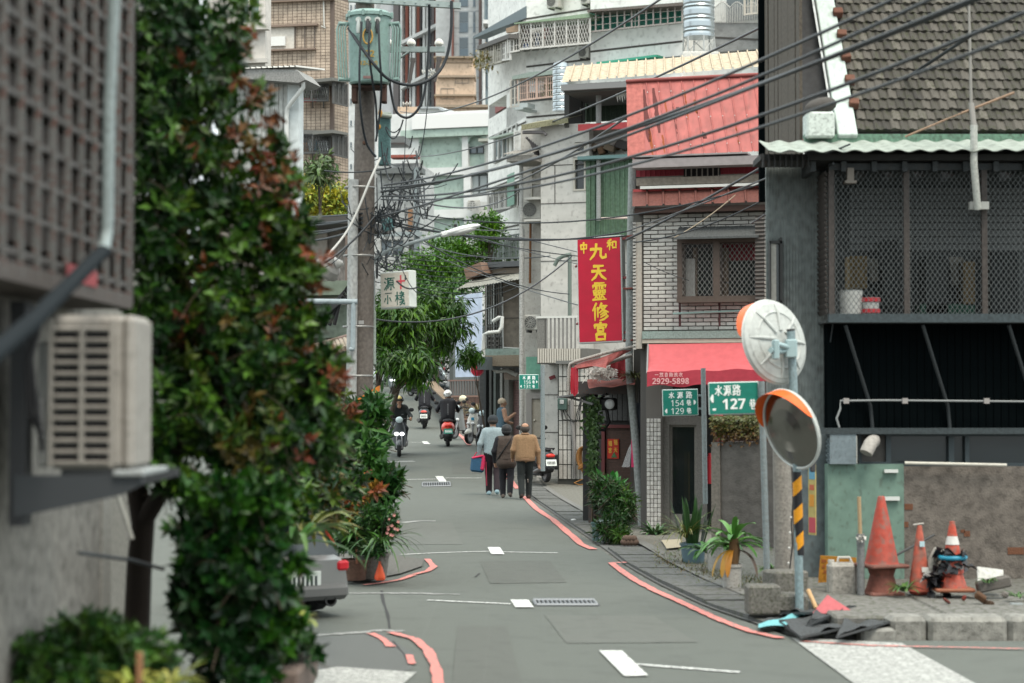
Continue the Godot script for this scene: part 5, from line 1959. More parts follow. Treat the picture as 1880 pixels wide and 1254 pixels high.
func cage(T:Transform3D,t:Node3D,x0:float,x1:float,t0:float,t1:float,b0:float,b1:float,z:float,m:Material,posts:int,bars:int,mesh:=false)->MeshInstance3D:
	var mb:=nb()
	pquad(mb,T,[[x0,t0],[x1,t1],[x1,t1+2.5],[x0,t0+2.5]],z-0.06,z)
	pquad(mb,T,[[x0,b0-3],[x1,b1-3],[x1,b1],[x0,b0]],z-0.06,z)
	var c:=sub(obj("window_cage",mb,m,t),T) as MeshInstance3D
	var X:=Transform3D()
	for i in posts+1:
		var f:=float(i)/posts
		mb=nb()
		pbox(mb,T,lerpf(x0,x1,f)-1.1,lerpf(t0,t1,f),lerpf(x0,x1,f)+1.1,lerpf(b0,b1,f),z-0.05,z+0.01)
		obj("post",mb,m,c)
	mb=nb()
	if mesh:
		for i in bars*2+1:
			for s in [-1,1]:
				var f:=float(i)/bars-0.5
				var g:float=f+s*0.12
				var a:=lp(T,lerpf(x0,x1,clampf(f,0,1)),lerpf(lerpf(t0,t1,f),lerpf(b0,b1,f),clampf(-f/(g-f),0,1) if f<0 or f>1 else 0.0),z-0.02)
				if f<0 or f>1:continue
				var fe:=clampf(g,0,1)
				var k:=(fe-f)/(g-f)
				a=lp(T,lerpf(x0,x1,f),lerpf(t0,t1,f),z-0.02)
				mb.tube([a,lp(T,lerpf(x0,x1,fe),lerpf(lerpf(t0,t1,fe),lerpf(b0,b1,fe),k),z-0.02)],0.012,3,false)
				var a2:=lp(T,lerpf(x0,x1,f),lerpf(b0,b1,f),z-0.02)
				mb.tube([a2,lp(T,lerpf(x0,x1,fe),lerpf(lerpf(b0,b1,fe),lerpf(t0,t1,fe),k),z-0.02)],0.012,3,false)
	else:
		for i in bars:
			var f:=(i+0.5)/bars
			pbox(mb,T,lerpf(x0,x1,f)-0.45,lerpf(t0,t1,f),lerpf(x0,x1,f)+0.45,lerpf(b0,b1,f),z-0.04,z-0.01)
		for k in [0.33,0.66]:
			pquad(mb,T,[[x0,lerpf(t0,b0,k)],[x1,lerpf(t1,b1,k)],[x1,lerpf(t1,b1,k)+1],[x0,lerpf(t0,b0,k)+1]],z-0.04,z-0.012)
	obj("cage_bars",mb,m,c)
	return c
func apartment_block()->void:
	var T:=frame(1078,1440,98.0,92.0)
	var L:=frame(893,968,110.0,101.0)
	var t:=thing("apartment_block","grey apartment block with caged balconies above the tin roofs","building",T)
	var wall:=mat(0.8,0.8,0.765,0.9,{"t":"soft","s":6.0,"d":"stain","ds":5.0})
	var darkw:=mat(0.33,0.33,0.32,0.9,{"t":"blotch","s":4.0,"d":"stain","ds":3.0})
	var band:=mat(0.07,0.065,0.06,0.9)
	var whitem:=mat(0.62,0.6,0.56,0.6,{"t":"soft","s":2.0})
	var mb:=nb()
	pbox(mb,T,1084,-260,1252,300,-9,0.0)
	pbox(mb,T,966,-260,1084,520,-9,-0.5)
	pbox(mb,T,1252,-260,1396,300,-9,-1.2)
	pbox(mb,T,1396,-260,1560,300,-9,0.6)
	obj("wall",mb,wall,t)
	mb=nb()
	pquad(mb,T,[[1312,40],[1394,42],[1394,90],[1312,96]],-1.2,-0.9)
	obj("balcony_wall",mb,darkw,t)
	for q in [[1084,93,1252,74,0.02],[966,121,1084,107,-0.48],[966,33,1084,14,-0.48],[966,214,1036,208,-0.48],[1312,67,1394,71,-0.88],[1396,60,1440,58,0.62]]:
		mb=nb()
		pquad(mb,T,[[q[0],q[1]],[q[2],q[3]],[q[2],q[3]+3.5],[q[0],q[1]+3.5]],q[4]-0.06,q[4])
		obj("groove",mb,band,t)
	mb=nb()
	pquad(mb,T,[[936,70],[1082,36],[1082,82],[936,98]],-0.5,-0.45)
	obj("balcony_opening",mb,mat(0.22,0.22,0.2,0.9),t)
	mb=nb()
	pquad(mb,T,[[944,42],[1082,24],[1082,32],[944,44]],-0.4,1.1)
	obj("green_canopy",mb,mat(0.3,0.4,0.27,0.7,{"t":"streak","s":1.5}),t)
	cage(T,t,953,1083,42,32,92,80,1.0,whitem,6,26,true)
	cage(T,t,932,953,62,58,98,94,1.0,whitem,2,2)
	mb=nb()
	pquad(mb,T,[[929,52],[953,44],[953,58],[929,60]],-0.2,0.95)
	obj("brown_canopy",mb,mat(0.36,0.26,0.18,0.8,{"t":"streak","s":0.8}),t)
	var k:=0
	for q in [[962,55,970,76],[970,56,974,74],[983,60,989,84],[995,50,1000,70],[1003,50,1007,64],[960,80,970,90]]:
		mb=nb()
		pbox(mb,T,q[0],q[1],q[2],q[3],0.3,0.36)
		obj("washing",mb,[mat(0.2,0.05,0.09,0.9),mat(0.1,0.1,0.12,0.9),mat(0.15,0.18,0.26,0.9),mat(0.5,0.1,0.05,0.9),mat(0.16,0.03,0.06,0.9),mat(0.1,0.16,0.35,0.9)][k],t)
		k+=1
	for i in 8:
		mb=nb()
		var x:=960+i*17.0
		mb.tube([lp(T,x,92-(x-960)*0.095,0.9),lp(T,x-10,103-(x-960)*0.095,-0.4)],0.03,4)
		obj("cage_bracket",mb,whitem,t)
	mb=nb()
	pquad(mb,T,[[1078,18],[1252,4],[1252,10],[1078,22]],-0.1,1.2)
	obj("rusty_canopy",mb,mat(0.22,0.2,0.18,0.8,{"t":"fine","s":0.5,"d":"rust","ds":2.0}),t)
	var greens:=mat(0.03,0.2,0.15,0.6,{"t":"soft","s":1.0})
	for i in 13:
		mb=nb()
		var y:=20.0+i*2.9
		pquad(mb,T,[[1084,y],[1251,y-16],[1251,y-14],[1084,y+2]],0.1,0.14)
		obj("green_slat",mb,greens,t)
	mb=nb()
	pquad(mb,T,[[1083,18],[1252,4],[1252,42],[1083,60]],0.0,0.06)
	obj("slat_backing",mb,mat(0.02,0.1,0.08,0.8),t)
	cage(T,t,1080,1252,20,6,60,42,0.9,mat(0.56,0.52,0.48,0.7,{"t":"fine","s":0.4,"d":"rust","ds":1.5}),13,1)
	mb=nb()
	pquad(mb,T,[[1095,114],[1205,100],[1205,104],[1095,119]],-0.1,0.8)
	obj("green_canopy",mb,mat(0.05,0.3,0.2,0.7),t)
	mb=nb()
	pquad(mb,T,[[1092,119],[1250,102],[1250,130],[1092,135]],0.01,0.05)
	obj("lower_opening",mb,mat(0.12,0.13,0.12,0.9),t)
	mb=nb()
	pbox(mb,T,940,143,1022,186,-0.5,-0.45)
	obj("balcony_opening",mb,mat(0.09,0.1,0.1,0.9),t)
	mb=nb()
	pquad(mb,T,[[940,140],[972,132],[1030,128],[1030,134],[940,146]],-0.4,1.0)
	obj("sheet_canopy",mb,mat(0.3,0.36,0.32,0.7,{"t":"streak","s":1.0}),t)
	mb=nb()
	cloth(mb,T,[[971,149,0.6],[985,148,0.6],[1000,150,0.6]],[[973,170,0.6],[985,171,0.6],[997,170,0.6]],8,3,0.06)
	obj("white_cloth",mb,mat(0.62,0.66,0.68,0.9,{"back":0.3}),t)
	cage(T,t,950,1020,144,138,186,178,0.9,mat(0.46,0.33,0.27,0.7),4,18)
	cage(T,t,937,952,146,144,198,196,0.9,mat(0.4,0.38,0.34,0.7),2,3)
	mb=nb()
	mb.colored=true
	for i in 160:
		mb.col=Color(0.04,0.1,0.03).lerp(Color(0.1,0.18,0.05),rng.randf())
		mb.leaf(lp(T,rng.randf_range(997,1012),rng.randf_range(155,178),rng.randf_range(0.2,0.8)),v3(rng.randfn(),rng.randf_range(0,1),rng.randfn()),Vector3.UP,0.3,0.06)
	obj("balcony_plants",mb,leaf_mat(),t)
	mb=nb()
	pbox(mb,T,940,190,968,198,0.2,0.9)
	pbox(mb,T,945,198,960,201,-0.4,0.9)
	obj("cage_shelf",mb,mat(0.36,0.4,0.4,0.8),t)
	mb=nb()
	for i in 26:
		var y:float=6+10*absf(sin(i/26.0*PI*3))
		pbox(mb,T,1313+i*3.1,18-y,1314+i*3.1,42,-0.85,-0.82)
	for a in 3:
		var p:=[]
		for i in 9:p.append(lp(T,1313+a*26.9+i*3.36,14-10*sin(i/8.0*PI),-0.8))
		mb.tube(p,0.02,4)
	obj("arched_railing",mb,whitem,t)
	mb=nb()
	pbox(mb,T,1334,-10,1392,38,-1.2,-1.1)
	obj("balcony_opening",mb,mat(0.15,0.17,0.18,0.8),t)
	cage(T,t,1366,1440,-20,-20,28,20,1.6,mat(0.5,0.46,0.4,0.7),6,16)
	for q in [[1000,-40,1040,-8],[1110,-60,1170,-25]]:sub(window_part(T,t,q[0],q[1],q[2],q[3],2,whitem,0.0),T)
	var curved:=mat(0.76,0.755,0.72,0.9,{"t":"soft","s":5.0,"d":"stain","ds":4.0})
	mb=nb()
	for q in [[896,60,968,172],[896,198,968,234],[930,150,968,290],[896,290,968,345],[900,385,968,440],[905,470,968,560]]:pbox(mb,L,q[0],q[1],q[2],q[3],-3.0,0.0)
	pbox(mb,L,896,-100,968,560,-4.0,-1.4)
	sub(obj("side_wall",mb,curved,t),L)
	mb=nb()
	pquad(mb,L,[[868,67],[966,11],[966,33],[905,56],[868,71]],-0.6,0.15)
	sub(obj("dark_parapet",mb,mat(0.13,0.16,0.17,0.8),t),L)
	for q in [[897,252,966,222],[903,344,966,318],[903,422,966,408],[940,190,966,180]]:
		mb=nb()
		pquad(mb,L,[[q[0],q[1]],[q[2],q[3]],[q[2],q[3]+3],[q[0],q[1]+3]],-0.05,0.03)
		sub(obj("groove",mb,band,t),L)
	mb=nb()
	pbox(mb,L,909,172,932,201,-1.35,-1.2)
	sub(obj("red_door",mb,mat(0.2,0.03,0.02,0.6,{"t":"soft","s":0.8}),t),L)
	mb=nb()
	pbox(mb,L,898,165,968,202,-1.39,-1.3)
	sub(obj("landing_back",mb,mat(0.18,0.17,0.16,0.9),t),L)
	mb=nb()
	pquad(mb,L,[[876,84],[934,62],[934,70],[876,92]],-0.5,1.4)
	sub(obj("dark_canopy",mb,mat(0.1,0.095,0.09,0.8),t),L)
	mb=nb()
	pquad(mb,L,[[878,88],[934,68],[934,112],[878,126]],0.0,0.05)
	sub(obj("balcony_opening",mb,mat(0.3,0.28,0.24,0.9,{"t":"streak","s":0.8}),t),L)
	cage(L,t,878,920,90,76,126,114,1.2,mat(0.36,0.34,0.29,0.8),3,10)
	cage(L,t,920,936,78,70,112,110,1.2,whitem,2,5)
	mb=nb()
	mb.colored=true
	for i in 260:
		mb.col=Color(0.08,0.1,0.03).lerp(Color(0.3,0.2,0.06),rng.randf())
		mb.leaf(lp(L,886+rng.randfn()*9,112+rng.randfn()*10,rng.randf_range(0.6,1.6)),v3(rng.randfn(),rng.randfn(),rng.randfn()),Vector3.UP,0.28,0.1)
	sub(obj("cage_plants",mb,leaf_mat(),t),L)
	var gf:=mat(0.38,0.38,0.36,0.7)
	sub(window_part(L,t,905,238,948,290,5,gf,0.05,mat(0.18,0.22,0.24,0.15),2.0),L)
	mb=nb()
	pquad(mb,L,[[898,252],[950,240],[950,243],[898,256]],0.02,0.7)
	sub(obj("window_hood",mb,mat(0.3,0.35,0.3,0.8),t),L)
	cage(L,t,944,966,240,238,288,286,0.9,whitem,2,9)
	mb=nb()
	pbox(mb,L,897,338,950,388,-0.9,-0.8)
	sub(obj("balcony_opening",mb,mat(0.1,0.1,0.095,0.9),t),L)
	mb=nb()
	pquad(mb,L,[[892,348],[948,332],[948,336],[892,352]],-0.6,1.5)
	sub(obj("window_hood",mb,mat(0.36,0.36,0.32,0.8),t),L)
	cage(L,t,895,948,349,336,388,380,1.2,mat(0.36,0.35,0.33,0.7),5,12)
	mb=nb()
	ribbed(mb,lp(L,933,380,1.3),v3(1.5,0,0),v3(0,1.6,0),5,0.06,v3(0,0,1),true)
	sub(obj("green_sheet",mb,mat(0.25,0.4,0.33,0.7,{"t":"streak","s":0.6}),t),L)
	mb=nb()
	pbox(mb,L,892,432,960,486,-0.6,-0.5)
	sub(obj("balcony_opening",mb,mat(0.08,0.085,0.08,0.9),t),L)
	cage(L,t,892,956,438,428,478,474,1.4,mat(0.14,0.16,0.15,0.7),6,20)
	mb=nb()
	mb.colored=true
	for i in 420:
		mb.col=Color(0.03,0.07,0.02).lerp(Color(0.09,0.15,0.04),rng.randf())
		mb.leaf(lp(L,rng.randf_range(893,955),rng.randf_range(445,478),rng.randf_range(0.3,1.3)),v3(rng.randfn(),rng.randfn(),rng.randfn()),Vector3.UP,0.3,0.12)
	sub(obj("cage_plants",mb,leaf_mat(),t),L)
	var s:=97.0/F
	ac_unit("ac_unit","white air conditioner at the right end of the white caged balcony",T*xf(Basis(),lp(T,1071,106,0.0)),22*s,20*s,0.4,"")
	ac_unit("ac_unit","air conditioner on the grey apartment wall at the top edge of the photo, left one",T*xf(Basis(),lp(T,1014,14,0.2)),26*s,24*s,0.5,"")
	ac_unit("ac_unit","air conditioner at the top edge of the photo just above the rusty canopy",T*xf(Basis(),lp(T,1074,7,0.0)),20*s,22*s,0.5,"")
	var wt:=thing("water_tank","stainless steel water tank on a white block before the apartment block","water tank",place(pt(1283,70,90.0)))
	var r:=29*90.0/F
	var prof:=[v2(0,0),v2(r,0.02)]
	for i in 7:
		var y:=0.12+i*0.55
		for e in [[0.0,1.0],[0.1,0.97],[0.18,1.03],[0.26,0.97],[0.34,1.0]]:prof.append(v2(r*e[1],y+e[0]))
	prof.append(v2(r*0.9,4.1))
	prof.append(v2(0,4.4))
	mb=nb()
	mb.lathe(Z3,prof,28)
	obj("drum",mb,mat(0.36,0.4,0.42,0.32,{"m":0.9}),wt)
	mb=nb()
	for i in 6:
		var a:=TAU*i/6+0.3
		mb.tube([v3(cos(a)*r,0,sin(a)*r),v3(cos(a)*r*1.05,-0.75,sin(a)*r*1.05)],0.035,5)
		mb.tube([v3(cos(a)*r,0,sin(a)*r),v3(cos(a+1.05)*r*1.05,-0.72,sin(a+1.05)*r*1.05)],0.02,4)
	obj("stand",mb,mat(0.4,0.41,0.4,0.5,{"m":0.5}),wt)
	mb=nb()
	mb.cbox(v3(0,-1.0,0),v3(r*2.3,0.5,r*2.3),0.03)
	obj("base",mb,mat(0.6,0.59,0.55,0.9,{"t":"soft","s":0.8}),wt)
	wt=thing("water_tank","lower steel water tank half hidden by the end of the cream roof","water tank",place(pt(1030,205,88.0)))
	mb=nb()
	mb.T=xf(Basis().scaled(v3(0.52,0.52,0.52)),Z3)
	mb.lathe(Z3,prof,20)
	obj("drum",mb,mat(0.36,0.4,0.42,0.32,{"m":0.9}),wt)
func window_grid(T:Transform3D,t:Node3D,xs:Array,ys:Array,w:float,h:float,fm:Material,gm:Material,slant:=0.0)->void:
	for y in ys:
		for x in xs:
			var mb:=nb()
			var dy:float=slant*(x-xs[0])
			pquad(mb,T,[[x,y+dy],[x+w,y+dy+slant*w],[x+w,y+h+dy+slant*w],[x,y+h+dy]],-0.05,0.06)
			var f:=sub(obj("window",mb,fm,t),T)
			mb=nb()
			pquad(mb,T,[[x+1,y+1+dy],[x+w-1,y+1+dy+slant*w],[x+w-1,y+h-1+dy+slant*w],[x+1,y+h-1+dy]],0.05,0.09)
			obj("pane",mb,gm,f as Node3D)
func far_towers()->void:
	var gl:=mat(0.06,0.085,0.1,0.15,{"x":0.6})
	var white:=mat(0.6,0.61,0.6,0.8,{"t":"soft","s":6.0})
	var T:=frame(742,912,138.0,136.0)
	var t:=thing("green_panel_building","white building with pale green recessed panels behind the wires","building",T)
	var green:=mat(0.36,0.45,0.4,0.85,{"t":"soft","s":4.0,"d":"stain","ds":6.0})
	var mb:=nb()
	var holes:=[[769,252,848,308],[859,252,892,308],[772,322,851,385],[864,320,896,360],[775,401,852,467],[866,400,898,440]]
	holed(mb,T,690,206,912,700,holes,-0.9,0.0)
	pbox(mb,T,690,206,912,700,-10,-1.0)
	obj("wall",mb,white,t)
	mb=nb()
	pbox(mb,T,735,236,912,250,-0.2,0.35)
	for q in[[769,1],[848,-1],[859,1],[892,-1]]:
		var c:=lp(T,q[0],250,0.0)
		mb.prism(PackedVector2Array([v2(c.x,c.y+0.02),v2(c.x+q[1]*0.5,c.y+0.02),v2(c.x+q[1]*0.16,c.y-0.14),v2(c.x,c.y-0.5)]),Transform3D(),-0.5,0.02)
	obj("green_band",mb,green,t)
	mb=nb()
	pbox(mb,T,756,209,912,234,0.0,0.5)
	obj("parapet",mb,mat(0.6,0.6,0.59,0.8),t)
	for h in holes:
		mb=nb()
		pbox(mb,T,h[0],h[1],h[2],h[3],-0.95,-0.4)
		obj("recessed_panel",mb,green,t)
	for q in [[861,269,888,282],[863,321,895,360],[866,401,897,436]]:window_part(T,t,q[0],q[1],q[2],q[3],2,mat(0.05,0.055,0.055,0.6),-0.3,mat(0.3,0.33,0.33,0.15) if q[3]>300 else gl,1.2)
	mb=nb()
	for i in 5:pbox(mb,T,857,371+i*3.2,897,372.2+i*3.2,0.7,0.75)
	for i in 9:pbox(mb,T,857+i*4.9,371,858+i*4.9,386,0.7,0.75)
	obj("ac_rack",mb,mat(0.42,0.42,0.4,0.6),t)
	ac_unit("ac_unit","far air conditioner in a rail rack on the white and green building",T*xf(Basis(),lp(T,869,384,0.6)),0.8,0.62,0.3)
	mb=nb()
	for i in 17:pbox(mb,T,889,260+i*3.1,905,261.4+i*3.1,0.4,0.5)
	pbox(mb,T,896,256,899,312,0.4,0.55)
	obj("slatted_screen",mb,mat(0.4,0.4,0.37,0.7),t)
	mb=nb()
	pbox(mb,T,878,254,906,259,0.0,0.9)
	obj("screen_hood",mb,mat(0.3,0.31,0.27,0.8),t)
	T=frame(796,912,165.0,165.0)
	t=thing("beige_building","beige stepped building with stained ledges between the towers and the white building","building",T)
	var beige:=mat(0.56,0.42,0.31,0.9,{"t":"soft","s":5.0,"d":"stain","ds":5.0})
	mb=nb()
	pbox(mb,T,800,106,871,194,-8,0.0)
	pbox(mb,T,730,196,912,260,-8,0.8)
	obj("wall",mb,beige,t)
	for q in [[796,103,869,106,0.5],[803,138,873,142,0.4],[797,173,874,176,0.4],[800,192,912,197,1.2],[800,114,868,115.5,0.1],[870,203,912,208,1.0]]:
		mb=nb()
		pbox(mb,T,q[0],q[1],q[2],q[3],-2,q[4])
		obj("ledge",mb,mat(0.4,0.32,0.24,0.9,{"t":"fine","s":1.5,"d":"stain","ds":2.0}),t)
	window_part(T,t,836,144,861,153,2,mat(0.2,0.18,0.16,0.7),0.02,gl,0.8)
	window_part(T,t,809,162,834,182,2,mat(0.2,0.18,0.16,0.7),0.02,mat(0.22,0.2,0.18,0.3),0.8)
	window_part(T,t,838,206,863,211,2,mat(0.2,0.18,0.16,0.7),0.82,gl,0.8)
	window_part(T,t,821,206,835,211,1,mat(0.2,0.18,0.16,0.7),0.82,gl,0.8)
	T=frame(768,820,150.0,149.0)
	t=thing("tiled_stair_house","small white tiled stair house on the roof beside the wires","building",T)
	mb=nb()
	pbox(mb,T,768,199,812,216,-4,0.0)
	obj("wall",mb,mat(0.5,0.51,0.5,0.8),t)
	mb=nb()
	for i in 15:
		for j in 6:pbox(mb,T,768.4+i*2.9,199.5+j*2.7,770.8+i*2.9,201.7+j*2.7,0.0,0.03)
	tag(obj("tiles",mb,white,t),"","","","stuff")
	mb=nb()
	pquad(mb,T,[[766,196],[806,196],[822,205],[815,206],[804,199],[766,199]],-3,0.4)
	obj("roof_edge",mb,mat(0.3,0.32,0.33,0.8),t)
	T=frame(690,800,230.0,227.0)
	t=thing("glass_tower","white and red-brown tower with slanting floor bands behind the transformer","building",T)
	mb=nb()
	pbox(mb,T,600,-420,800,330,-15,-0.3)
	obj("core",mb,mat(0.5,0.51,0.52,0.7,{"t":"soft","s":8.0}),t)
	var brick:=mat(0.24,0.085,0.06,0.8,{"t":"fine","s":2.0})
	var dk:=mat(0.11,0.1,0.1,0.7)
	for q in [[722,732,0],[744,749,1],[757,762,2],[765,770,1],[768,772,0],[776,780,2],[792,797,0],[798,802,1],[735,738,2],[752,754,2],[783,785,2]]:
		mb=nb()
		pbox(mb,T,q[0],-400,q[1],330,-0.3,0.5+q[2]*0.12)
		obj("fin",mb,[dk,brick,white][q[2]],t)
	for i in 8:
		var y:=-120+i*43.0
		for q in [[735,744],[749,757],[771,776],[785,792]]:
			mb=nb()
			pquad(mb,T,[[q[0],y-(q[0]-735)*0.24],[q[1],y-(q[1]-735)*0.24],[q[1],y+15-(q[1]-735)*0.24],[q[0],y+15-(q[0]-735)*0.24]],-0.3,0.1)
			var w:=obj("window",mb,mat(0.3,0.33,0.35,0.6),t)
			mb=nb()
			pquad(mb,T,[[q[0]+0.8,y+1-(q[0]-735)*0.24],[q[1]-0.8,y+1-(q[1]-735)*0.24],[q[1]-0.8,y+13-(q[1]-735)*0.24],[q[0]+0.8,y+13-(q[0]-735)*0.24]],0.0,0.14)
			obj("pane",mb,gl,w)
			mb=nb()
			pquad(mb,T,[[q[0]+0.8,y+20-(q[0]-735)*0.24],[q[1]-0.8,y+20-(q[1]-735)*0.24],[q[1]-0.8,y+40-(q[1]-735)*0.24],[q[0]+0.8,y+40-(q[0]-735)*0.24]],-0.3,0.05)
			obj("spandrel_glass",mb,mat(0.12,0.17,0.2,0.2,{"x":0.6}),t)
	for y in [-30,76,158]:
		mb=nb()
		pquad(mb,T,[[735,y],[800,y-33],[800,y-27],[735,y+6]],-0.3,1.4)
		obj("floor_band",mb,white,t)
	T=frame(800,886,214.0,213.6)
	t=thing("grey_tower","pale grey tower with tall dark window columns beyond the beige building","building",T)
	mb=nb()
	pbox(mb,T,800,-420,880,330,-14,0.0)
	obj("wall",mb,mat(0.52,0.545,0.55,0.8,{"t":"soft","s":5.0}),t)
	for q in [[843,860],[868,873]]:
		for i in 5:
			mb=nb()
			pbox(mb,T,q[0],-75+i*47.5,q[1],-35+i*47.5,-0.5,0.05)
			var w:=obj("window",mb,mat(0.3,0.33,0.35,0.6),t)
			mb=nb()
			pbox(mb,T,q[0]+1,-73+i*47.5,q[1]-1,-54+i*47.5,0.0,0.08)
			obj("pane",mb,gl,w)
			mb=nb()
			pbox(mb,T,q[0]+1,-53+i*47.5,q[1]-1,-36+i*47.5,0.0,0.08)
			obj("pane",mb,mat(0.12,0.16,0.19,0.15),w)
	mb=nb()
	for i in 9:pbox(mb,T,830,-70+i*30.0,880,-69.3+i*30.0,0.0,0.03)
	obj("joint",mb,mat(0.3,0.32,0.33,0.8),t)
	for q in [[879,884],[829,832]]:
		mb=nb()
		pbox(mb,T,q[0],-400,q[1],330,-1,0.9)
		obj("fin",mb,mat(0.14,0.1,0.09,0.8) if q[0]>850 else mat(0.22,0.1,0.08,0.8),t)
	mb=nb()
	pbox(mb,T,885,-400,889,330,-1,1.2)
	obj("white_fin",mb,white,t)
	T=frame(886,985,190.0,190.0)
	t=thing("blue_tower","blue-grey glass tower above the curved balconies","building",T)
	mb=nb()
	pbox(mb,T,889,-420,990,330,-14,-0.4)
	obj("wall",mb,mat(0.17,0.22,0.24,0.5,{"t":"soft","s":6.0}),t)
	for i in 6:
		for q in [[893,907],[909,922]]:
			mb=nb()
			pbox(mb,T,q[0],-60+i*38,q[1],-30+i*38,-0.5,-0.2)
			obj("window",mb,gl,t)
	for q in [[887,36,921,43,2.0,0],[887,43,891,330,0.2,0],[924,-60,936,30,0.1,1],[936,-60,944,16,0.4,0],[944,-20,966,30,0.0,2]]:
		mb=nb()
		pbox(mb,T,q[0],q[1],q[2],q[3],-1,q[4])
		obj(["white_band","red_panel","yellow_panel"][q[5]],mb,[white,brick,mat(0.55,0.56,0.3,0.8)][q[5]],t)
	T=frame(618,690,208.0,207.6)
	t=thing("pale_block","pale block with small blue windows between brown tower and power pole","building",T)
	mb=nb()
	pbox(mb,T,600,-420,690,700,-3,0.0)
	obj("wall",mb,mat(0.55,0.57,0.57,0.8,{"t":"soft","s":5.0}),t)
	window_grid(T,t,[626,634,642,650],[-10,8,60,100,140,180,220,260,300],5,12,white,gl,0.0)
	T=frame(690,762,120.0,119.7)
	t=thing("pale_house","pale tiled house with rusty awning behind the tangle of wires","house",T)
	mb=nb()
	holed(mb,T,682,300,770,760,[[698,440,742,470],[750,440,760,470]],-0.5,0.0)
	pbox(mb,T,682,300,770,760,-6,-0.6)
	obj("wall",mb,mat(0.5,0.51,0.5,0.85,{"t":"blotch","s":3.0,"d":"stain","ds":3.0}),t)
	window_part(T,t,698,440,742,470,2,mat(0.4,0.4,0.38,0.7),-0.1,gl,1.5)
	mb=nb()
	pbox(mb,T,716,284,765,289,-0.2,0.9)
	obj("rusty_awning",mb,mat(0.4,0.12,0.09,0.8,{"t":"fine","s":0.6}),t)
	mb=nb()
	pbox(mb,T,690,308,775,318,-0.2,1.0)
	pbox(mb,T,700,250,742,262,-2,0.5)
	obj("dark_canopy",mb,mat(0.12,0.13,0.13,0.8),t)
	mb=nb()
	pbox(mb,T,749,384,756,425,0.0,0.3)
	obj("brown_pillar",mb,mat(0.3,0.17,0.1,0.9),t)
	mb=nb()
	for i in 40:
		var a:=v3(-120+i*6.0,-3,-300)
		var h0:=14.0+3.0*sin(i*0.7)
		var h1:=14.0+3.0*sin((i+1)*0.7)
		mb.quad(a,a+v3(6,0,0),a+v3(6,h1,-20),a+v3(0,h0,-20))
	struct("hill",mb,mat(0.06,0.085,0.05,0.95,{"t":"blotch","s":6.0}))
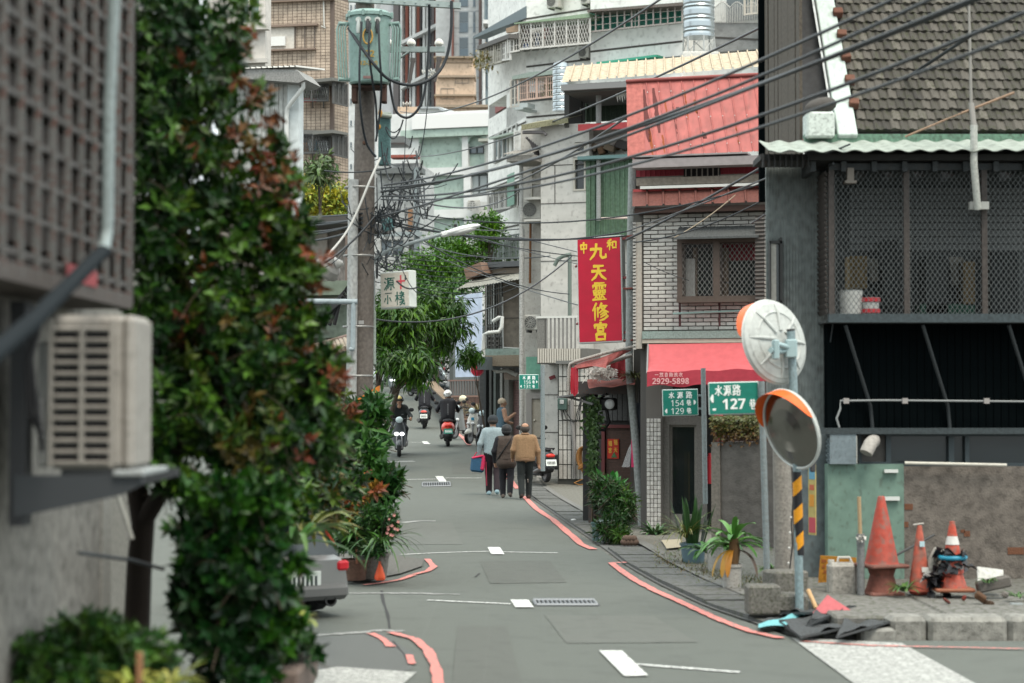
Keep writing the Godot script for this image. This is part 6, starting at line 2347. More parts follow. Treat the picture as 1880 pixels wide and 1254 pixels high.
# left side of the street behind the foliage
func left_side()->void:
	var gl:=dim_glass()
	var T:=frame(484,612,83.0,82.4)
	var R:=frame(612,640,82.4,83.4)
	var t:=thing("brown_tiled_tower","brown tiled apartment tower with meshed balconies left of the power pole","building",T)
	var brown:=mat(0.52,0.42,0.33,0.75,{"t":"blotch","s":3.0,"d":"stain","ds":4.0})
	var mb:=nb()
	pbox(mb,T,430,-300,612,700,-1.5,0.0)
	obj("wall",mb,mat(0.13,0.1,0.085,0.9),t)
	mb=nb()
	pbox(mb,R,612,-300,640,700,-0.4,0.0)
	sub(obj("side_wall",mb,mat(0.13,0.1,0.085,0.9),t),R)
	mb=nb()
	var a:=lp(T,484,420,0.0)
	var b:=lp(T,611,0,0.0)
	var cw:=0.205
	var rh:=0.128
	var nx:=int((b.x-a.x)/cw)
	var ny:=int((b.y-a.y)/rh)
	for j in ny:
		for i in nx:
			mb.span(a.x+i*cw+0.012,a.x+(i+1)*cw-0.012,a.y+j*rh+0.009,a.y+(j+1)*rh-0.009,0.0,0.02+rng.randf_range(-0.004,0.004))
	tag(obj("wall_tiles",mb,brown,t),"","","","stuff")
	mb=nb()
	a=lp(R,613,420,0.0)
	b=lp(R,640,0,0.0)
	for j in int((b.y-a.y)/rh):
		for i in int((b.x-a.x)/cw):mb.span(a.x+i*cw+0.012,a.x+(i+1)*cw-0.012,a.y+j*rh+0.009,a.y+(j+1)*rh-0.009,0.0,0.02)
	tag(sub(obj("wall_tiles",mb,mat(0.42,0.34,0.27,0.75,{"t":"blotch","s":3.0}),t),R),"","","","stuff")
	window_part(T,t,541,47,578,90,2,mat(0.1,0.08,0.07,0.6),0.03,gl,1.5)
	mb=nb()
	pbox(mb,T,494,47,540,90,0.0,0.05)
	var wp:=obj("white_infill",mb,mat(0.6,0.56,0.5,0.7,{"t":"soft","s":1.0}),t)
	mb=nb()
	pbox(mb,T,495,67,523,84,0.05,0.2)
	obj("vent_box",mb,mat(0.6,0.6,0.58,0.6),wp)
	mb=nb()
	for q in [[490,44,582,48],[492,89,578,92],[484,0,612,2]]:pbox(mb,T,q[0],q[1],q[2],q[3],0.0,0.25)
	obj("ledge",mb,mat(0.2,0.15,0.12,0.9),t)
	var iron:=mat(0.08,0.08,0.078,0.7)
	for q in [[542,602,152,186],[542,606,246,282],[545,606,340,372]]:
		mb=nb()
		pbox(mb,T,q[0],q[2],q[1],q[3],-0.05,0.03)
		obj("balcony_opening",mb,mat(0.06,0.06,0.055,0.9),t)
		mb=nb()
		pquad(mb,T,[[q[0],q[2]-8],[q[1],q[2]-6],[q[1]+3,q[2]],[q[0],q[2]]],0.0,0.9)
		obj("hood",mb,mat(0.16,0.16,0.15,0.8,{"t":"streak","s":0.6}),t)
		cage(T,t,q[0],q[1],q[2],q[2],q[3],q[3],0.85,iron,2,14,true)
		mb=nb()
		for k in 3:mb.tube([lp(T,q[0]+12+k*20,q[3],0.8),lp(T,q[0]+12+k*20,q[3]+12,0.05)],0.03,4)
		obj("bracket",mb,iron,t)
	for q in [[612,150,190],[614,246,285]]:
		mb=nb()
		pbox(mb,R,613,q[1],638,q[2],0.02,0.04)
		sub(obj("balcony_opening",mb,mat(0.06,0.06,0.055,0.9),t),R)
		cage(R,t,613,638,q[1],q[1]+4,q[2],q[2]+6,0.8,iron,3,9,true)
		mb=nb()
		pquad(mb,R,[[611,q[1]-8],[640,q[1]-2],[640,q[1]+2],[611,q[1]-2]],0.0,1.0)
		sub(obj("hood",mb,mat(0.13,0.13,0.12,0.8),t),R)
	var items:=[[548,180,582,187,0.5,0.04,0.04],[584,176,600,186,0.16,0.15,0.13],[592,160,601,178,0.5,0.5,0.47],[550,262,568,280,0.28,0.16,0.09],[567,256,578,278,0.5,0.56,0.58],[585,258,602,278,0.55,0.58,0.6],[579,256,584,278,0.12,0.25,0.33],[571,161,577,170,0.6,0.6,0.58]]
	for q in items:
		mb=nb()
		var c:=lp(T,(q[0]+q[2])/2.0,(q[1]+q[3])/2.0,0.4)
		mb.cbox(c,v3((q[2]-q[0])*0.0227,(q[3]-q[1])*0.0227,0.3),0.06)
		obj("balcony_item",mb,mat(q[4],q[5],q[6],0.8),t)
	mb=nb()
	mb.colored=true
	for i in 220:
		mb.col=Color(0.03,0.08,0.02).lerp(Color(0.1,0.17,0.04),rng.randf())
		mb.leaf(lp(T,rng.randf_range(552,585),rng.randf_range(170,180),rng.randf_range(0.3,0.7)),v3(rng.randfn(),absf(rng.randfn()),rng.randfn()),Vector3.UP,0.22,0.07)
	obj("balcony_plants",mb,leaf_mat(),t)
	mb=nb()
	mb.tube([lp(T,594,0,0.1),lp(T,595,46,0.1),lp(T,598,52,0.1),lp(T,590,48,0.1)],0.03,5)
	obj("hose",mb,mat(0.5,0.5,0.47,0.7),t)
	T=frame(400,548,43.0,42.6)
	t=thing("corrugated_shed","white corrugated shed with drain pipe behind the red tipped tree","shed",T)
	mb=nb()
	ribbed(mb,lp(T,400,450,0.0),v3(lp(T,527,300,0).x-lp(T,400,300,0).x,0,0),v3(0,lp(T,400,138,0).y-lp(T,400,450,0).y,0),16,0.03,v3(0,0,1))
	pbox(mb,T,400,138,527,450,-0.4,-0.01)
	obj("wall",mb,mat(0.5,0.51,0.49,0.7,{"t":"streak","s":2.0,"d":"stain","ds":3.0}),t)
	mb=nb()
	pbox(mb,T,527,146,548,450,-0.3,0.02)
	obj("corner_panel",mb,mat(0.54,0.58,0.58,0.7,{"t":"soft","s":1.5}),t)
	mb=nb()
	pquad(mb,T,[[395,126],[545,128],[561,146],[548,152],[395,140]],-0.6,0.45)
	obj("roof_edge",mb,mat(0.27,0.27,0.26,0.8,{"t":"streak","s":0.8}),t)
	mb=nb()
	ribbed(mb,lp(T,400,128,0.5),v3(1.75,0,0),v3(0,0.25,-2.0),14,0.035,v3(0,1,0.1))
	obj("roof_sheet",mb,mat(0.5,0.49,0.46,0.7),t)
	mb=nb()
	mb.tube([lp(T,556,148,0.3),lp(T,557,160,0.3),lp(T,535,188,0.2),lp(T,528,198,0.1),lp(T,526,215,0.1),lp(T,526,450,0.1)],0.05,8)
	obj("drain_pipe",mb,mat(0.52,0.53,0.51,0.6),t)
	T=frame(400,488,48.0,47.8)
	t=thing("pale_upper_house","pale house with window at the top left behind the red tipped tree","house",T)
	mb=nb()
	holed(mb,T,380,-160,487,128,[[436,-20,478,44]],-0.5,0.0)
	obj("wall",mb,mat(0.52,0.49,0.45,0.8,{"t":"soft","s":2.0}),t)
	window_part(T,t,436,-20,478,44,2,mat(0.55,0.52,0.48,0.7),-0.05,mat(0.2,0.26,0.25,0.15),3.0)
	mb=nb()
	pbox(mb,T,380,44,492,55,0,0.2)
	pbox(mb,T,380,108,490,116,0,0.15)
	obj("ledge",mb,mat(0.42,0.4,0.37,0.8),t)
	T=frame(470,665,35.7,35.2)
	t=thing("low_house","low house with green signboard and cluttered front left of the power pole","house",T)
	mb=nb()
	pbox(mb,T,380,408,620,700,-1.2,-0.8)
	obj("upper_wall",mb,mat(0.32,0.28,0.25,0.9,{"t":"blotch","s":1.5,"d":"stain","ds":1.5}),t)
	mb=nb()
	pbox(mb,T,480,398,640,412,-2,0.4)
	obj("roof_edge",mb,mat(0.1,0.095,0.09,0.9,{"t":"fine","s":0.4}),t)
	mb=nb()
	pbox(mb,T,500,516,640,542,-0.5,0.3)
	obj("signboard",mb,mat(0.14,0.17,0.13,0.7,{"t":"soft","s":1.0}),t)
	mb=nb()
	pbox(mb,T,545,560,640,620,-0.6,-0.4)
	obj("pale_green_wall",mb,mat(0.28,0.33,0.27,0.85,{"t":"blotch","s":1.0}),t)
	mb=nb()
	pbox(mb,T,500,628,645,1050,-0.7,-0.5)
	obj("dark_front",mb,mat(0.045,0.04,0.038,0.9,{"t":"streak","s":0.7}),t)
	window_part(T,t,505,425,545,500,2,mat(0.4,0.4,0.38,0.7),-0.75,mat(0.1,0.11,0.12,0.2),3.0)
	mb=nb()
	pbox(mb,T,572,418,600,520,-0.78,-0.7)
	obj("pale_door",mb,mat(0.4,0.36,0.32,0.8,{"t":"soft","s":0.5}),t)
	mb=nb()
	mb.cbox(lp(T,554,506,0.0),v3(0.35,0.22,0.3),0.08)
	obj("blue_tub",mb,mat(0.05,0.3,0.33,0.5),t)
	mb=nb()
	holed(mb,T,448,500,543,592,[[500,514,522,582]],-0.6,0.25)
	obj("white_surround",mb,mat(0.5,0.48,0.45,0.8,{"t":"soft","s":0.8,"d":"stain","ds":0.8}),t)
	for i in 14:
		mb=nb()
		pbox(mb,T,499,514+i*4.9,523,518+i*4.9,0.0,0.06)
		obj("blind_slat",mb,mat(0.16,0.16,0.155,0.6),t)
	mb=nb()
	pbox(mb,T,527,512,537,522,0.25,0.27)
	obj("red_plate",mb,mat(0.25,0.06,0.05,0.6),t)
	for i in 7:
		mb=nb()
		mb.tube([lp(T,560+i*9,602-i,0.2),lp(T,590+i*6,585-i*7,0.3),lp(T,620+i*3,560-i*6,0.3),lp(T,640,545+i*3,0.2)],0.035,6)
		obj("thick_cable",mb,mat(0.02,0.02,0.022,0.6),t)
	var lt:=thing("lean_to_roof","small lean-to roof of pale round tiles beside the power pole","roof",place(pt(600,640,30.5)))
	var pale:=mat(0.4,0.33,0.26,0.9,{"t":"fine","s":0.3,"d":"grime","ds":0.5})
	var e0:=pt(520,672,31.5)
	var e1:=pt(648,636,29.5)
	for i in 19:
		var p:=e0.lerp(e1,i/18.0)
		mb=nb()
		mb.tube([p,p+v3(-0.12,0.16,-0.75)],0.042,7)
		obj("round_tile",mb,pale,lt,true)
	mb=nb()
	mb.quad(e0-v3(0,0.02,0),e1-v3(0,0.02,0),e1+v3(-0.12,0.14,-0.75),e0+v3(-0.12,0.14,-0.75))
	obj("tile_bed",mb,mat(0.2,0.1,0.07,0.9),lt,true)
	mb=nb()
	mb.tube([e0+v3(-0.12,0.17,-0.75),e1+v3(-0.12,0.17,-0.75)],0.05,7)
	obj("ridge",mb,mat(0.16,0.11,0.09,0.9),lt,true)
	var df:=thing("dark_fence","dark plank fence with a red rail behind the foliage below the lean-to roof","fence",frame(520,648,31.5,30.5))
	for i in 14:
		mb=nb()
		pbox(mb,df.transform,520+i*9.1,690,528+i*9.1,1020,-0.02,0.02+0.01*(i%2))
		obj("plank",mb,mat(0.06,0.045,0.038,0.85,{"t":"streak","s":0.5}),df)
	for y in [705,742,766,838]:
		mb=nb()
		pbox(mb,df.transform,520,y,648,y+5,0.03,0.07)
		obj("rail",mb,mat(0.14,0.13,0.12,0.7),df)
	mb=nb()
	pbox(mb,df.transform,545,778,600,800,0.08,0.22)
	obj("red_board",mb,mat(0.4,0.08,0.07,0.8,{"t":"soft","s":0.6}),df)
	var cw2:=thing("metal_cowl","grey dish-shaped metal cowl beside the white pipe of the power pole","cowl",place(pt(604,492,27.0)))
	mb=nb()
	mb.lathe(Z3,[v2(0,0.12),v2(0.08,0.11),v2(0.15,0.06),v2(0.185,-0.02),v2(0.19,-0.05),v2(0.16,-0.04),v2(0,0.05)],28,Basis(Vector3.BACK,-0.9)*Basis(Vector3.RIGHT,0.5))
	obj("dish",mb,mat(0.3,0.29,0.27,0.5,{"t":"soft","s":0.4}),cw2)
	mb=nb()
	for i in 4:mb.lathe(v3(0.09+i*0.025,0.06,0.03),[v2(0,0),v2(0.09-i*0.016,0),v2(0.08-i*0.016,0.03),v2(0,0.03)],18,Basis(Vector3.BACK,-1.3))
	obj("finned_neck",mb,mat(0.42,0.41,0.39,0.5),cw2)
	tree("yellow_tree","bright yellow-green tree beside the brown tiled tower",590,378,66.0,1.0,3600,0.2,0.1,[Color(0.42,0.38,0.03),Color(0.18,0.26,0.04),Color(0.55,0.47,0.04)],v3(1.2,0.75,1.0))
	tree("slender_tree","thin young tree with drooping leaf clusters before the brown tiled tower",588,312,58.0,0.42,420,0.28,0.08,[Color(0.06,0.11,0.03),Color(0.1,0.15,0.05)],v3(1.0,1.2,1.0),0.05,14,0.6)
func tree(called:String,label:String,px:float,py:float,away:float,cr:float,count:int,ll:float,lw:float,tones:Array,squash:=Vector3.ONE,tr:=0.14,clumps:=46,droopy:=0.0,base:=-1.0,group:="")->Node3D:
	var at:=foot(px if base<0 else base,away)
	var c:=pt(px,py,away)
	var ch:=c.y-at.y
	var lean:=v3(c.x-at.x,0,0)
	var t:=thing(called,label,"tree",place(at),group)
	var mb:=nb()
	var top:=v3(lean.x,ch,lean.z)
	var mid:=v3(lean.x*0.4+rng.randf_range(-0.1,0.1),ch*0.55,lean.z*0.4)
	mb.tube([Z3,mid*0.5+v3(0.04,0,0),mid,top],[tr,tr*0.85,tr*0.7,tr*0.25],8)
	var spots:=[]
	for i in clumps:
		var d:=v3(rng.randfn(),rng.randfn(),rng.randfn()).normalized()*cr*pow(rng.randf(),0.45)*squash
		spots.append(top+d)
		if i%3==0:
			var f:Vector3=mid.lerp(top,rng.randf_range(0.0,0.8))
			mb.tube([f,f.lerp(top+d,0.5)+v3(0,0.08,0),top+d],[tr*0.32,tr*0.2,tr*0.08],5)
	obj("trunk",mb,mat(0.07,0.055,0.042,0.95,{"t":"streak","s":0.5,"b":1.0,"bt":"fine"}),t)
	mb=nb()
	mb.colored=true
	var k:=cr*0.36
	for i in count:
		var s:Vector3=spots[i%clumps]
		var tone:Color=tones[(i%clumps)%tones.size()]
		var off:=v3(rng.randfn(),rng.randfn()*0.8,rng.randfn())*k*0.55
		mb.col=tone.lerp(tones[rng.randi()%tones.size()],0.3)*rng.randf_range(0.5,1.0)
		var out:=(off.normalized()+v3(rng.randfn(),rng.randfn()-droopy,rng.randfn())*0.6).normalized()
		mb.leaf(s+off,out,v3(rng.randfn()*0.5,1,rng.randfn()*0.5),ll*rng.randf_range(0.7,1.25),lw*rng.randf_range(0.8,1.2),0.3+droopy)
	tag(obj("crown",mb,leaf_mat(),t),"","","","stuff")
	return t
# power pole, transformer, cables
func sag(a:Vector3,b:Vector3,s:float,n:=14)->Array:
	var p:=[]
	for i in n+1:
		var f:=float(i)/n
		p.append(a.lerp(b,f)+v3(0,-s*4.0*f*(1-f),0))
	return p
func cable(label:String,p:Array,r:float,group:="",m:Material=null,called:="cable")->void:
	var mb:=nb()
	mb.tube(p,r,6)
	solo(called,label,"cable",mb,m if m else mat(0.018,0.022,0.026,0.6),group)
func curve(px:Array,d:float,k:=6)->Array:
	var out:=[]
	for i in px.size()-1:
		var p0:Vector3=px[maxi(i-1,0)]
		var p1:Vector3=px[i]
		var p2:Vector3=px[i+1]
		var p3:Vector3=px[mini(i+2,px.size()-1)]
		for j in k:
			var f:=float(j)/k
			var q:=p1.cubic_interpolate(p2,p0,p3,f)
			out.append(pt(q.x,q.y,d+q.z))
	var e:Vector3=px[-1]
	out.append(pt(e.x,e.y,d+e.z))
	return out
func pole_and_wires()->void:
	var D:=26.0
	var base:=foot(664,D)
	var t:=thing("power_pole","stained concrete power pole with crossarms in front of the brown tower","utility pole",place(base))
	var W:=func(px,py,z:=0.0):return pt(px,py,D-z)
	var conc:=mat(0.155,0.135,0.12,0.92,{"t":"streak","s":0.9,"d":"stain","ds":1.3,"b":0.8,"bt":"fine"})
	var steel:=mat(0.3,0.35,0.34,0.5,{"m":0.4,"t":"soft","s":0.5})
	var mb:=nb()
	var low:=base+v3(0,-0.2,0)
	mb.tube([low,W.call(664,700),W.call(668,400),W.call(670,160),W.call(670,-80)],[0.155,0.15,0.14,0.128,0.12],20)
	obj("shaft",mb,conc,t,true)
	mb=nb()
	mb.ell(W.call(669,262,0.135),v3(0.03,0.03,0.02),8)
	mb.cyl(W.call(669,262,0.15),W.call(669,262,0.16),0.012,-1,8)
	obj("bolt",mb,mat(0.09,0.05,0.035,0.9),t,true)
	mb=nb()
	var c0:Vector3=W.call(640,-2,0.15)
	var c1:Vector3=W.call(846,11,0.15)
	mb.box((c0+c1)/2,v3(c0.distance_to(c1),0.075,0.075),Basis(Vector3.BACK,-0.062))
	for i in 9:mb.cyl(c0.lerp(c1,0.1+0.1*i)+v3(0,0,0.02),c0.lerp(c1,0.1+0.1*i)+v3(0,0,0.055),0.012,-1,6)
	obj("upper_crossarm",mb,steel,t,true)
	mb=nb()
	mb.box(W.call(760,91,-0.3),v3(0.82,0.07,0.07))
	mb.tube([W.call(732,108,-0.25),W.call(752,94,-0.25)],0.015,4)
	obj("lower_crossarm",mb,steel,t,true)
	var porc:=mat(0.62,0.6,0.55,0.25)
	for x in [713,755,806]:
		mb=nb()
		mb.lathe(W.call(x,84,-0.3),[v2(0,0),v2(0.04,0),v2(0.06,0.02),v2(0.058,0.05),v2(0.035,0.08),v2(0.02,0.09),v2(0,0.09)],16)
		mb.cyl(W.call(x,92,-0.3),W.call(x,84,-0.3),0.015)
		obj("insulator",mb,porc,t,true)
	for q in [[775,133,795,130],[788,145,800,130],[740,192,756,191]]:
		mb=nb()
		var p:Vector3=W.call(q[0],q[1],-0.2)
		var e:Vector3=W.call(q[2],q[3],-0.2)
		for i in 5:mb.cyl(p.lerp(e,i/5.0),p.lerp(e,(i+0.5)/5.0),0.035 if i%2==0 else 0.022,-1,10)
		obj("strain_insulator",mb,porc,t,true)
	for q in [[758,112,750,158],[806,110,798,150]]:
		mb=nb()
		mb.tube([W.call(q[0],q[1],-0.2),W.call(q[2],q[3],-0.2)],[0.03,0.022],8)
		mb.box(W.call(q[0],q[1]-2,-0.2),v3(0.07,0.05,0.05))
		obj("fuse",mb,mat(0.1,0.09,0.085,0.6),t,true)
	mb=nb()
	mb.tube([W.call(645,735,0.17),W.call(649,330,0.17)],0.068,12)
	mb.tube([W.call(641,1000,0.17),W.call(645,735,0.17)],0.068,12)
	obj("riser_pipe",mb,mat(0.42,0.43,0.42,0.6,{"t":"streak","s":1.0,"d":"stain","ds":1.2}),t,true)
	for y in [345,470,600,690]:
		mb=nb()
		mb.lathe(W.call(660-(y-345)*0.01,y,0.05),[v2(0.2,-0.012),v2(0.205,0),v2(0.2,0.012)],20)
		obj("strap",mb,mat(0.25,0.25,0.24,0.5,{"m":0.6}),t,true)
	mb=nb()
	mb.tube([W.call(540,553,0.3),W.call(656,554,0.3)],0.035,8)
	mb.tube([W.call(649,554,0.3),W.call(648,640,0.3)],0.032,8)
	mb.ell(W.call(646,641,0.3),v3(0.04,0.03,0.04),10)
	obj("branch_pipe",mb,mat(0.3,0.35,0.37,0.5,{"t":"soft","s":0.5}),t,true)
	for i in 6:
		mb=nb()
		var y0:float=730+i*33
		for k in 20:
			var a0:=TAU*k/20
			var a1:=TAU*(k+1)/20
			var hgt:=33.0*D/F
			var c:Vector3=W.call(663,y0,0.0)
			var r:=0.245
			var f:=func(a:float,v:float)->Vector3:return c+v3(cos(a)*r-0.06*0,-v*hgt+0.16*cos(a),sin(a)*r)
			var n0:=v3(cos(a0),0,sin(a0))
			var n1:=v3(cos(a1),0,sin(a1))
			mb.squad(f.call(a0,0),f.call(a1,0),f.call(a1,1),f.call(a0,1),n0,n1,n1,n0)
		obj("warning_band",mb,mat(0.55,0.17,0.02,0.6,{"t":"soft","s":0.4}) if i%2==0 else mat(0.015,0.015,0.017,0.6),t,true)
	mb=nb()
	mb.box(W.call(663,592,0.16),v3(0.07,0.05,0.004))
	obj("plate",mb,mat(0.3,0.3,0.29,0.6),t,true)
	var tr:=thing("transformer","grey-green pole transformer with cooling fins and yellow number","transformer",place(W.call(678,156,0.35)))
	var skin:=mat(0.2,0.3,0.275,0.5,{"t":"soft","s":0.7,"d":"stain","ds":0.8})
	var s:=(D-0.35)/F
	mb=nb()
	mb.lathe(Z3,[v2(0,0),v2(0.24,0),v2(0.26,0.02),v2(0.275,0.86),v2(0.3,0.87),v2(0.3,0.91),v2(0.24,0.95),v2(0,0.97)],28)
	obj("tank",mb,skin,tr)
	for i in 8:
		mb=nb()
		var a:=TAU*i/8+0.2
		mb.cbox(v3(cos(a)*0.3,0.89,sin(a)*0.3),v3(0.035,0.08,0.035),0.006)
		obj("lid_clamp",mb,skin,tr)
	for sd in [-1,1]:
		var fn:=nb()
		for y in [0.78,0.06]:
			fn=nb()
			fn.tube([v3(sd*0.24,y,0.05),v3(sd*0.39,y,0.1)],0.026,8)
			obj("radiator_header",fn,skin,tr)
		for i in 4:
			mb=nb()
			var x:float=sd*(0.285+i*0.034)
			mb.tube([v3(x,0.78,0.08),v3(x+sd*0.025,0.7,0.1),v3(x+sd*0.0,0.12,0.1),v3(x-sd*0.01,0.05,0.08)],0.014,6)
			obj("radiator_tube",mb,skin,tr)
	for x in [-0.12,0.0,0.12]:
		mb=nb()
		var z:=sqrt(0.27*0.27-x*x)
		mb.lathe(v3(x,0.8,z),[v2(0,0.02),v2(0.035,0.02),v2(0.042,0),v2(0.042,-0.05)],14,Basis(Vector3.RIGHT,PI/2))
		obj("bushing",mb,mat(0.4,0.42,0.4,0.5),tr)
		mb=nb()
		mb.tube([v3(x,0.8,z+0.01),v3(x*1.02,0.7,z+0.05),v3(x*1.05,0.62,z+0.05)],[0.02,0.028,0.022],8)
		obj("boot",mb,mat(0.02,0.02,0.022,0.5) if x>-0.1 else mat(0.3,0.33,0.32,0.5),tr)
	mb=nb()
	var loop:=[]
	for i in 13:loop.append(v3(0.0+sin(TAU*i/12)*0.06,0.58-cos(TAU*i/12)*0.1,0.29))
	mb.tube(loop,0.012,6)
	obj("yellow_loop",mb,mat(0.42,0.25,0.06,0.6),tr)
	letters("number","02",xf(Basis(),v3(-0.045,0.36,0.268)),0.085,mat(0.36,0.24,0.06,0.7),tr)
	letters("number","12-300",xf(Basis(),v3(-0.11,0.24,0.266)),0.055,mat(0.36,0.24,0.06,0.7),tr)
	mb=nb()
	mb.box(v3(0,0.06,0.262),v3(0.12,0.035,0.005))
	obj("red_label",mb,mat(0.22,0.13,0.12,0.7),tr)
	mb=nb()
	for sd in [-1,1]:
		mb.cbox(v3(sd*0.19,-0.1,-0.02),v3(0.07,0.26,0.2),0.01)
	mb.cbox(v3(0,-0.03,-0.05),v3(0.44,0.03,0.3),0.006)
	obj("bracket",mb,mat(0.09,0.055,0.045,0.9,{"t":"fine","s":0.3,"d":"rust","ds":0.4}),tr)
	var cab:=thing("cable_cabinet","tall teal cable cabinet behind the power pole","cabinet",place(W.call(706,304,-0.4)))
	mb=nb()
	mb.cbox(v3(0,0.32,0),v3(0.16,0.64,0.16),0.01)
	obj("casing",mb,mat(0.1,0.2,0.2,0.5,{"t":"streak","s":0.5}),cab)
	mb=nb()
	mb.cbox(v3(0.02,0.68,0.02),v3(0.14,0.05,0.1),0.01)
	mb.tube([v3(-0.06,0.66,0.1),v3(0.1,0.64,0.1)],0.03,8)
	obj("cap",mb,mat(0.3,0.34,0.3,0.6),cab)
	mb=nb()
	for q in [[-0.05,0.68,0.04],[-0.07,0.5,0.02]]:mb.ell(v3(q[0],q[1],0.12),v3(0.03,0.02+q[2],0.02),8)
	obj("orange_lug",mb,mat(0.5,0.25,0.05,0.6),cab)
	mb=nb()
	mb.cbox(W.call(683,620,-0.1),v3(0.1,0.72,0.1),0.015)
	solo("junction_channel","pale green upright channel on the back of the power pole under the clinic sign","cabinet",mb,mat(0.32,0.38,0.34,0.6,{"t":"streak","s":0.6}))
	mb=nb()
	mb.tube([W.call(682,498,-0.1),W.call(682,670,-0.1)],0.05,8)
	mb.tube([W.call(682,498,-0.1),W.call(683,486,-0.1),W.call(692,472,-0.1),W.call(715,458,-0.1),W.call(810,430,-0.1)],[0.036,0.032,0.028,0.025,0.024],10)
	var lampo:=thing("street_lamp","grey street lamp arm with white lamp head over the road","street lamp",place(W.call(682,670,-0.1)))
	obj("arm",mb,mat(0.3,0.34,0.35,0.5,{"t":"soft","s":0.5}),lampo,true)
	mb=nb()
	var A:Vector3=W.call(812,431,-0.1)
	var B:Vector3=W.call(882,413,-0.1)
	mb.T=xf(Basis(Vector3.BACK,atan2(B.y-A.y,B.x-A.x)),(A+B)/2)
	mb.ell(Z3,v3(0.26,0.05,0.1),18)
	mb.cbox(v3(-0.2,0.0,0),v3(0.16,0.07,0.13),0.02)
	obj("head",mb,mat(0.62,0.63,0.62,0.4),lampo,true)
	mb=nb()
	mb.T=xf(Basis(Vector3.BACK,atan2(B.y-A.y,B.x-A.x)),(A+B)/2)
	mb.ell(v3(0.02,-0.025,0.02),v3(0.18,0.045,0.08),14)
	obj("glass_bowl",mb,mat(0.5,0.5,0.49,0.2),lampo,true)
	mb=nb()
	mb.cbox(W.call(836,414,-0.1),v3(0.045,0.035,0.04),0.006)
	obj("sensor",mb,mat(0.02,0.02,0.02,0.6),lampo,true)
	var V3:=func(x,y,z:=0.0):return v3(x,y,z)
	cable("thick black cable looping from transformer to the upper crossarm end",curve([V3.call(640,52,-0.4),V3.call(660,82,-0.7),V3.call(690,122,-0.8),V3.call(715,146,-0.6),V3.call(755,156,-0.4),V3.call(795,142,-0.3),V3.call(818,110,-0.2),V3.call(828,60,-0.2),V3.call(829,2,-0.2)],D),0.021)
	cable("thick black cable hanging in a deep loop below the crossarm",curve([V3.call(788,8,-0.2),V3.call(788,60),V3.call(785,120),V3.call(779,170),V3.call(768,200),V3.call(748,216),V3.call(728,205),V3.call(718,170),V3.call(712,120,-0.2)],D),0.017)
	for q in [[664,40,660,120,662,200,672,260,690,288,"grey lead hanging from the left bushing of the transformer"],[680,42,677,90,684,150,690,190,692,250,"black lead hanging from the middle bushing of the transformer"],[695,44,697,100,700,150,698,200,690,260,"black lead hanging from the right bushing of the transformer"]]:
		cable(q[10],curve([V3.call(q[0],q[1],-0.75),V3.call(q[2],q[3],-0.8),V3.call(q[4],q[5],-0.7),V3.call(q[6],q[7],-0.4),V3.call(q[8],q[9],-0.3)],D),0.016)
	var col:=mat(0.025,0.03,0.034,0.5)
	for q in [
		[700,352,26.0,1900,-45,11.0,0.18,0.016,"thick black cable rising from the pole to the top right corner"],
		[700,345,26.0,1800,-45,11.0,0.25,0.012,"black cable just above the thick one in the upper right bundle"],
		[705,340,26.0,1720,-40,11.5,0.2,0.012,"black cable crossing high over the red roof to the top edge"],
		[700,360,26.0,1960,-10,10.5,0.3,0.013,"black cable crossing red roof and tiled roof near its top"],
		[700,366,26.0,1960,30,10.0,0.28,0.011,"slender cable crossing the tiled roof below the upper bundle"],
		[690,400,26.0,1960,-75,10.0,0.1,0.012,"cable running from the pole over the red roof ridge to the tile roof"],
	]:
		cable(q[8],sag(pt(q[0],q[1],q[2]),pt(q[3],q[4],q[5]),q[6],24),q[7],"",col)
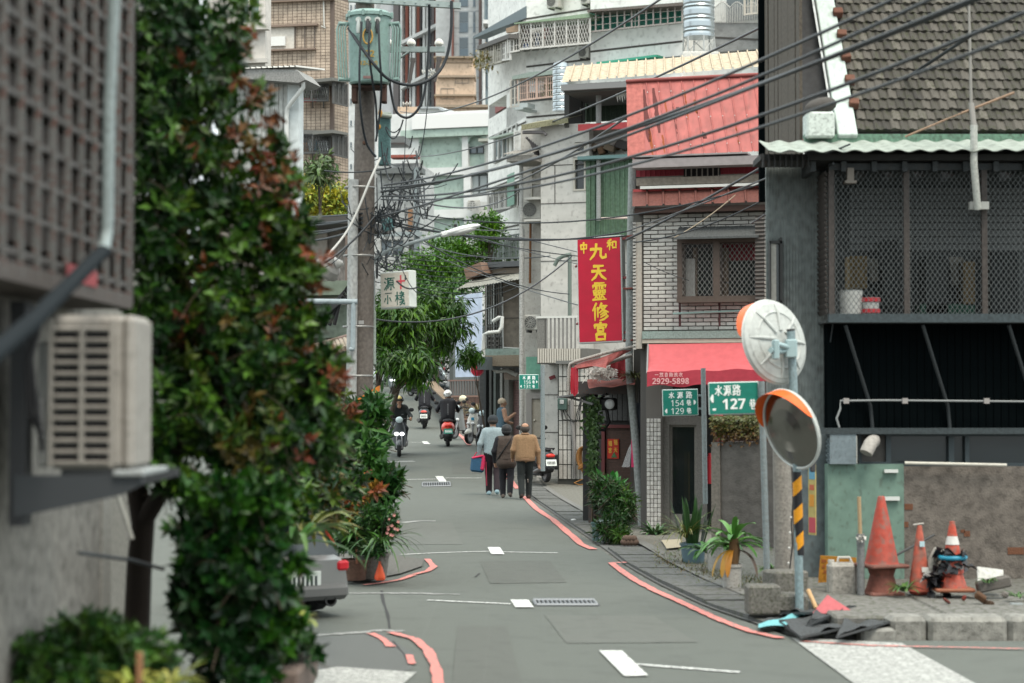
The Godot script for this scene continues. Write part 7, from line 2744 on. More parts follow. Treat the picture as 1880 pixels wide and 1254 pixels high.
	for q in [
		[1150,440,30.0,1790,60,19.0,0.1,0.017,"cable climbing from the brick house corner across the grey eave to the antenna pole"],
		[1150,425,30.0,1560,265,19.2,0.02,0.01,"thin cable from the brick house corner to the corrugated eave"],
		[840,360,60.0,1150,215,30.0,0.3,0.018,"cable from the white building up to the red roof verge"],
		[760,288,90.0,1470,14,27.0,0.5,0.02,"thin high cable rising over the cream roof"],
		[735,205,60.0,1240,-20,22.0,0.5,0.014,"thin high cable passing the beige building up to the top edge"],
		[700,380,26.0,1420,330,24.0,0.35,0.01,"thin cable sagging past the red sign top to the brick house eave"],
		[700,402,26.0,1150,425,30.0,0.2,0.013,"black cable meeting the top of the red sign"],
		[700,410,26.0,1150,433,30.0,0.12,0.012,"second black cable meeting the top of the red sign"],
		[720,355,26.0,955,350,50.0,0.3,0.014,"cable sagging to the beige air conditioner"],
		[720,395,26.0,1060,470,31.0,0.08,0.008,"service wire sloping down to the left edge of the red sign"],
		[850,405,40.0,1340,520,29.8,0.08,0.008,"service wire passing over the red sign to the brick wall"],
		[860,430,40.0,1400,545,29.6,0.12,0.007,"lower service wire passing over the red sign to the window sill"],
		[770,455,70.0,1060,560,31.5,0.1,0.009,"dark wire crossing the shop houses down to the red sign"],
		[730,410,40.0,1045,540,47.0,0.3,0.012,"dark wire crossing in front of the brown shop house"],
		[760,440,60.0,1010,470,48.0,0.25,0.014,"cable under the street lamp running to the rendered building"],
		[680,585,26.0,1050,470,33.0,0.4,0.012,"pale wire hanging across the trees to the calligraphy banner"],
		[770,395,60.0,955,420,50.0,0.2,0.016,"wire passing behind the lamp head toward the downpipe"],
		[1165,445,30.0,1400,368,28.0,0.1,0.011,"black cable swinging under the rusty pent roof"],
		[1180,480,30.0,1265,515,29.9,0.02,0.006,"short dark wire drooping over the white bricks"],
		[1500,790,20.5,1530,590,19.9,0.02,0.008,"dark wire on the grey side wall beside the round mirror"],
		[1380,410,25.0,1530,300,19.5,0.02,0.012,"dark cable running up to the corner of the corrugated eave"],
	]:
		cable(q[8],sag(pt(q[0],q[1],q[2]),pt(q[3],q[4],q[5]),q[6],18),q[7],"",col)
	var pale:=mat(0.36,0.36,0.34,0.6)
	cable("pale grey stay wire running down left of the pole",curve([V3.call(698,290,-0.4),V3.call(680,330,-0.6),V3.call(640,420,-0.8),V3.call(590,480,-1.2),V3.call(540,520,-1.6)],D),0.016,"",pale,"stay_wire")
	cable("thin tan cord hanging in front of the brick window hood",sag(pt(1238,436,29.4),pt(1350,358,29.0),0.04,8),0.007,"",mat(0.4,0.33,0.24,0.8),"cord")
	for i in 6:
		cable(["top cable of the bundle coming to the pole from the left","second cable of the bundle coming from the left","third cable of the left bundle","fourth cable of the left bundle, slightly lower","fifth cable of the left bundle","lowest cable of the left bundle"][i],sag(pt(430,392+i*5,30.0),pt(665,392+i*4+(i%2)*6,25.8),0.05+0.03*i,12),0.012+0.002*(i%3),"",col)
	cable("black cable sweeping down from the pole to the low house",curve([V3.call(690,395,-0.2),V3.call(650,440,-0.4),V3.call(600,480,-0.6),V3.call(545,502,0)],D),0.014,"",col)
	var rg:=RandomNumberGenerator.new()
	rg.seed=5
	for q in [[700,392,20,12,44,"dense knot of black service wires round the pole"],[738,330,22,44,48,"loose loops of black wire drooping right of the pole"],[708,440,18,34,36,"thin wires hanging under the cable knot of the pole"]]:
		mb=nb()
		for i in q[4]:
			var x:float=q[0]+rg.randfn()*q[2]
			var y:float=q[1]+rg.randfn()*q[3]
			var x2:float=x+rg.randfn()*40
			var y2:float=y+rg.randfn()*26
			mb.tube(sag(pt(x,y,D+rg.randf_range(-0.4,0.3)),pt(x2,y2,D+rg.randf_range(-0.4,0.6)),rg.randf_range(0.03,0.3),10),rg.randf_range(0.005,0.0105),4)
		solo("wire_tangle",q[5],"wire tangle",mb,col,"","stuff")
	var sp:=thing("steel_post","grey steel post with short arm behind the wires, before the green panels","post",place(foot(766,118.0)))
	mb=nb()
	mb.tube([foot(766,118.0),pt(765,308,118.0)],0.19,6)
	obj("shaft",mb,mat(0.26,0.3,0.31,0.5,{"t":"streak","s":0.7}),sp,true)
	mb=nb()
	mb.box(pt(730,430,117.7),v3(2.9,0.25,0.25))
	obj("arm",mb,mat(0.26,0.3,0.31,0.5),sp,true)
	for i in 14:
		var x:=690+rg.randf_range(0,70)
		var y:=465+rg.randf_range(0,14)
		mb=nb()
		mb.cbox(pt(x,y,117.7),v3(0.15,0.4,0.15),0.02,Basis(Vector3.BACK,rg.randf_range(-0.5,0.5)))
		obj("cable_clamp",mb,mat(0.04,0.045,0.05,0.6),sp,true)
	for i in 9:
		cable(["first","second","third","fourth","fifth","sixth","seventh","eighth","lowest"][i]+" of the thin wires strung over the trees below the lamp, from above",sag(pt(690,462+i*5,47.0),pt(905+i*6,470+i*7,52.0),0.05+0.05*i,10),0.009,"",col)
	cable("cord hanging straight down from the beige building side past the wires",curve([V3.call(788,150),V3.call(784,200),V3.call(778,250),V3.call(770,285),V3.call(760,290)],27.0),0.008,"",col)
	cable("thin vertical wire left of the deep cable loop",curve([V3.call(752,95),V3.call(748,160),V3.call(744,260),V3.call(740,350)],27.0),0.006,"",col)
	mb=nb()
	mb.cbox(pt(712,412,26.0),v3(0.14,0.16,0.1),0.01,Basis(Vector3.BACK,0.25))
	solo("splice_box","teal splice box hanging in the cable knot","box",mb,mat(0.14,0.27,0.28,0.5))
# corner at the right: kerb, cones, rubble
func cone_shape(t:Node3D,h:float,r:float,base:float,m:Material,bm:Material,band:Material=null,at:=0.55,y0:=0.0)->void:
	var mb:=nb()
	mb.T=xf(Basis(),v3(0,y0,0))
	mb.lathe(Z3,[v2(r,0.03),v2(r*0.95,0.05),v2(r*0.2,h-0.01),v2(r*0.17,h),v2(r*0.1,h-0.01)],24)
	obj("cone_body",mb,m,t)
	mb=nb()
	mb.T=xf(Basis(Vector3.UP,0.3),v3(0,y0,0))
	mb.cbox(v3(0,0.018,0),v3(base,0.036,base),0.012)
	obj("base_plate",mb,bm,t)
	if band:
		mb=nb()
		mb.T=xf(Basis(),v3(0,y0,0))
		var f:=func(y:float)->float:return lerpf(r*0.95,r*0.2,(y-0.05)/(h-0.06))+0.003
		mb.lathe(Z3,[v2(f.call(h*at),h*at),v2(f.call(h*(at+0.17)),h*(at+0.17))],24)
		obj("white_band",mb,band,t)
func right_corner()->void:
	var D:=17.6
	var top:=0.13
	var sl:=thing("corner_kerb","weathered concrete kerb and slab in front of the dark house","kerb",place(foot(1760,16.6)))
	var conc:=mat(0.27,0.265,0.24,0.92,{"t":"blotch","s":0.9,"d":"grime","ds":0.6,"b":1.0,"bt":"fine"})
	var mb:=nb()
	var g:=ground(16.2)
	var xs:=[3.05,3.35,4.0,4.7,5.4]
	for i in xs.size()-1:
		mb=nb()
		var x0:float=xs[i]+0.006
		var x1:float=xs[i+1]-0.006
		mb.cbox(v3((x0+x1)/2,g+0.02,-16.3+0.02*(i%2)),v3(x1-x0,0.3,0.34),0.035)
		obj("kerb_stone",mb,conc,sl,true)
	mb=nb()
	for q in [[2.65,3.6,17.5],[3.6,4.6,17.4],[4.6,6.0,17.5]]:
		mb.cbox(v3((q[0]+q[1])/2,g+0.005,-q[2]),v3(q[1]-q[0]-0.01,0.28,2.1),0.02)
	obj("slab",mb,mat(0.19,0.185,0.17,0.95,{"t":"blotch","s":0.7,"d":"moss","ds":0.8,"b":1.2,"bt":"fine"}),sl,true)
	mb=nb()
	mb.cbox(v3(4.8,ground(19)+0.02,-19.3),v3(4.1,0.3,1.7),0.02)
	obj("rear_slab",mb,mat(0.15,0.145,0.13,0.95,{"t":"blotch","s":0.7,"d":"moss","ds":0.8,"b":1.2,"bt":"fine"}),sl,true)
	# cones
	var faded:=mat(0.44,0.07,0.045,0.65,{"t":"blotch","s":0.5,"d":"dirt","ds":0.8})
	var bright:=mat(0.52,0.08,0.045,0.6,{"t":"blotch","s":0.4,"d":"dirt","ds":1.3})
	var plate:=mat(0.2,0.085,0.065,0.8,{"t":"blotch","s":0.4,"d":"grime","ds":0.4})
	var wh:=mat(0.55,0.54,0.51,0.5,{"t":"soft","s":0.3})
	var px:=func(n:float,d:float)->float:return n*d/F
	var d:=18.3
	var at:=pt(1619,1094,d)
	var t:=thing("traffic_cone","dirty red traffic cone stuck on a second squashed cone by the green board","traffic cone",place(at))
	var h2:float=px.call(52,d)
	cone_shape(t,px.call(130,d),px.call(32,d),px.call(76,d),faded,plate,null,0.5,h2)
	t=thing("traffic_cone","squashed brownish traffic cone under the tallest cone","traffic cone",place(at))
	mb=nb()
	mb.lathe(Z3,[v2(px.call(32,d),0.03),v2(px.call(28,d),px.call(16,d)),v2(px.call(22,d),px.call(38,d)),v2(px.call(26,d),px.call(50,d))],22)
	obj("cone_body",mb,mat(0.2,0.07,0.05,0.8,{"t":"blotch","s":0.3,"d":"grime","ds":0.4}),t)
	mb=nb()
	mb.cbox(v3(0,0.02,0),v3(px.call(66,d),0.045,px.call(66,d)),0.015,Basis(Vector3.UP,0.2))
	obj("base_plate",mb,plate,t)
	d=18.2
	t=thing("traffic_cone","slim faded orange cone with torn stickers in the middle of the three","traffic cone",place(pt(1689,1091,d)))
	cone_shape(t,px.call(126,d),px.call(22,d),px.call(30,d),mat(0.48,0.11,0.07,0.65,{"t":"blotch","s":0.4,"d":"dirt","ds":1.0}),faded)
	for q in [[0.01,0.46,0.045,0.05],[0.03,0.23,0.06,0.045],[0.05,0.2,0.05,0.04]]:
		mb=nb()
		mb.box(v3(q[0],q[1],0.11*(1.0-q[1]/0.75)+0.018),v3(q[2],q[3],0.004),Basis(Vector3.RIGHT,-0.15))
		obj("torn_sticker",mb,wh if q[1]<0.4 else mat(0.3,0.42,0.45,0.5),t)
	mb=nb()
	mb.cbox(v3(-0.01,px.call(128,d),0),v3(0.1,0.014,0.03),0.004,Basis(Vector3.BACK,0.15))
	obj("tip_strip",mb,mat(0.33,0.31,0.28,0.7),t)
	d=18.0
	t=thing("traffic_cone","orange cone with white band, wrapped in black plastic and a blue ring","traffic cone",place(pt(1749,1086,d)))
	cone_shape(t,px.call(74,d),px.call(27,d),px.call(36,d),bright,bright,null,0.5,0.0)
	mb=nb()
	mb.T=xf(Basis(),v3(0,px.call(34,d),0))
	mb.lathe(Z3,[v2(px.call(21,d),0),v2(px.call(4.5,d),px.call(94,d)),v2(0,px.call(94,d))],22)
	obj("upper_cone",mb,bright,t)
	mb=nb()
	mb.lathe(Z3,[v2(px.call(13,d),px.call(86,d)),v2(px.call(8.5,d),px.call(104,d))],22)
	obj("white_band",mb,wh,t)
	mb=nb()
	mb.cbox(v3(0,0.02,0),v3(px.call(72,d),0.035,px.call(60,d)),0.012)
	obj("wide_plate",mb,mat(0.36,0.13,0.07,0.7,{"t":"fine","s":0.4}),t)
	mb=nb()
	var ringp:=[]
	for i in 29:ringp.append(v3(cos(TAU*i/28)*px.call(23,d),px.call(62,d),sin(TAU*i/28)*px.call(23,d)))
	mb.tube(ringp,0.022,8,false)
	solo("blue_ring","bright blue hose ring round the wrapped cone","ring",shifted(mb,t.position),mat(0.02,0.2,0.3,0.4))
	mb=nb()
	for i in 60:
		var a:=rng.randf()*TAU
		var y:float=rng.randf_range(40,80)
		var rr:float=px.call(lerpf(26,16,(y-40)/45),d)
		mb.leaf(t.position+v3(cos(a)*rr,px.call(y,d),sin(a)*rr),v3(rng.randfn(),-0.6,rng.randfn()),v3(cos(a),0.2,sin(a)),rng.randf_range(0.06,0.14),rng.randf_range(0.05,0.09),0.4,0.5)
	for i in 30:
		mb.leaf(pt(1722+rng.randfn()*9,1088-absf(rng.randfn())*14,18.0),v3(rng.randfn(),rng.randfn(),0.5),v3(0,1,0.4),0.14,0.08,0.4,0.5)
	solo("black_plastic","crumpled black plastic wrapped round the banded cone","plastic bag",mb,mat(0.012,0.012,0.014,0.35))
	mb=nb()
	mb.tube([pt(1731,1015,18.1),pt(1722,1012,18.1),pt(1713,1030,18.15),pt(1708,1060,18.15)],[0.03,0.05,0.05,0.02],7)
	solo("white_bag","dirty white bag hanging left of the banded cone","bag",mb,mat(0.4,0.38,0.34,0.85,{"t":"blotch","s":0.2}))
	# jerrycan, stick in pipe, yellow tray
	d=18.5
	t=thing("jerrycan","dirty white plastic jerrycan beside the grey pipe stump","jerrycan",place(pt(1546,1097,d)))
	mb=nb()
	mb.cbox(v3(0,px.call(32,d),0),v3(px.call(52,d),px.call(64,d),0.2),0.03)
	obj("body",mb,mat(0.4,0.38,0.34,0.6,{"t":"blotch","s":0.4,"d":"grime","ds":0.4}),t)
	mb=nb()
	mb.tube([v3(-0.04,px.call(63,d),0),v3(-0.03,px.call(73,d),0),v3(0.07,px.call(73,d),0),v3(0.09,px.call(63,d),0)],0.015,6)
	mb.cyl(v3(-0.1,px.call(63,d),0),v3(-0.1,px.call(69,d),0),0.03,-1,10)
	obj("handle",mb,mat(0.45,0.44,0.4,0.6),t)
	mb=nb()
	mb.tube([pt(1581,1100,18.2),pt(1580,985,18.2)],0.034,12)
	mb.tube([pt(1580,1000,18.2),pt(1580,980,18.2)],0.038,12)
	solo("pipe_stump","grey upright plastic pipe stump beside the tallest cone","pipe",mb,mat(0.2,0.205,0.205,0.6,{"t":"streak","s":0.3,"d":"grime","ds":0.4}))
	mb=nb()
	mb.tube([pt(1580,1000,18.2),pt(1577,912,18.2)],0.018,8)
	solo("bamboo_stick","bamboo stick standing in the grey pipe stump","stick",mb,mat(0.42,0.3,0.17,0.7,{"t":"streak","s":0.2}))
	mb=nb()
	for i in 14:mb.leaf(pt(1580+rng.randfn()*4,988+rng.randfn()*4,18.15),v3(rng.randfn(),rng.randfn(),1),v3(0,1,0.5),0.05,0.04,0.4)
	solo("wrapped_tape","scrap of white tape round the top of the pipe stump","tape",mb,mat(0.42,0.41,0.38,0.8))
	var yt:=thing("yellow_sign_board","old yellow board leaning behind the jerrycan","board",frame(1503,1572,18.9,18.8))
	mb=nb()
	pquad(mb,yt.transform,[[1506,1020],[1572,1024],[1572,1064],[1502,1070]],-0.02,0.0)
	obj("panel",mb,mat(0.45,0.2,0.02,0.7,{"t":"soft","s":0.4,"d":"grime","ds":0.4}),yt)
	mb=nb()
	for i in 4:pquad(mb,yt.transform,[[1508+i*2.6,1027+i*10],[1517-(i%2)*2,1027+i*10],[1517-(i%2)*2,1033+i*10],[1508+i,1033+i*10]],0.0,0.004)
	obj("faded_print",mb,mat(0.25,0.08,0.02,0.8),yt)
	var pT:=frame(1482,1500,19.3,19.15)
	var po:=thing("wall_poster","narrow sun-bleached poster on the grey wall beside the striped post","poster",pT)
	mb=nb()
	pbox(mb,pT,1484,852,1497,982,-0.01,0.0)
	obj("sheet",mb,mat(0.42,0.34,0.12,0.7,{"t":"soft","s":0.6}),po)
	for q in [[1485,858,1496,880,0.1,0.25,0.35],[1486,890,1494,900,0.4,0.1,0.05],[1486,908,1494,930,0.5,0.22,0.03],[1485,950,1497,978,0.4,0.06,0.08]]:
		mb=nb()
		pbox(mb,pT,q[0],q[1],q[2],q[3],0.0,0.003)
		obj("print_block",mb,mat(q[4],q[5],q[6],0.7),po)
	for q in [[1640,1022,1715,982,0.012,"dark stick leaning behind the cones"],[1484,1084,1499,1118,0.022,"short pale wooden offcut leaning by the striped post"]]:
		mb=nb()
		mb.tube([pt(q[0],q[1],18.6 if q[4]<0.02 else 17.6),pt(q[2],q[3],18.9 if q[4]<0.02 else 17.4)],q[4],6)
		solo("stick",q[5],"stick",mb,mat(0.05,0.05,0.05,0.7) if q[4]<0.02 else mat(0.42,0.27,0.14,0.8))
	mb=nb()
	var wb:=[pt(1794,1040,18.3),pt(1842,1046,18.3),pt(1843,1078,18.1),pt(1796,1082,18.1)]
	mb.quad(wb[0],wb[1],wb[2],wb[3])
	for i in 4:mb.quad(wb[i],wb[(i+1)%4],wb[(i+1)%4]+v3(0,-0.005,-0.03),wb[i]+v3(0,-0.005,-0.03))
	solo("white_board","small white board leaning at the wall right of the cones","board",mb,mat(0.45,0.45,0.42,0.7,{"t":"soft","s":0.3,"d":"grime","ds":0.5}))
	mb=nb()
	mb.cbox(pt(1824,1072,17.9),v3(0.3,0.1,0.14),0.015,Basis(Vector3.BACK,0.22))
	solo("concrete_lump","broken concrete lump before the small white board","rubble",mb,mat(0.22,0.2,0.18,0.95,{"t":"fine","s":0.2,"b":1.0}))
	for q in [[1738,1103,0.08,0.025,0.13,0.03,0.02],[1800,1096,0.1,0.06,0.12,0.06,0.03],[1845,1092,0.07,0.05,0.2,0.18,0.16],[1866,1110,0.12,0.03,0.3,0.33,0.33],[1770,1098,0.05,0.05,0.2,0.03,0.02],[1815,1108,0.09,0.05,0.08,0.05,0.03]]:
		mb=nb()
		mb.cbox(pt(q[0],q[1],17.4),v3(q[2],q[3],q[2]*0.7),0.012,Basis(v3(0.3,1,0.2).normalized(),q[0]))
		solo("rubble","small piece of rubble on the slab right of the cones","rubble",mb,mat(q[4],q[5],q[6],0.9,{"t":"fine","s":0.15}),"rubble pieces right of the cones")
	var felt:=mat(0.085,0.092,0.096,0.85,{"t":"fine","s":0.3,"d":"grime","ds":0.4,"b":0.8,"bt":"fine"})
	var sheets:=[
		[1400,1140,1560,1150,1600,1128,1470,1118,0.06,"grey-green sheet at the bottom of the pile"],
		[1470,1172,1570,1160,1545,1130,1430,1150,0.1,"wide dark roofing sheet in front"],
		[1535,1178,1640,1160,1625,1138,1560,1140,0.14,"dark roofing sheet nearest the kerb stone"],
		[1480,1160,1560,1140,1600,1130,1500,1142,0.17,"curled dark roofing sheet lying on top"],
		[1430,1130,1500,1142,1560,1126,1488,1112,0.13,"tilted dark sheet at the back of the pile"],
	]
	for q in sheets:
		mb=nb()
		var P:=[]
		for k in 4:P.append(gp(q[k*2],q[k*2+1]+10,0.0)+v3(0,q[8]*(0.6+0.4*(k%2)),0))
		var n:=14
		for i in n:
			for j in n:
				var f:=func(u:float,v:float)->Vector3:return (P[0].lerp(P[1],u)).lerp(P[3].lerp(P[2],u),v)+v3(0,0.022*sin(u*7.0+q[8]*40.0)*cos(v*5.0)+0.01*sin(u*17.0+v*11.0),0)
				mb.quad(f.call(float(i)/n,float(j)/n),f.call(float(i+1)/n,float(j)/n),f.call(float(i+1)/n,float(j+1)/n),f.call(float(i)/n,float(j+1)/n))
		for k in 4:mb.quad(P[k],P[(k+1)%4],P[(k+1)%4]-v3(0,0.02,0),P[k]-v3(0,0.02,0))
		solo("roofing_sheet",q[9],"roofing sheet",mb,felt)
	mb=nb()
	mb.prism(PackedVector2Array([v2(-0.2,0),v2(0.18,-0.02),v2(-0.05,0.2)]),xf(Basis(Vector3.RIGHT,-0.8),pt(1535,1127,16.9)),0,0.012)
	solo("red_offcut","triangular pinkish red offcut on the heap of roofing sheets","offcut",mb,mat(0.42,0.1,0.11,0.7,{"t":"soft","s":0.3}))
	mb=nb()
	cloth(mb,frame(1380,1480,16.9,17.3),[[1392,1146,0],[1440,1132,0],[1476,1122,-0.2]],[[1390,1152,0.4],[1440,1148,0.3],[1478,1128,0.1]],10,3,0.02)
	solo_from(frame(1380,1480,16.9,17.3),"turquoise_strip","turquoise plastic strip on the ground at the foot of the sign posts","strip",mb,mat(0.16,0.42,0.45,0.6,{"t":"soft","s":0.3}))
	for q in [[1608,1168,0.22,0.1,0.12,0.15,16.1],[1400,1100,0.22,0.2,0.2,0.05,17.6],[1450,1105,0.24,0.12,0.2,-0.1,17.6],[1442,1078,0.26,0.24,0.22,0.3,18.2]]:
		mb=nb()
		mb.cbox(pt(q[0],q[1],q[6]),v3(q[2],q[3],q[4])*1.3,0.02,Basis(Vector3.UP,q[5]))
		solo("concrete_block",["pale concrete block lying in front of the roofing sheets","square concrete foot block left of the two sign posts","flat concrete block at the foot of the striped post","mossy concrete block behind the two sign posts"][[1608,1400,1450,1442].find(int(q[0]))],"block",mb,mat(0.2,0.19,0.17,0.95,{"t":"blotch","s":0.3,"d":"moss","ds":0.4,"b":1.2,"bt":"fine"}) if q[0] !=1608 else conc)
	mb=nb()
	mb.tube([pt(1440,1090,18.8),pt(1437,900,18.8),pt(1434,820,18.8)],[0.1,0.095,0.085],6)
	solo("concrete_post","old white-stained concrete post behind the striped post","post",mb,mat(0.3,0.28,0.25,0.95,{"t":"streak","s":0.6,"d":"grime","ds":0.3,"b":1.0,"bt":"fine"}))
	mb=nb()
	mb.tube([pt(1459,880,18.5),pt(1453,960,18.55),pt(1455,1000,18.5),pt(1446,1078,18.6)],0.007,5)
	solo("post_cable","black cable hanging down the old concrete post","cable",mb,mat(0.02,0.02,0.02,0.7))
	for i in 4:
		mb=nb()
		mb.ell(pt(1452-i*1.5,950+i*28,18.5),v3(0.012,0.012,0.012),6)
		solo("cable_clip","white clip holding the black cable on the old post","clip",mb,mat(0.5,0.5,0.47,0.6),"white cable clips on the old post")
	var w0:=Color(0.04,0.1,0.03)
	var w1:=Color(0.1,0.17,0.05)
	tuft("weed","green weed between tall cone and slim cone",pt(1660,1086,18.0),26,0.2,0.03,w0,w1,"weed",0.8,0.8)
	tuft("weed","small weed before the white board",pt(1812,1070,17.8),16,0.1,0.02,w0,w1,"weed",0.8,0.8)
	tuft("weed","weed at the right edge of the slab",pt(1868,1096,17.6),20,0.14,0.02,w0,w1,"weed")
	tuft("weed","weeds on the ground behind the grey sign post",pt(1420,1050,19.6),40,0.22,0.03,w0,Color(0.12,0.2,0.05),"weed")
	tuft("weed","weed at the foot of the white tiled pillar",pt(1203,992,29.4),60,0.35,0.05,Color(0.02,0.06,0.02),Color(0.06,0.12,0.04),"weed",0.6,1.0)
func shifted(mb:MB,at:Vector3)->MB:
	for i in mb.v.size():mb.v[i]+=at
	return mb
# signs and mirrors
func sign_panel(t:Node3D,w:float,h:float,m:Material,rim:Material,depth:=0.02)->void:
	var mb:=nb()
	mb.cbox(v3(0,0,-depth/2),v3(w,h,depth),0.006)
	obj("rim",mb,rim,t)
	mb=nb()
	mb.cbox(v3(0,0,0.001),v3(w*0.965,h*0.94,0.006),0.002)
	obj("panel",mb,m,t)
func signs()->void:
	var green:=mat(0.012,0.2,0.15,0.45,{"t":"soft","s":0.8})
	var rim:=mat(0.5,0.56,0.54,0.5)
	var ink:=mat(0.75,0.78,0.76,0.5)
	var steel:=mat(0.24,0.29,0.3,0.5,{"t":"streak","s":0.6,"d":"wear","ds":0.25})
	# red vertical temple sign
	var T:=frame(1050,1150,33.2,32.6)
	var a:=lp(T,1101,532,0.3)
	var t:=thing("temple_sign","tall red sign with yellow calligraphy hanging over the street","sign",T*xf(Basis(Vector3.BACK,0.022),a))
	var s:=32.9/F
	var w:=96*s
	var h:=194*s
	var mb:=nb()
	mb.cbox(v3(0,0,-0.06),v3(w,h,0.12),0.01)
	obj("frame",mb,mat(0.48,0.49,0.47,0.5,{"t":"soft","s":0.4}),t)
	mb=nb()
	mb.box(v3(0,0,0.002),v3(w*0.945,h*0.968,0.008))
	obj("red_face",mb,mat(0.5,0.004,0.03,0.55,{"t":"soft","s":2.0}),t)
	var gold:=mat(0.72,0.48,0.035,0.6)
	var X:=xf(Basis(),v3(0,0,0.006))
	for q in [["中",1059,443,20,21],["和",1118,441,22,20],["九",1080,447,38,30],["天",1083,483,34,32],["靈",1084,518,34,33],["修",1083,555,38,34],["宮",1086,591,32,34]]:
		mb=nb()
		var big:bool=q[3]>30
		glyph(mb,q[0],X,(q[1]-1101)*s,(532-q[2])*s,q[3]*s,q[4]*s,(4.6 if big else 3.0)*s*(0.7 if q[0]=="靈" else 0.82 if q[0]=="修" else 1.0),0.004,true)
		obj("character",mb,gold,t)
	mb=nb()
	for y in [0.93,0.2,-0.82]:mb.cbox(v3(w*0.58,y*h/2,-0.05),v3(0.28,0.04,0.05),0.005)
	for y in [0.5,-0.6]:mb.tube([v3(-w*0.5,y*h/2,-0.05),v3(-w*0.75,y*h/2,-0.3)],0.02,6)
	obj("bracket",mb,mat(0.16,0.04,0.04,0.7),t)
	# clinic box sign at the pole
	T=frame(690,760,26.2,25.8)
	a=lp(T,725,532,0)
	t=thing("clinic_sign","white box sign with red cross and green characters on the power pole","sign",T*xf(Basis(Vector3.BACK,0.03),a))
	s=26.0/F
	mb=nb()
	mb.cbox(v3(0,0,-0.07),v3(72*s,68*s,0.14),0.01)
	obj("box",mb,mat(0.52,0.55,0.52,0.5),t)
	mb=nb()
	mb.box(v3(0.0,0,0.002),v3(66*s,62*s,0.006))
	obj("face",mb,mat(0.62,0.57,0.49,0.6,{"t":"soft","s":0.4}),t)
	X=xf(Basis(),v3(0,0,0.005))
	for q in [["源",-26,25,28,26],["小",-27,-8,20,18],["棧",0,-3,25,26]]:
		mb=nb()
		glyph(mb,q[0],X,q[1]*s,q[2]*s,q[3]*s,q[4]*s,2.1*s,0.003,true)
		obj("character",mb,mat(0.02,0.1,0.075,0.6),t)
	mb=nb()
	mb.box(v3(-15*s,-5.5*s,0.007),v3(16*s,1.4*s,0.004))
	obj("underline",mb,mat(0.02,0.06,0.05,0.6),t)
	mb=nb()
	mb.box(v3(15*s,15*s,0.007),v3(21*s,3.2*s,0.004))
	mb.box(v3(15.5*s,13*s,0.0085),v3(3.2*s,26*s,0.004))
	obj("red_cross",mb,mat(0.55,0.07,0.09,0.6),t)
	# green street signs
	var spec:=[
		[971,701,36,27,46.0,996,700,865,"small green street sign 156 and 131 on the pole beside the walkers","156","131"],
		[1249,739,66,49,24.5,1291,706,925,"green street sign 154 and 129 under the red awning","154","129"],
		[1347,731,92,60,18.6,1398,715,1112,"large green street sign 127 on the post before the garden wall","127",""],
	]
	for q in spec:
		var d:float=q[4]
		s=d/F
		t=thing("street_sign",q[8],"street sign",xf(Basis(Vector3.UP,0.06 if q[9] !="127" else-0.05)*Basis(Vector3.BACK,0.0 if q[9]=="156" else 0.025),pt(q[0],q[1],d)))
		sign_panel(t,q[2]*s,q[3]*s,green,rim)
		X=xf(Basis(),v3(0,0,0.004))
		if q[10]:
			var u:float=q[2]*s
			var v:float=q[3]*s
			var n:=0
			for ch in "水源路":
				mb=nb()
				glyph(mb,ch,X,(-0.33+0.245*n)*u,0.41*v,0.17*u,0.26*v,0.022*u,0.003)
				obj("character",mb,ink,t)
				n+=1
			for r in 2:
				var y:float=(-0.02 if r==0 else-0.32)*v
				for k in 3:
					letters("digit",q[9+r][k],xf(Basis(),v3((-0.28+0.13*k)*u,y,0.004)),0.22*v,ink,t,false)
				mb=nb()
				glyph(mb,"巷",X,0.17*u,y+0.12*v,0.13*u,0.22*v,0.018*u,0.003)
				obj("character",mb,ink,t)
			mb=nb()
			glyph(mb,">",X,0.36*u,0.1*v,0.09*u,0.2*v,0.03*u,0.003)
			glyph(mb,"<",X,-0.45*u,-0.21*v,0.09*u,0.2*v,0.03*u,0.003)
			obj("arrow",mb,ink,t)
		else:
			var n:=0
			for ch in "水源路":
				mb=nb()
				glyph(mb,ch,X,(-35+16.5*n)*s,25*s,15*s,21*s,1.9*s,0.003,true)
				obj("character",mb,ink,t)
				n+=1
			letters("number","127",xf(Basis(),v3(-22*s,-11*s,0.004)),19*s,ink,t)
			mb=nb()
			glyph(mb,"巷",X,28*s,-2*s,13*s,20*s,1.7*s,0.003,true)
			obj("character",mb,ink,t)
			mb=nb()
			glyph(mb,"<",X,-44*s,9*s,8*s,18*s,3*s,0.003)
			obj("arrow",mb,ink,t)
			mb=nb()
			mb.cbox(v3(-36*s,-20*s,0.005),v3(6*s,4*s,0.004),0.001)
			obj("white_patch",mb,ink,t)
		mb=nb()
		var bx:float=q[5]
		mb.tube([pt(bx+(12 if q[9]=="127" else 4 if q[9]=="154" else 2),q[7],d-0.04) if q[9] !="156" else pt(997,865,d),pt(bx,q[6]-30 if q[9] !="127" else 700.0,d-0.04)],0.03 if q[9] !="156" else 0.05,12)
		obj("post",mb,steel,t,true)
		mb=nb()
		for y in [-0.25,0.25]:mb.cbox(v3((bx-q[0]-3)*s,y*q[3]*s,-0.03),v3(14*s,4*s,0.03),0.004)
		obj("clamp",mb,steel,t)
	# two round road mirrors on one post
	var D:=17.4
	t=thing("mirror_post","grey post with black and orange stripes carrying two round mirrors","post",place(pt(1467,1118,D)))
	mb=nb()
	mb.tube([pt(1468,1125,D),pt(1464,870,D),pt(1452,606,D)],0.037,14)
	obj("shaft",mb,mat(0.25,0.33,0.35,0.45,{"t":"streak","s":0.6,"d":"stain","ds":0.7}),t,true)
	mb=nb()
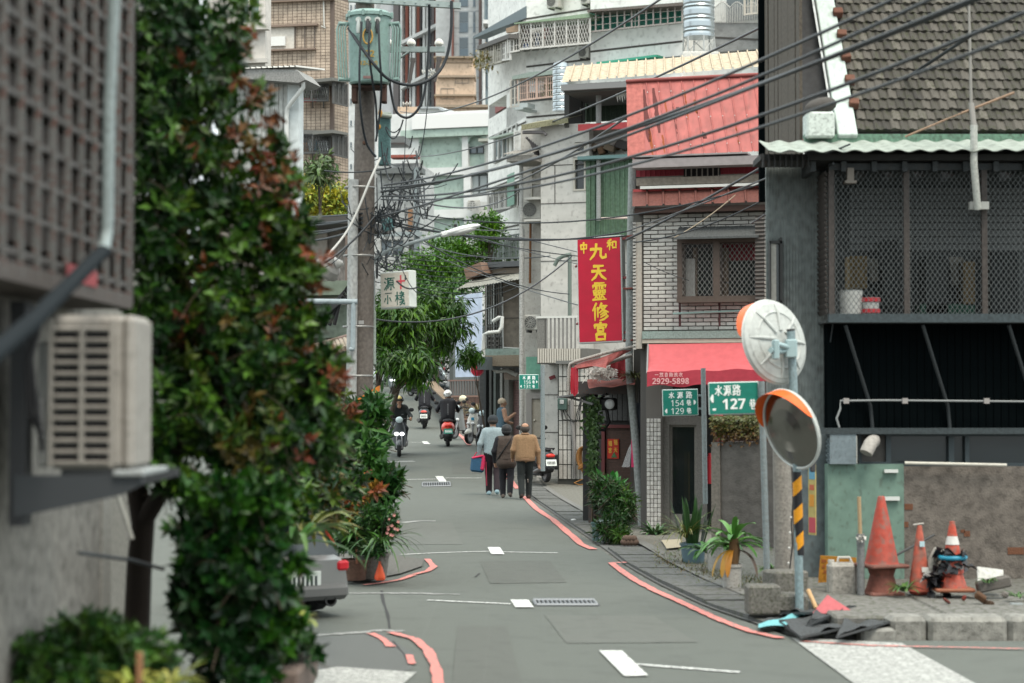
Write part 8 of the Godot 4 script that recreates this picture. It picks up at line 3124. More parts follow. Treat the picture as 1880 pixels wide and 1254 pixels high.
	mb.cyl(pt(1452,608,D),pt(1451.7,604,D),0.038)
	obj("end_cap",mb,mat(0.03,0.03,0.03,0.7),t,true)
	var y0:=pt(1468,1019,D)
	var y1:=pt(1463,866,D)
	for i in 7:
		mb=nb()
		for k in 18:
			var a0:=TAU*k/18
			var a1:=TAU*(k+1)/18
			var r:=0.0405
			var f:=func(ang:float,v:float)->Vector3:
				var q:=clampf((i-0.5+v)/6.0+cos(ang)*0.05,0,1)
				return y0.lerp(y1,q)+v3(cos(ang)*r,0,sin(ang)*r)
			mb.squad(f.call(a0,0),f.call(a1,0),f.call(a1,1),f.call(a0,1),v3(cos(a0),0,sin(a0)),v3(cos(a1),0,sin(a1)),v3(cos(a1),0,sin(a1)),v3(cos(a0),0,sin(a0)))
		obj("stripe",mb,mat(0.68,0.28,0.01,0.5,{"t":"soft","s":0.3}) if i%2 else mat(0.012,0.012,0.014,0.5),t,true)
	mb=nb()
	mb.cbox(pt(1452,640,D-0.03),v3(0.1,0.16,0.1),0.01)
	mb.tube([pt(1452,642,D),pt(1432,645,D-0.1),pt(1415,643,D-0.28)],0.03,4)
	mb.tube([pt(1455,640,D),pt(1420,630,D-0.25)],0.025,4)
	mb.cbox(pt(1424,642,D-0.22),v3(0.05,0.17,0.14),0.01)
	obj("bracket",mb,mat(0.27,0.36,0.37,0.45),t,true)
	var plastic:=mat(0.44,0.46,0.44,0.55,{"t":"soft","s":0.5,"d":"stain","ds":0.8})
	var orange:=mat(0.8,0.13,0.02,0.45,{"t":"soft","s":0.4,"back":0.3})
	for k in 2:
		var c:Vector3=pt(1420,628,D+0.12) if k==0 else pt(1452,788,D-0.12)
		var yaw:=0.68 if k==0 else-1.06
		var r:=0.372 if k==0 else 0.355
		var facing:=Basis(Vector3.BACK,0.16)*Basis(Vector3.UP,PI+yaw if k==0 else yaw)*Basis(Vector3.RIGHT,0.16 if k==1 else 0.1)
		var mt:=thing("road_mirror","upper round road mirror seen from its ribbed white back" if k==0 else "lower round road mirror with orange hood reflecting the street","road mirror",xf(facing,c))
		var B:=Basis(Vector3.RIGHT,-PI/2)
		mb=nb()
		mb.lathe(Z3,[v2(r,0),v2(r*1.02,0.012),v2(r,0.03),v2(r*0.93,0.045),v2(r*0.9,0.055),v2(r*0.72,0.075),v2(r*0.68,0.088),v2(r*0.64,0.08),v2(r*0.3,0.098),v2(0,0.1)],44,B)
		obj("back_shell",mb,plastic,mt)
		mb=nb()
		for i in 8:
			var an:=TAU*i/8+0.2
			var dr:=v3(cos(an),sin(an),0)
			mb.tube([dr*r*0.22+v3(0,0,-0.1),dr*r*0.66+v3(0,0,-0.086),dr*r*0.9+v3(0,0,-0.055)],[0.02,0.016,0.006],8)
		obj("rib",mb,plastic,mt)
		mb=nb()
		mb.lathe(Z3,[v2(r*0.985,0),v2(r*0.8,-0.022),v2(r*0.55,-0.041),v2(r*0.28,-0.052),v2(0.0001,-0.056)],44,B)
		obj("mirror_glass",mb,mat(0.24,0.23,0.215,0.16,{"m":1.0}),mt)
		mb=nb()
		ring_bar(mb,Z3,r*1.0,0.014,44)
		obj("rim",mb,mat(0.5,0.52,0.5,0.5),mt)
		mb=nb()
		var dep:=0.14
		for i in 28:
			var b0:=lerpf(0.2,PI-0.1,i/28.0)
			var b1:=lerpf(0.2,PI-0.1,(i+1)/28.0)
			var f:=func(b:float,z:float)->Vector3:return v3(cos(b)*r*1.015,sin(b)*r*1.015,z*pow(maxf(sin((b-0.2)/(PI-0.3)*PI),0.0),0.6))
			mb.quad(f.call(b0,0.0),f.call(b1,0.0),f.call(b1,dep),f.call(b0,dep))
			mb.quad(f.call(b0,0.0)*1.006,f.call(b1,0.0)*1.006,f.call(b1,dep)*1.006,f.call(b0,dep)*1.006)
		obj("hood",mb,orange,mt)
	mb=nb()
	mb.tube([pt(1467,800,D),pt(1462,800,D-0.0)],0.05,6)
	mb.cbox(pt(1492,835,D+0.06),v3(0.05,0.3,0.05),0.01)
	obj("lower_bracket",mb,mat(0.05,0.05,0.055,0.6),t,true)
func leaf_mass(t:Node3D,called:String,blobs:Array,ll:float,lw:float,sets:Array,fold:=0.25,drop_:=0.3,stem:=true)->void:
	var mb:=nb()
	mb.colored=true
	var st:=nb()
	for q in blobs:
		var tones:Array=sets[q[7]]
		var c:=pt(q[0],q[1],q[4])
		var sprigs:=maxi(1,int(q[6]/9.0))
		for i in sprigs:
			var u:=v3(rng.randfn(),rng.randfn(),rng.randfn()).normalized()*pow(rng.randf(),0.38)
			var p:=pt(q[0]+u.x*q[2],q[1]+u.y*q[3],q[4]+u.z*q[5])
			var out:=(p-c).normalized()+v3(rng.randfn()*0.5,0.35+rng.randfn()*0.4,rng.randfn()*0.5)
			out=out.normalized()
			var tone:Color=tones[rng.randi()%tones.size()]
			var side:=out.cross(v3(rng.randfn(),rng.randfn(),rng.randfn())).normalized()
			var oth:=out.cross(side)
			if stem and i%2==0:st.tube([p-out*ll*2.2+v3(0,-ll*0.4,0),p-out*ll*0.9,p+out*ll*0.3],ll*0.03,4,false)
			for k in 9:
				var a:=k*2.4
				var d:=(side*cos(a)+oth*sin(a))*(0.9-0.05*k)+out*(0.3+0.09*k)
				mb.col=tone*rng.randf_range(0.4,1.0)
				mb.leaf(p-out*ll*(0.8-0.1*k),d+v3(rng.randfn(),rng.randfn(),rng.randfn())*0.25,out,ll*rng.randf_range(0.5,1.3),lw*rng.randf_range(0.8,1.2),drop_,fold)
	tag(obj(called,mb,leaf_mat(),t,true),"","","","stuff")
	if stem and st.v.size():obj("twigs",st,mat(0.07,0.05,0.035,0.9),t,true)
func pot(label:String,at:Vector3,r:float,h:float,m:Material,taper:=0.8)->void:
	var t:=thing("plant_pot",label,"plant pot",place(at))
	var mb:=nb()
	mb.lathe(Z3,[v2(0,0),v2(r*taper,0),v2(r*0.95,h*0.86),v2(r*1.04,h*0.88),v2(r*1.04,h),v2(r*0.92,h),v2(r*0.88,h*0.9)],22)
	obj("wall",mb,m,t)
	mb=nb()
	mb.lathe(Z3,[v2(r*0.9,h*0.9),v2(0,h*0.92)],16)
	obj("soil",mb,mat(0.03,0.022,0.016,0.98,{"t":"fine","s":0.2}),t)
func planting()->void:
	var G:=[Color(0.016,0.0561,0.0121),Color(0.024,0.0765,0.0154),Color(0.036,0.0969,0.0165),Color(0.016,0.0459,0.0138)]
	var Y:=[Color(0.08,0.153,0.0165),Color(0.12,0.184,0.0165),Color(0.056,0.122,0.0165)]
	var RD:=[Color(0.25,0.035,0.018),Color(0.32,0.06,0.03),Color(0.2,0.06,0.02),Color(0.14,0.07,0.02)]
	var fresh:=[Color(0.056,0.163,0.011),Color(0.088,0.224,0.0138),Color(0.036,0.112,0.011),Color(0.128,0.265,0.0165)]
	tree("broadleaf_tree","bright green tree below the street lamp before the green panels",850,470,104.0,1.5,5200,0.22,0.11,fresh,v3(1.3,0.9,1.0),0.14,40)
	tree("broadleaf_tree","green tree left of the lamp head beside the pale panels",785,505,100.0,1.6,5200,0.22,0.11,fresh,v3(1.25,0.8,1.0),0.14,40)
	tree("broadleaf_tree","dark green tree between clinic sign and calligraphy banner",800,560,92.0,1.7,5200,0.22,0.1,[G[1],G[2],fresh[2]],v3(1.3,0.9,1.0),0.15,40)
	tree("broadleaf_tree","small tree at the caged plants left of the lower balconies",897,425,98.0,0.8,2200,0.2,0.1,fresh,v3(0.9,1.1,1.0),0.1,26)
	tree("hedge_tree","dark tree filling the bend behind the parked scooters",735,640,112.0,2.6,6000,0.24,0.1,[G[0],G[1],G[3]],v3(1.2,0.9,1.0),0.2,50)
	tree("hedge_tree","dark tree behind the far silver car",850,640,114.0,2.2,4600,0.24,0.1,[G[0],G[2],G[3]],v3(1.2,0.9,1.0),0.2,40)
	var mg:=[Color(0.028,0.0867,0.0088),Color(0.052,0.133,0.011),Color(0.08,0.173,0.0121),Color(0.02,0.0561,0.0088)]
	tree("mango_tree","mango tree with long drooping leaves leaning over the road under the clinic sign",722,605,52.0,0.95,2300,0.3,0.062,mg,v3(0.85,1.05,1.0),0.1,56,0.7,672)
	tree("mango_tree","mango branches hanging in front of the calligraphy banner",812,585,54.0,0.75,1700,0.3,0.062,mg,v3(0.95,1.1,1.0),0.08,44,0.8,690)
	tree("mango_tree","lower mango branches over the far oncoming scooter",752,668,50.0,0.6,1000,0.28,0.06,mg,v3(1.25,0.7,1.0),0.06,26,0.8,676)
	tree("mango_tree","young mango twigs right of the banner above the round red sign",868,655,55.0,0.36,420,0.26,0.055,[fresh[0],mg[1]],v3(1.2,0.8,1.0),0.03,14,0.7,893)
	var mixed:=[G,Y,RD,[Color(0.032,0.102,0.0193),Color(0.048,0.133,0.022),Color(0.024,0.0816,0.0193)],[Color(0.3,0.17,0.03),Color(0.35,0.25,0.05),Color(0.28,0.08,0.03)]]
	var t:=thing("planter_tree","leafy planter tree at the foot of the power pole","tree",place(foot(668,23.0)))
	leaf_mass(t,"crown",[[672,790,42,45,23.0,0.5,1500,3],[640,800,40,60,23.2,0.5,1500,0],[690,745,16,30,23.0,0.3,340,3]],0.16,0.05,mixed,0.2,0.7)
	var mb:=nb()
	mb.tube([foot(668,23.0),pt(660,900,23.0),pt(668,800,23.0)],[0.05,0.04,0.02],7)
	obj("trunk",mb,mat(0.07,0.05,0.035,0.95),t,true)
	t=thing("schefflera","glossy broad-leaved shrub hanging over the road edge left of the oncoming scooter","shrub",place(foot(690,22.0)))
	leaf_mass(t,"foliage",[[702,890,28,40,22.0,0.35,800,3],[680,830,20,30,22.2,0.3,420,3],[718,880,14,28,22.0,0.3,200,0]],0.15,0.06,mixed,0.2,0.5)
	t=thing("croton","red and yellow leaved shrub between silver car and road","shrub",place(foot(650,21.6)))
	leaf_mass(t,"foliage",[[640,930,34,26,21.6,0.3,400,4],[655,885,22,30,21.8,0.3,240,2],[690,895,14,14,21.6,0.2,80,4],[612,900,30,40,21.9,0.3,500,1]],0.12,0.055,mixed)
	t=thing("fern_shrub","dense dark fern-leaved shrub over the planter pots","shrub",place(foot(680,21.4)))
	leaf_mass(t,"foliage",[[680,960,34,34,21.4,0.35,1500,0],[640,985,26,30,21.5,0.3,800,3],[708,955,20,30,21.3,0.3,600,3],[685,1005,36,16,21.0,0.2,500,0]],0.1,0.025,mixed)
	t=thing("flowering_vine","vine with pale pink flowers at the road side of the planters","vine",place(foot(720,21.2)))
	leaf_mass(t,"foliage",[[722,950,12,42,21.2,0.15,150,3]],0.06,0.03,mixed)
	for i in 12:
		mb=nb()
		var p:=pt(718+rng.randfn()*6,972+rng.randfn()*18,21.05)
		for k in 5:mb.leaf(p,v3(cos(k*1.26),sin(k*1.26),0.4),v3(0,0,1),0.022,0.018,0.1,0.1)
		obj("flower",mb,mat(0.5,0.22,0.2,0.7,{"back":0.3}),t,true)
	tuft("grass_clump","long grass blades hanging over the kerb beside the small orange cone",pt(700,1000,21.0),46,0.55,0.02,Color(0.024,0.0714,0.0165),Color(0.056,0.122,0.022),"grass clump",1.0,0.5)
	tuft("spider_plant","strap-leaved plant drooping beside the silver car's tail",pt(655,985,21.2),40,0.5,0.04,Color(0.024,0.0714,0.0138),Color(0.04,0.102,0.0165),"plant",1.0,0.5)
	tuft("bromeliad","yellow-green arching leaves in front of the car's rear window",pt(560,980,14.5),26,0.5,0.045,Color(0.104,0.173,0.0165),Color(0.2,0.16,0.03),"plant",1.0,0.7)
	tuft("dracaena","long green blades crossing the silver car's rear window",pt(545,1000,13.0),22,0.55,0.05,Color(0.024,0.0816,0.0165),Color(0.064,0.133,0.0275),"plant",1.0,0.5)
	pot("square stone planter under the dark fern shrub",foot(683,21.6,0.04),0.2,0.28,mat(0.2,0.19,0.17,0.9,{"t":"blotch","s":0.3}))
	pot("brown plant pot left of the stone planter",foot(650,21.4,0.04),0.16,0.22,mat(0.16,0.09,0.065,0.9,{"t":"blotch","s":0.3}))
	mb=nb()
	mb.tube([pt(655,1035,21.2),pt(655,985,21.2)],0.012,5)
	mb.tube([pt(655,1003,21.2),pt(690,1003,21.2)],0.012,5)
	solo("rusty_frame","small rusty pot frame at the planters","frame",mb,mat(0.25,0.1,0.06,0.9))
	var at:=foot(698,21.2,0.05)
	t=thing("traffic_cone","small bright orange cone by the left planter pots","traffic cone",place(at))
	cone_shape(t,0.2,0.058,0.1,mat(0.75,0.1,0.03,0.5),mat(0.7,0.09,0.03,0.5))
	mb=nb()
	mb.quad(pt(681,720,24.5),pt(688,714,24.5),pt(689,740,24.4),pt(677,738,24.5))
	solo("orange_flag","small orange flag on the pole above the planter tree","flag",mb,mat(0.6,0.11,0.03,0.8,{"back":0.3}))
	# foreground: red tipped tree
	t=thing("photinia_tree","tall out-of-focus tree with red tipped leaves in the left foreground","tree",place(foot(255,10.0)))
	mb=nb()
	mb.tube([foot(245,10.2),pt(255,1040,10.1),pt(262,960,10.0),pt(250,890,10.0),pt(270,700,10.1),pt(300,420,10.2),pt(320,60,10.3)],[0.075,0.065,0.06,0.055,0.05,0.04,0.02],9)
	mb.tube([pt(262,960,10.0),pt(296,905,9.9),pt(340,800,10.0),pt(420,600,10.3),pt(470,330,10.4)],[0.05,0.045,0.035,0.025,0.012],7)
	mb.tube([pt(300,420,10.2),pt(380,240,10.2),pt(430,60,10.3)],[0.03,0.02,0.01],6)
	mb.tube([pt(250,890,10.0),pt(232,860,10.0),pt(250,640,10.0)],[0.04,0.03,0.02],6)
	obj("trunk",mb,mat(0.03,0.02,0.014,0.95,{"t":"fine","s":0.3,"b":1.0}),t,true)
	var ph:=[[Color(0.0128,0.0459,0.0088),Color(0.0192,0.0632,0.011),Color(0.036,0.0969,0.0138),Color(0.0112,0.0367,0.0088),Color(0.068,0.153,0.022)],[Color(0.024,0.0714,0.011),Color(0.052,0.122,0.0138),Color(0.08,0.163,0.0165),Color(0.016,0.051,0.0099)],[Color(0.24,0.05,0.022),Color(0.3,0.09,0.04),Color(0.16,0.06,0.025),Color(0.2,0.1,0.04)],[Color(0.056,0.102,0.011),Color(0.1,0.08,0.02),G[0]],[Color(0.16,0.055,0.02),Color(0.12,0.08,0.02),Color(0.19,0.06,0.03),Color(0.064,0.0918,0.011)]]
	leaf_mass(t,"crown",[
		[300,40,70,90,10.2,0.5,1100,0],[350,110,95,120,10.2,0.5,1000,0],[300,240,70,120,10.1,0.5,1300,0],[390,250,75,120,10.2,0.5,760,1],[290,400,60,120,10.1,0.5,1400,0],[390,420,90,110,10.2,0.5,1200,0],[470,380,60,90,10.3,0.4,620,1],
		[290,580,60,110,10.0,0.5,1300,0],[390,580,80,110,10.1,0.5,1200,1],[480,540,70,100,10.3,0.5,700,1],[290,740,55,110,10.0,0.5,1300,0],[380,740,80,110,10.0,0.5,1300,1],[480,700,80,110,10.2,0.5,1000,1],[560,720,60,70,10.6,0.4,520,1],[420,60,40,80,10.3,0.3,320,1],[500,800,80,70,10.2,0.5,1300,0],[590,800,50,60,10.6,0.4,900,0],[530,620,60,90,10.4,0.4,800,1],[570,700,50,80,10.4,0.4,700,0],[500,480,50,90,10.3,0.3,420,1],[450,660,90,90,10.0,0.4,1100,0],
		[440,820,70,60,9.9,0.4,700,3],[350,500,50,200,10.0,0.4,420,3],[285,845,40,45,9.9,0.4,620,0],[330,880,40,30,9.8,0.3,300,1],[262,150,30,160,10.4,0.3,700,0],[500,270,26,22,10.2,0.2,72,1],[535,330,28,24,10.2,0.2,81,1],[560,420,24,26,10.3,0.2,63,1],[470,180,22,30,10.2,0.2,63,1],[580,580,26,20,10.3,0.2,54,1],[612,660,24,22,10.3,0.2,63,1],[455,20,22,30,10.2,0.2,54,1],[510,310,40,60,10.3,0.3,240,1],[535,400,36,50,10.3,0.3,230,1],[555,490,34,50,10.3,0.3,200,1]],0.078,0.033,ph,0.22,0.25)
	leaf_mass(t,"red_tips",[[450,110,40,80,10.1,0.3,36,2],[480,230,50,90,10.1,0.3,126,2],[520,320,40,80,10.2,0.3,117,2],[570,480,40,60,10.2,0.3,63,2],[440,280,70,80,9.9,0.3,63,4],[520,420,50,60,10.1,0.3,54,4],[400,560,90,90,9.8,0.3,63,4],[560,560,40,60,10.2,0.3,45,2],[605,690,26,30,10.3,0.2,63,2],[590,640,26,40,10.3,0.2,36,2],[500,640,80,80,9.9,0.3,72,4],[420,700,90,90,9.7,0.3,54,4],[460,800,90,80,9.7,0.3,90,4],[540,800,50,60,10.1,0.3,36,2],[330,600,60,180,9.7,0.3,54,4],[350,200,60,140,9.9,0.3,54,4]],0.068,0.026,ph,0.3,0.1,false)
	t=thing("roadside_shrubs","olive and rust leaved shrubs between the red tipped tree and the planters","shrub",place(foot(560,15.0)))
	leaf_mass(t,"foliage",[[500,860,60,50,13.0,0.5,900,0],[560,830,55,55,14.5,0.5,900,1],[610,820,40,60,16.0,0.5,800,0],[590,890,55,40,15.5,0.5,800,3],[530,920,50,40,13.5,0.4,600,1],[620,760,34,50,16.5,0.4,500,4],[565,760,50,50,14.5,0.4,540,4],[640,880,30,50,17.5,0.4,420,0],[600,940,40,24,17.0,0.3,320,3]],0.09,0.042,ph,0.2,0.4)
	t=thing("glossy_bush","dense glossy dark green bush at the lower left before the silver car","bush",place(foot(430,9.2)))
	leaf_mass(t,"foliage",[[440,930,90,55,9.2,0.4,1500,1],[350,1080,34,90,9.1,0.3,620,0],[400,1010,70,70,9.1,0.4,1200,0],[465,995,62,60,9.3,0.4,800,0],[450,1090,90,70,9.1,0.4,1300,0],[400,1170,62,70,9.0,0.4,800,0],[490,1170,60,60,9.3,0.4,900,1],[430,1240,80,40,9.0,0.4,700,0],[520,1120,34,60,9.4,0.3,400,1],[560,1200,30,30,9.4,0.2,90,0],[505,905,40,26,9.2,0.2,130,1],[375,895,40,20,9.2,0.2,120,1],[545,1040,26,24,9.3,0.2,72,1],[540,1150,30,24,9.3,0.2,81,1],[340,960,26,30,9.2,0.2,90,0]],0.075,0.04,[[Color(0.008,0.0357,0.0077),Color(0.012,0.051,0.00935),Color(0.0064,0.0265,0.00715),Color(0.024,0.0816,0.011)],[Color(0.024,0.0867,0.0099),Color(0.04,0.122,0.011),Color(0.012,0.0459,0.00825)]],0.15,0.25)
	mb=nb()
	mb.tube([foot(455,9.2),pt(440,1120,9.2),pt(450,1000,9.2)],[0.06,0.05,0.03],7)
	mb.tube([pt(378,1210,8.9),pt(410,1130,8.9),pt(428,1090,9.0)],[0.02,0.016,0.01],6)
	obj("trunk",mb,mat(0.06,0.04,0.028,0.95),t,true)
	t=thing("low_shrub","blurred low green shrub at the bottom left corner","shrub",place(foot(150,7.6)))
	leaf_mass(t,"foliage",[[70,1200,80,50,7.6,0.3,1100,0],[170,1170,80,50,7.7,0.3,1100,1],[250,1200,80,50,7.7,0.3,1000,1],[120,1245,140,40,7.5,0.3,1300,0],[290,1220,40,50,7.8,0.3,500,0]],0.05,0.024,[[G[1],G[2],Color(0.048,0.112,0.0165)],[Color(0.04,0.112,0.0165),Color(0.072,0.153,0.0193),G[1]]],0.2,0.2)
	tuft("yellow_croton","yellow-green strap-leaved plant at the bottom edge beside the brown stake",pt(240,1262,7.0),34,0.14,0.022,Color(0.28,0.26,0.05),Color(0.16,0.224,0.022),"plant",1.0,0.8)
	tuft("yellow_croton","second yellow-green strap-leaved plant right of the brown stake",pt(315,1258,7.0),26,0.13,0.02,Color(0.3,0.27,0.06),Color(0.144,0.204,0.022),"plant",1.0,0.8)
	mb=nb()
	mb.cbox(pt(256,1240,6.9),v3(0.022,0.16,0.022),0.003)
	solo("brown_stake","short brown wooden stake at the bottom left","stake",mb,mat(0.24,0.12,0.06,0.9))
	tuft("yellow_flower_plant","yellow leaves at the lower edge of the glossy bush beside the car wheel",pt(548,1140,9.6),30,0.1,0.03,Color(0.4,0.36,0.08),Color(0.16,0.245,0.0275),"plant",0.9,0.6)
	# right side pots
	var pw:=mat(0.42,0.41,0.385,0.6,{"t":"soft","s":0.3,"d":"grime","ds":0.3})
	var a0:=pt(1344,1088,20.6)
	a0.y=ground(20.6)+0.02
	pot("white paint bucket holding the big agave",a0,0.107,0.25,pw,0.88)
	t=thing("agave","big arching strap-leaved plant in the white bucket before the garden wall","plant",place(a0+v3(0.02,0.25,0)))
	mb=nb()
	mb.tube([Z3,v3(0.01,0.14,0),v3(0.0,0.26,0)],[0.05,0.06,0.045],9)
	obj("stem",mb,mat(0.13,0.075,0.035,0.9),t)
	for i in 24:
		mb=nb()
		mb.colored=true
		var a:=i*2.4
		var up:float=[0.25,0.55,0.9,1.6][i%4]
		mb.col=Color(0.048,0.153,0.0275).lerp(Color(0.104,0.255,0.0495),rng.randf())
		mb.strap(v3(cos(a)*0.03,0.2+0.02*(i%4),sin(a)*0.03),v3(cos(a),up,sin(a)).normalized(),rng.randf_range(0.3,0.42),0.062,rng.randf_range(0.9,1.9),9)
		obj("leaf",mb,leaf_mat(),t)
	for q in [[-0.1,0.12,0.28,0.3,0.16,0.02],[-0.14,0.03,0.24,0.36,0.2,0.03],[0.14,0.04,0.26,0.12,0.06,0.025],[0.17,0.1,0.22,0.09,0.045,0.02],[-0.07,0.16,0.26,0.32,0.14,0.02]]:
		mb=nb()
		mb.colored=true
		mb.col=Color(q[3],q[4],q[5])
		mb.strap(v3(q[0]*0.3,0.14,0.05),v3(q[0]*5,-0.2,q[1]*6).normalized(),0.36,0.07,2.6,8)
		obj("dead_leaf",mb,leaf_mat(),t)
	var a1:=foot(1272,24.0,0.02)
	pot("blue-grey pot with the tall sword plants",a1,0.16,0.24,mat(0.1,0.16,0.19,0.5,{"t":"soft","s":0.3}))
	pot("white pot half hidden behind the agave",foot(1312,22.8,0.02),0.1,0.3,pw)
	t=thing("sansevieria","tall stiff sword-leaved plants before the glass door","plant",place(a1+v3(0,0.22,0)))
	for i in 26:
		mb=nb()
		mb.colored=true
		var a:=rng.randf()*TAU
		var r:=sqrt(rng.randf())*0.24
		mb.col=Color(0.016,0.051,0.0138).lerp(Color(0.036,0.0918,0.022),rng.randf())
		mb.strap(v3(cos(a)*r*0.6,0,sin(a)*r*0.4),v3(cos(a)*r*1.3,1,sin(a)*r).normalized(),rng.randf_range(0.32,0.62),0.055,0.05,6)
		obj("leaf",mb,leaf_mat(),t)
	tuft("fern_palm","yellowing palm fronds beside the sword plants",a1+v3(-0.08,0.3,0.02),60,0.5,0.018,Color(0.2,0.17,0.06),Color(0.08,0.133,0.0165),"plant",1.0,0.9)
	tuft("lily_plant","broad green leaves between sword plants and agave",foot(1300,23.0,0.2),30,0.4,0.06,Color(0.032,0.112,0.022),Color(0.064,0.173,0.033),"plant",1.0,0.7)
	tuft("dwarf_palm","small green plant behind the agave at the wall",foot(1338,22.2,0.3),26,0.34,0.05,Color(0.032,0.122,0.0193),Color(0.08,0.204,0.0275),"plant",1.0,0.9)
	mb=nb()
	mb.colored=true
	for i in 1500:
		var u:=rng.randf()
		var p:=gp(lerpf(1200,1420,u),lerpf(1030,1095,u)+rng.randfn()*10-6)
		mb.col=Color(0.056,0.102,0.0165).lerp(Color(0.18,0.12,0.06),rng.randf())
		mb.leaf(p+v3(0,0.03,0),v3(rng.randfn(),absf(rng.randfn())*0.9,rng.randfn()),Vector3.UP,rng.randf_range(0.03,0.07),0.012)
	solo("ground_litter","dry grass and leaf litter along the foot of the garden wall","grass",mb,leaf_mat(),"","stuff")
	mb=nb()
	patch(mb,[v2(1214,998),v2(1250,996),v2(1262,1010),v2(1224,1014)],0.05)
	solo("door_mat","pale door mat on the ground before the glass door","mat",mb,mat(0.5,0.43,0.31,0.9,{"t":"fine","s":0.2}))
	var sb:=foot(1130,28.2,0.02)
	pot("small green pot at the left of the shed plants",foot(1098,28.0,0.02),0.1,0.26,mat(0.05,0.1,0.1,0.6))
	pot("white and blue tub below the shed plants",foot(1113,27.8,0.02),0.13,0.3,mat(0.35,0.42,0.46,0.5,{"t":"blotch","s":0.15}))
	pot("dark pot below the shed plants",foot(1135,27.8,0.02),0.15,0.2,mat(0.025,0.025,0.027,0.6))
	t=thing("shed_shrub","dense dark green potted shrub in front of the shed","shrub",place(sb))
	leaf_mass(t,"foliage",[[1118,910,34,34,28.2,0.4,1100,0],[1135,945,30,36,28.0,0.4,1100,0],[1100,900,18,26,28.3,0.3,400,0],[1150,925,20,36,28.1,0.3,600,1],[1140,985,22,16,27.5,0.2,340,1],[1115,970,30,22,27.6,0.2,500,0]],0.13,0.022,[[Color(0.012,0.0459,0.0077),Color(0.0224,0.0714,0.0099)],[Color(0.048,0.122,0.0165),Color(0.08,0.153,0.0165),Color(0.04,0.102,0.022)]],0.15,0.4)
	t=thing("bird_nest_fern","upright bright green broad leaves above the shed shrub","plant",place(foot(1124,28.8,0.6)))
	for i in 9:
		mb=nb()
		mb.colored=true
		mb.col=Color(0.024,0.143,0.022).lerp(Color(0.048,0.204,0.033),rng.randf())
		mb.strap(v3(0.04*(i-4)*0.5,0.0,0),v3(0.12*(i-4),1,0.3*sin(i*2.0)).normalized(),rng.randf_range(0.3,0.5),0.12,0.4,6)
		obj("leaf",mb,leaf_mat(),t)
	mb=nb()
	for i in 7:mb.ell(foot(1146+i*3.2,27.2,0.05+0.05*(i%2)),v3(0.06,0.05,0.05),8)
	solo("stones","pile of brown stones at the foot of the shed plants","stones",mb,mat(0.15,0.1,0.075,0.95,{"t":"fine","s":0.2}))
	mb=nb()
	mb.tube([gp(1050,940),gp(1065,943),gp(1080,935),gp(1087,930)],0.022,6)
	solo("black_hose","short black hose lying on the pavement before the shed","hose",mb,mat(0.03,0.03,0.03,0.7))
	mb=nb()
	mb.ell(gp(1053,958)+v3(0,0.03,0),v3(0.05,0.02,0.04),8)
	solo("litter","scrap of white litter on the gutter covers","litter",mb,mat(0.6,0.6,0.58,0.8))
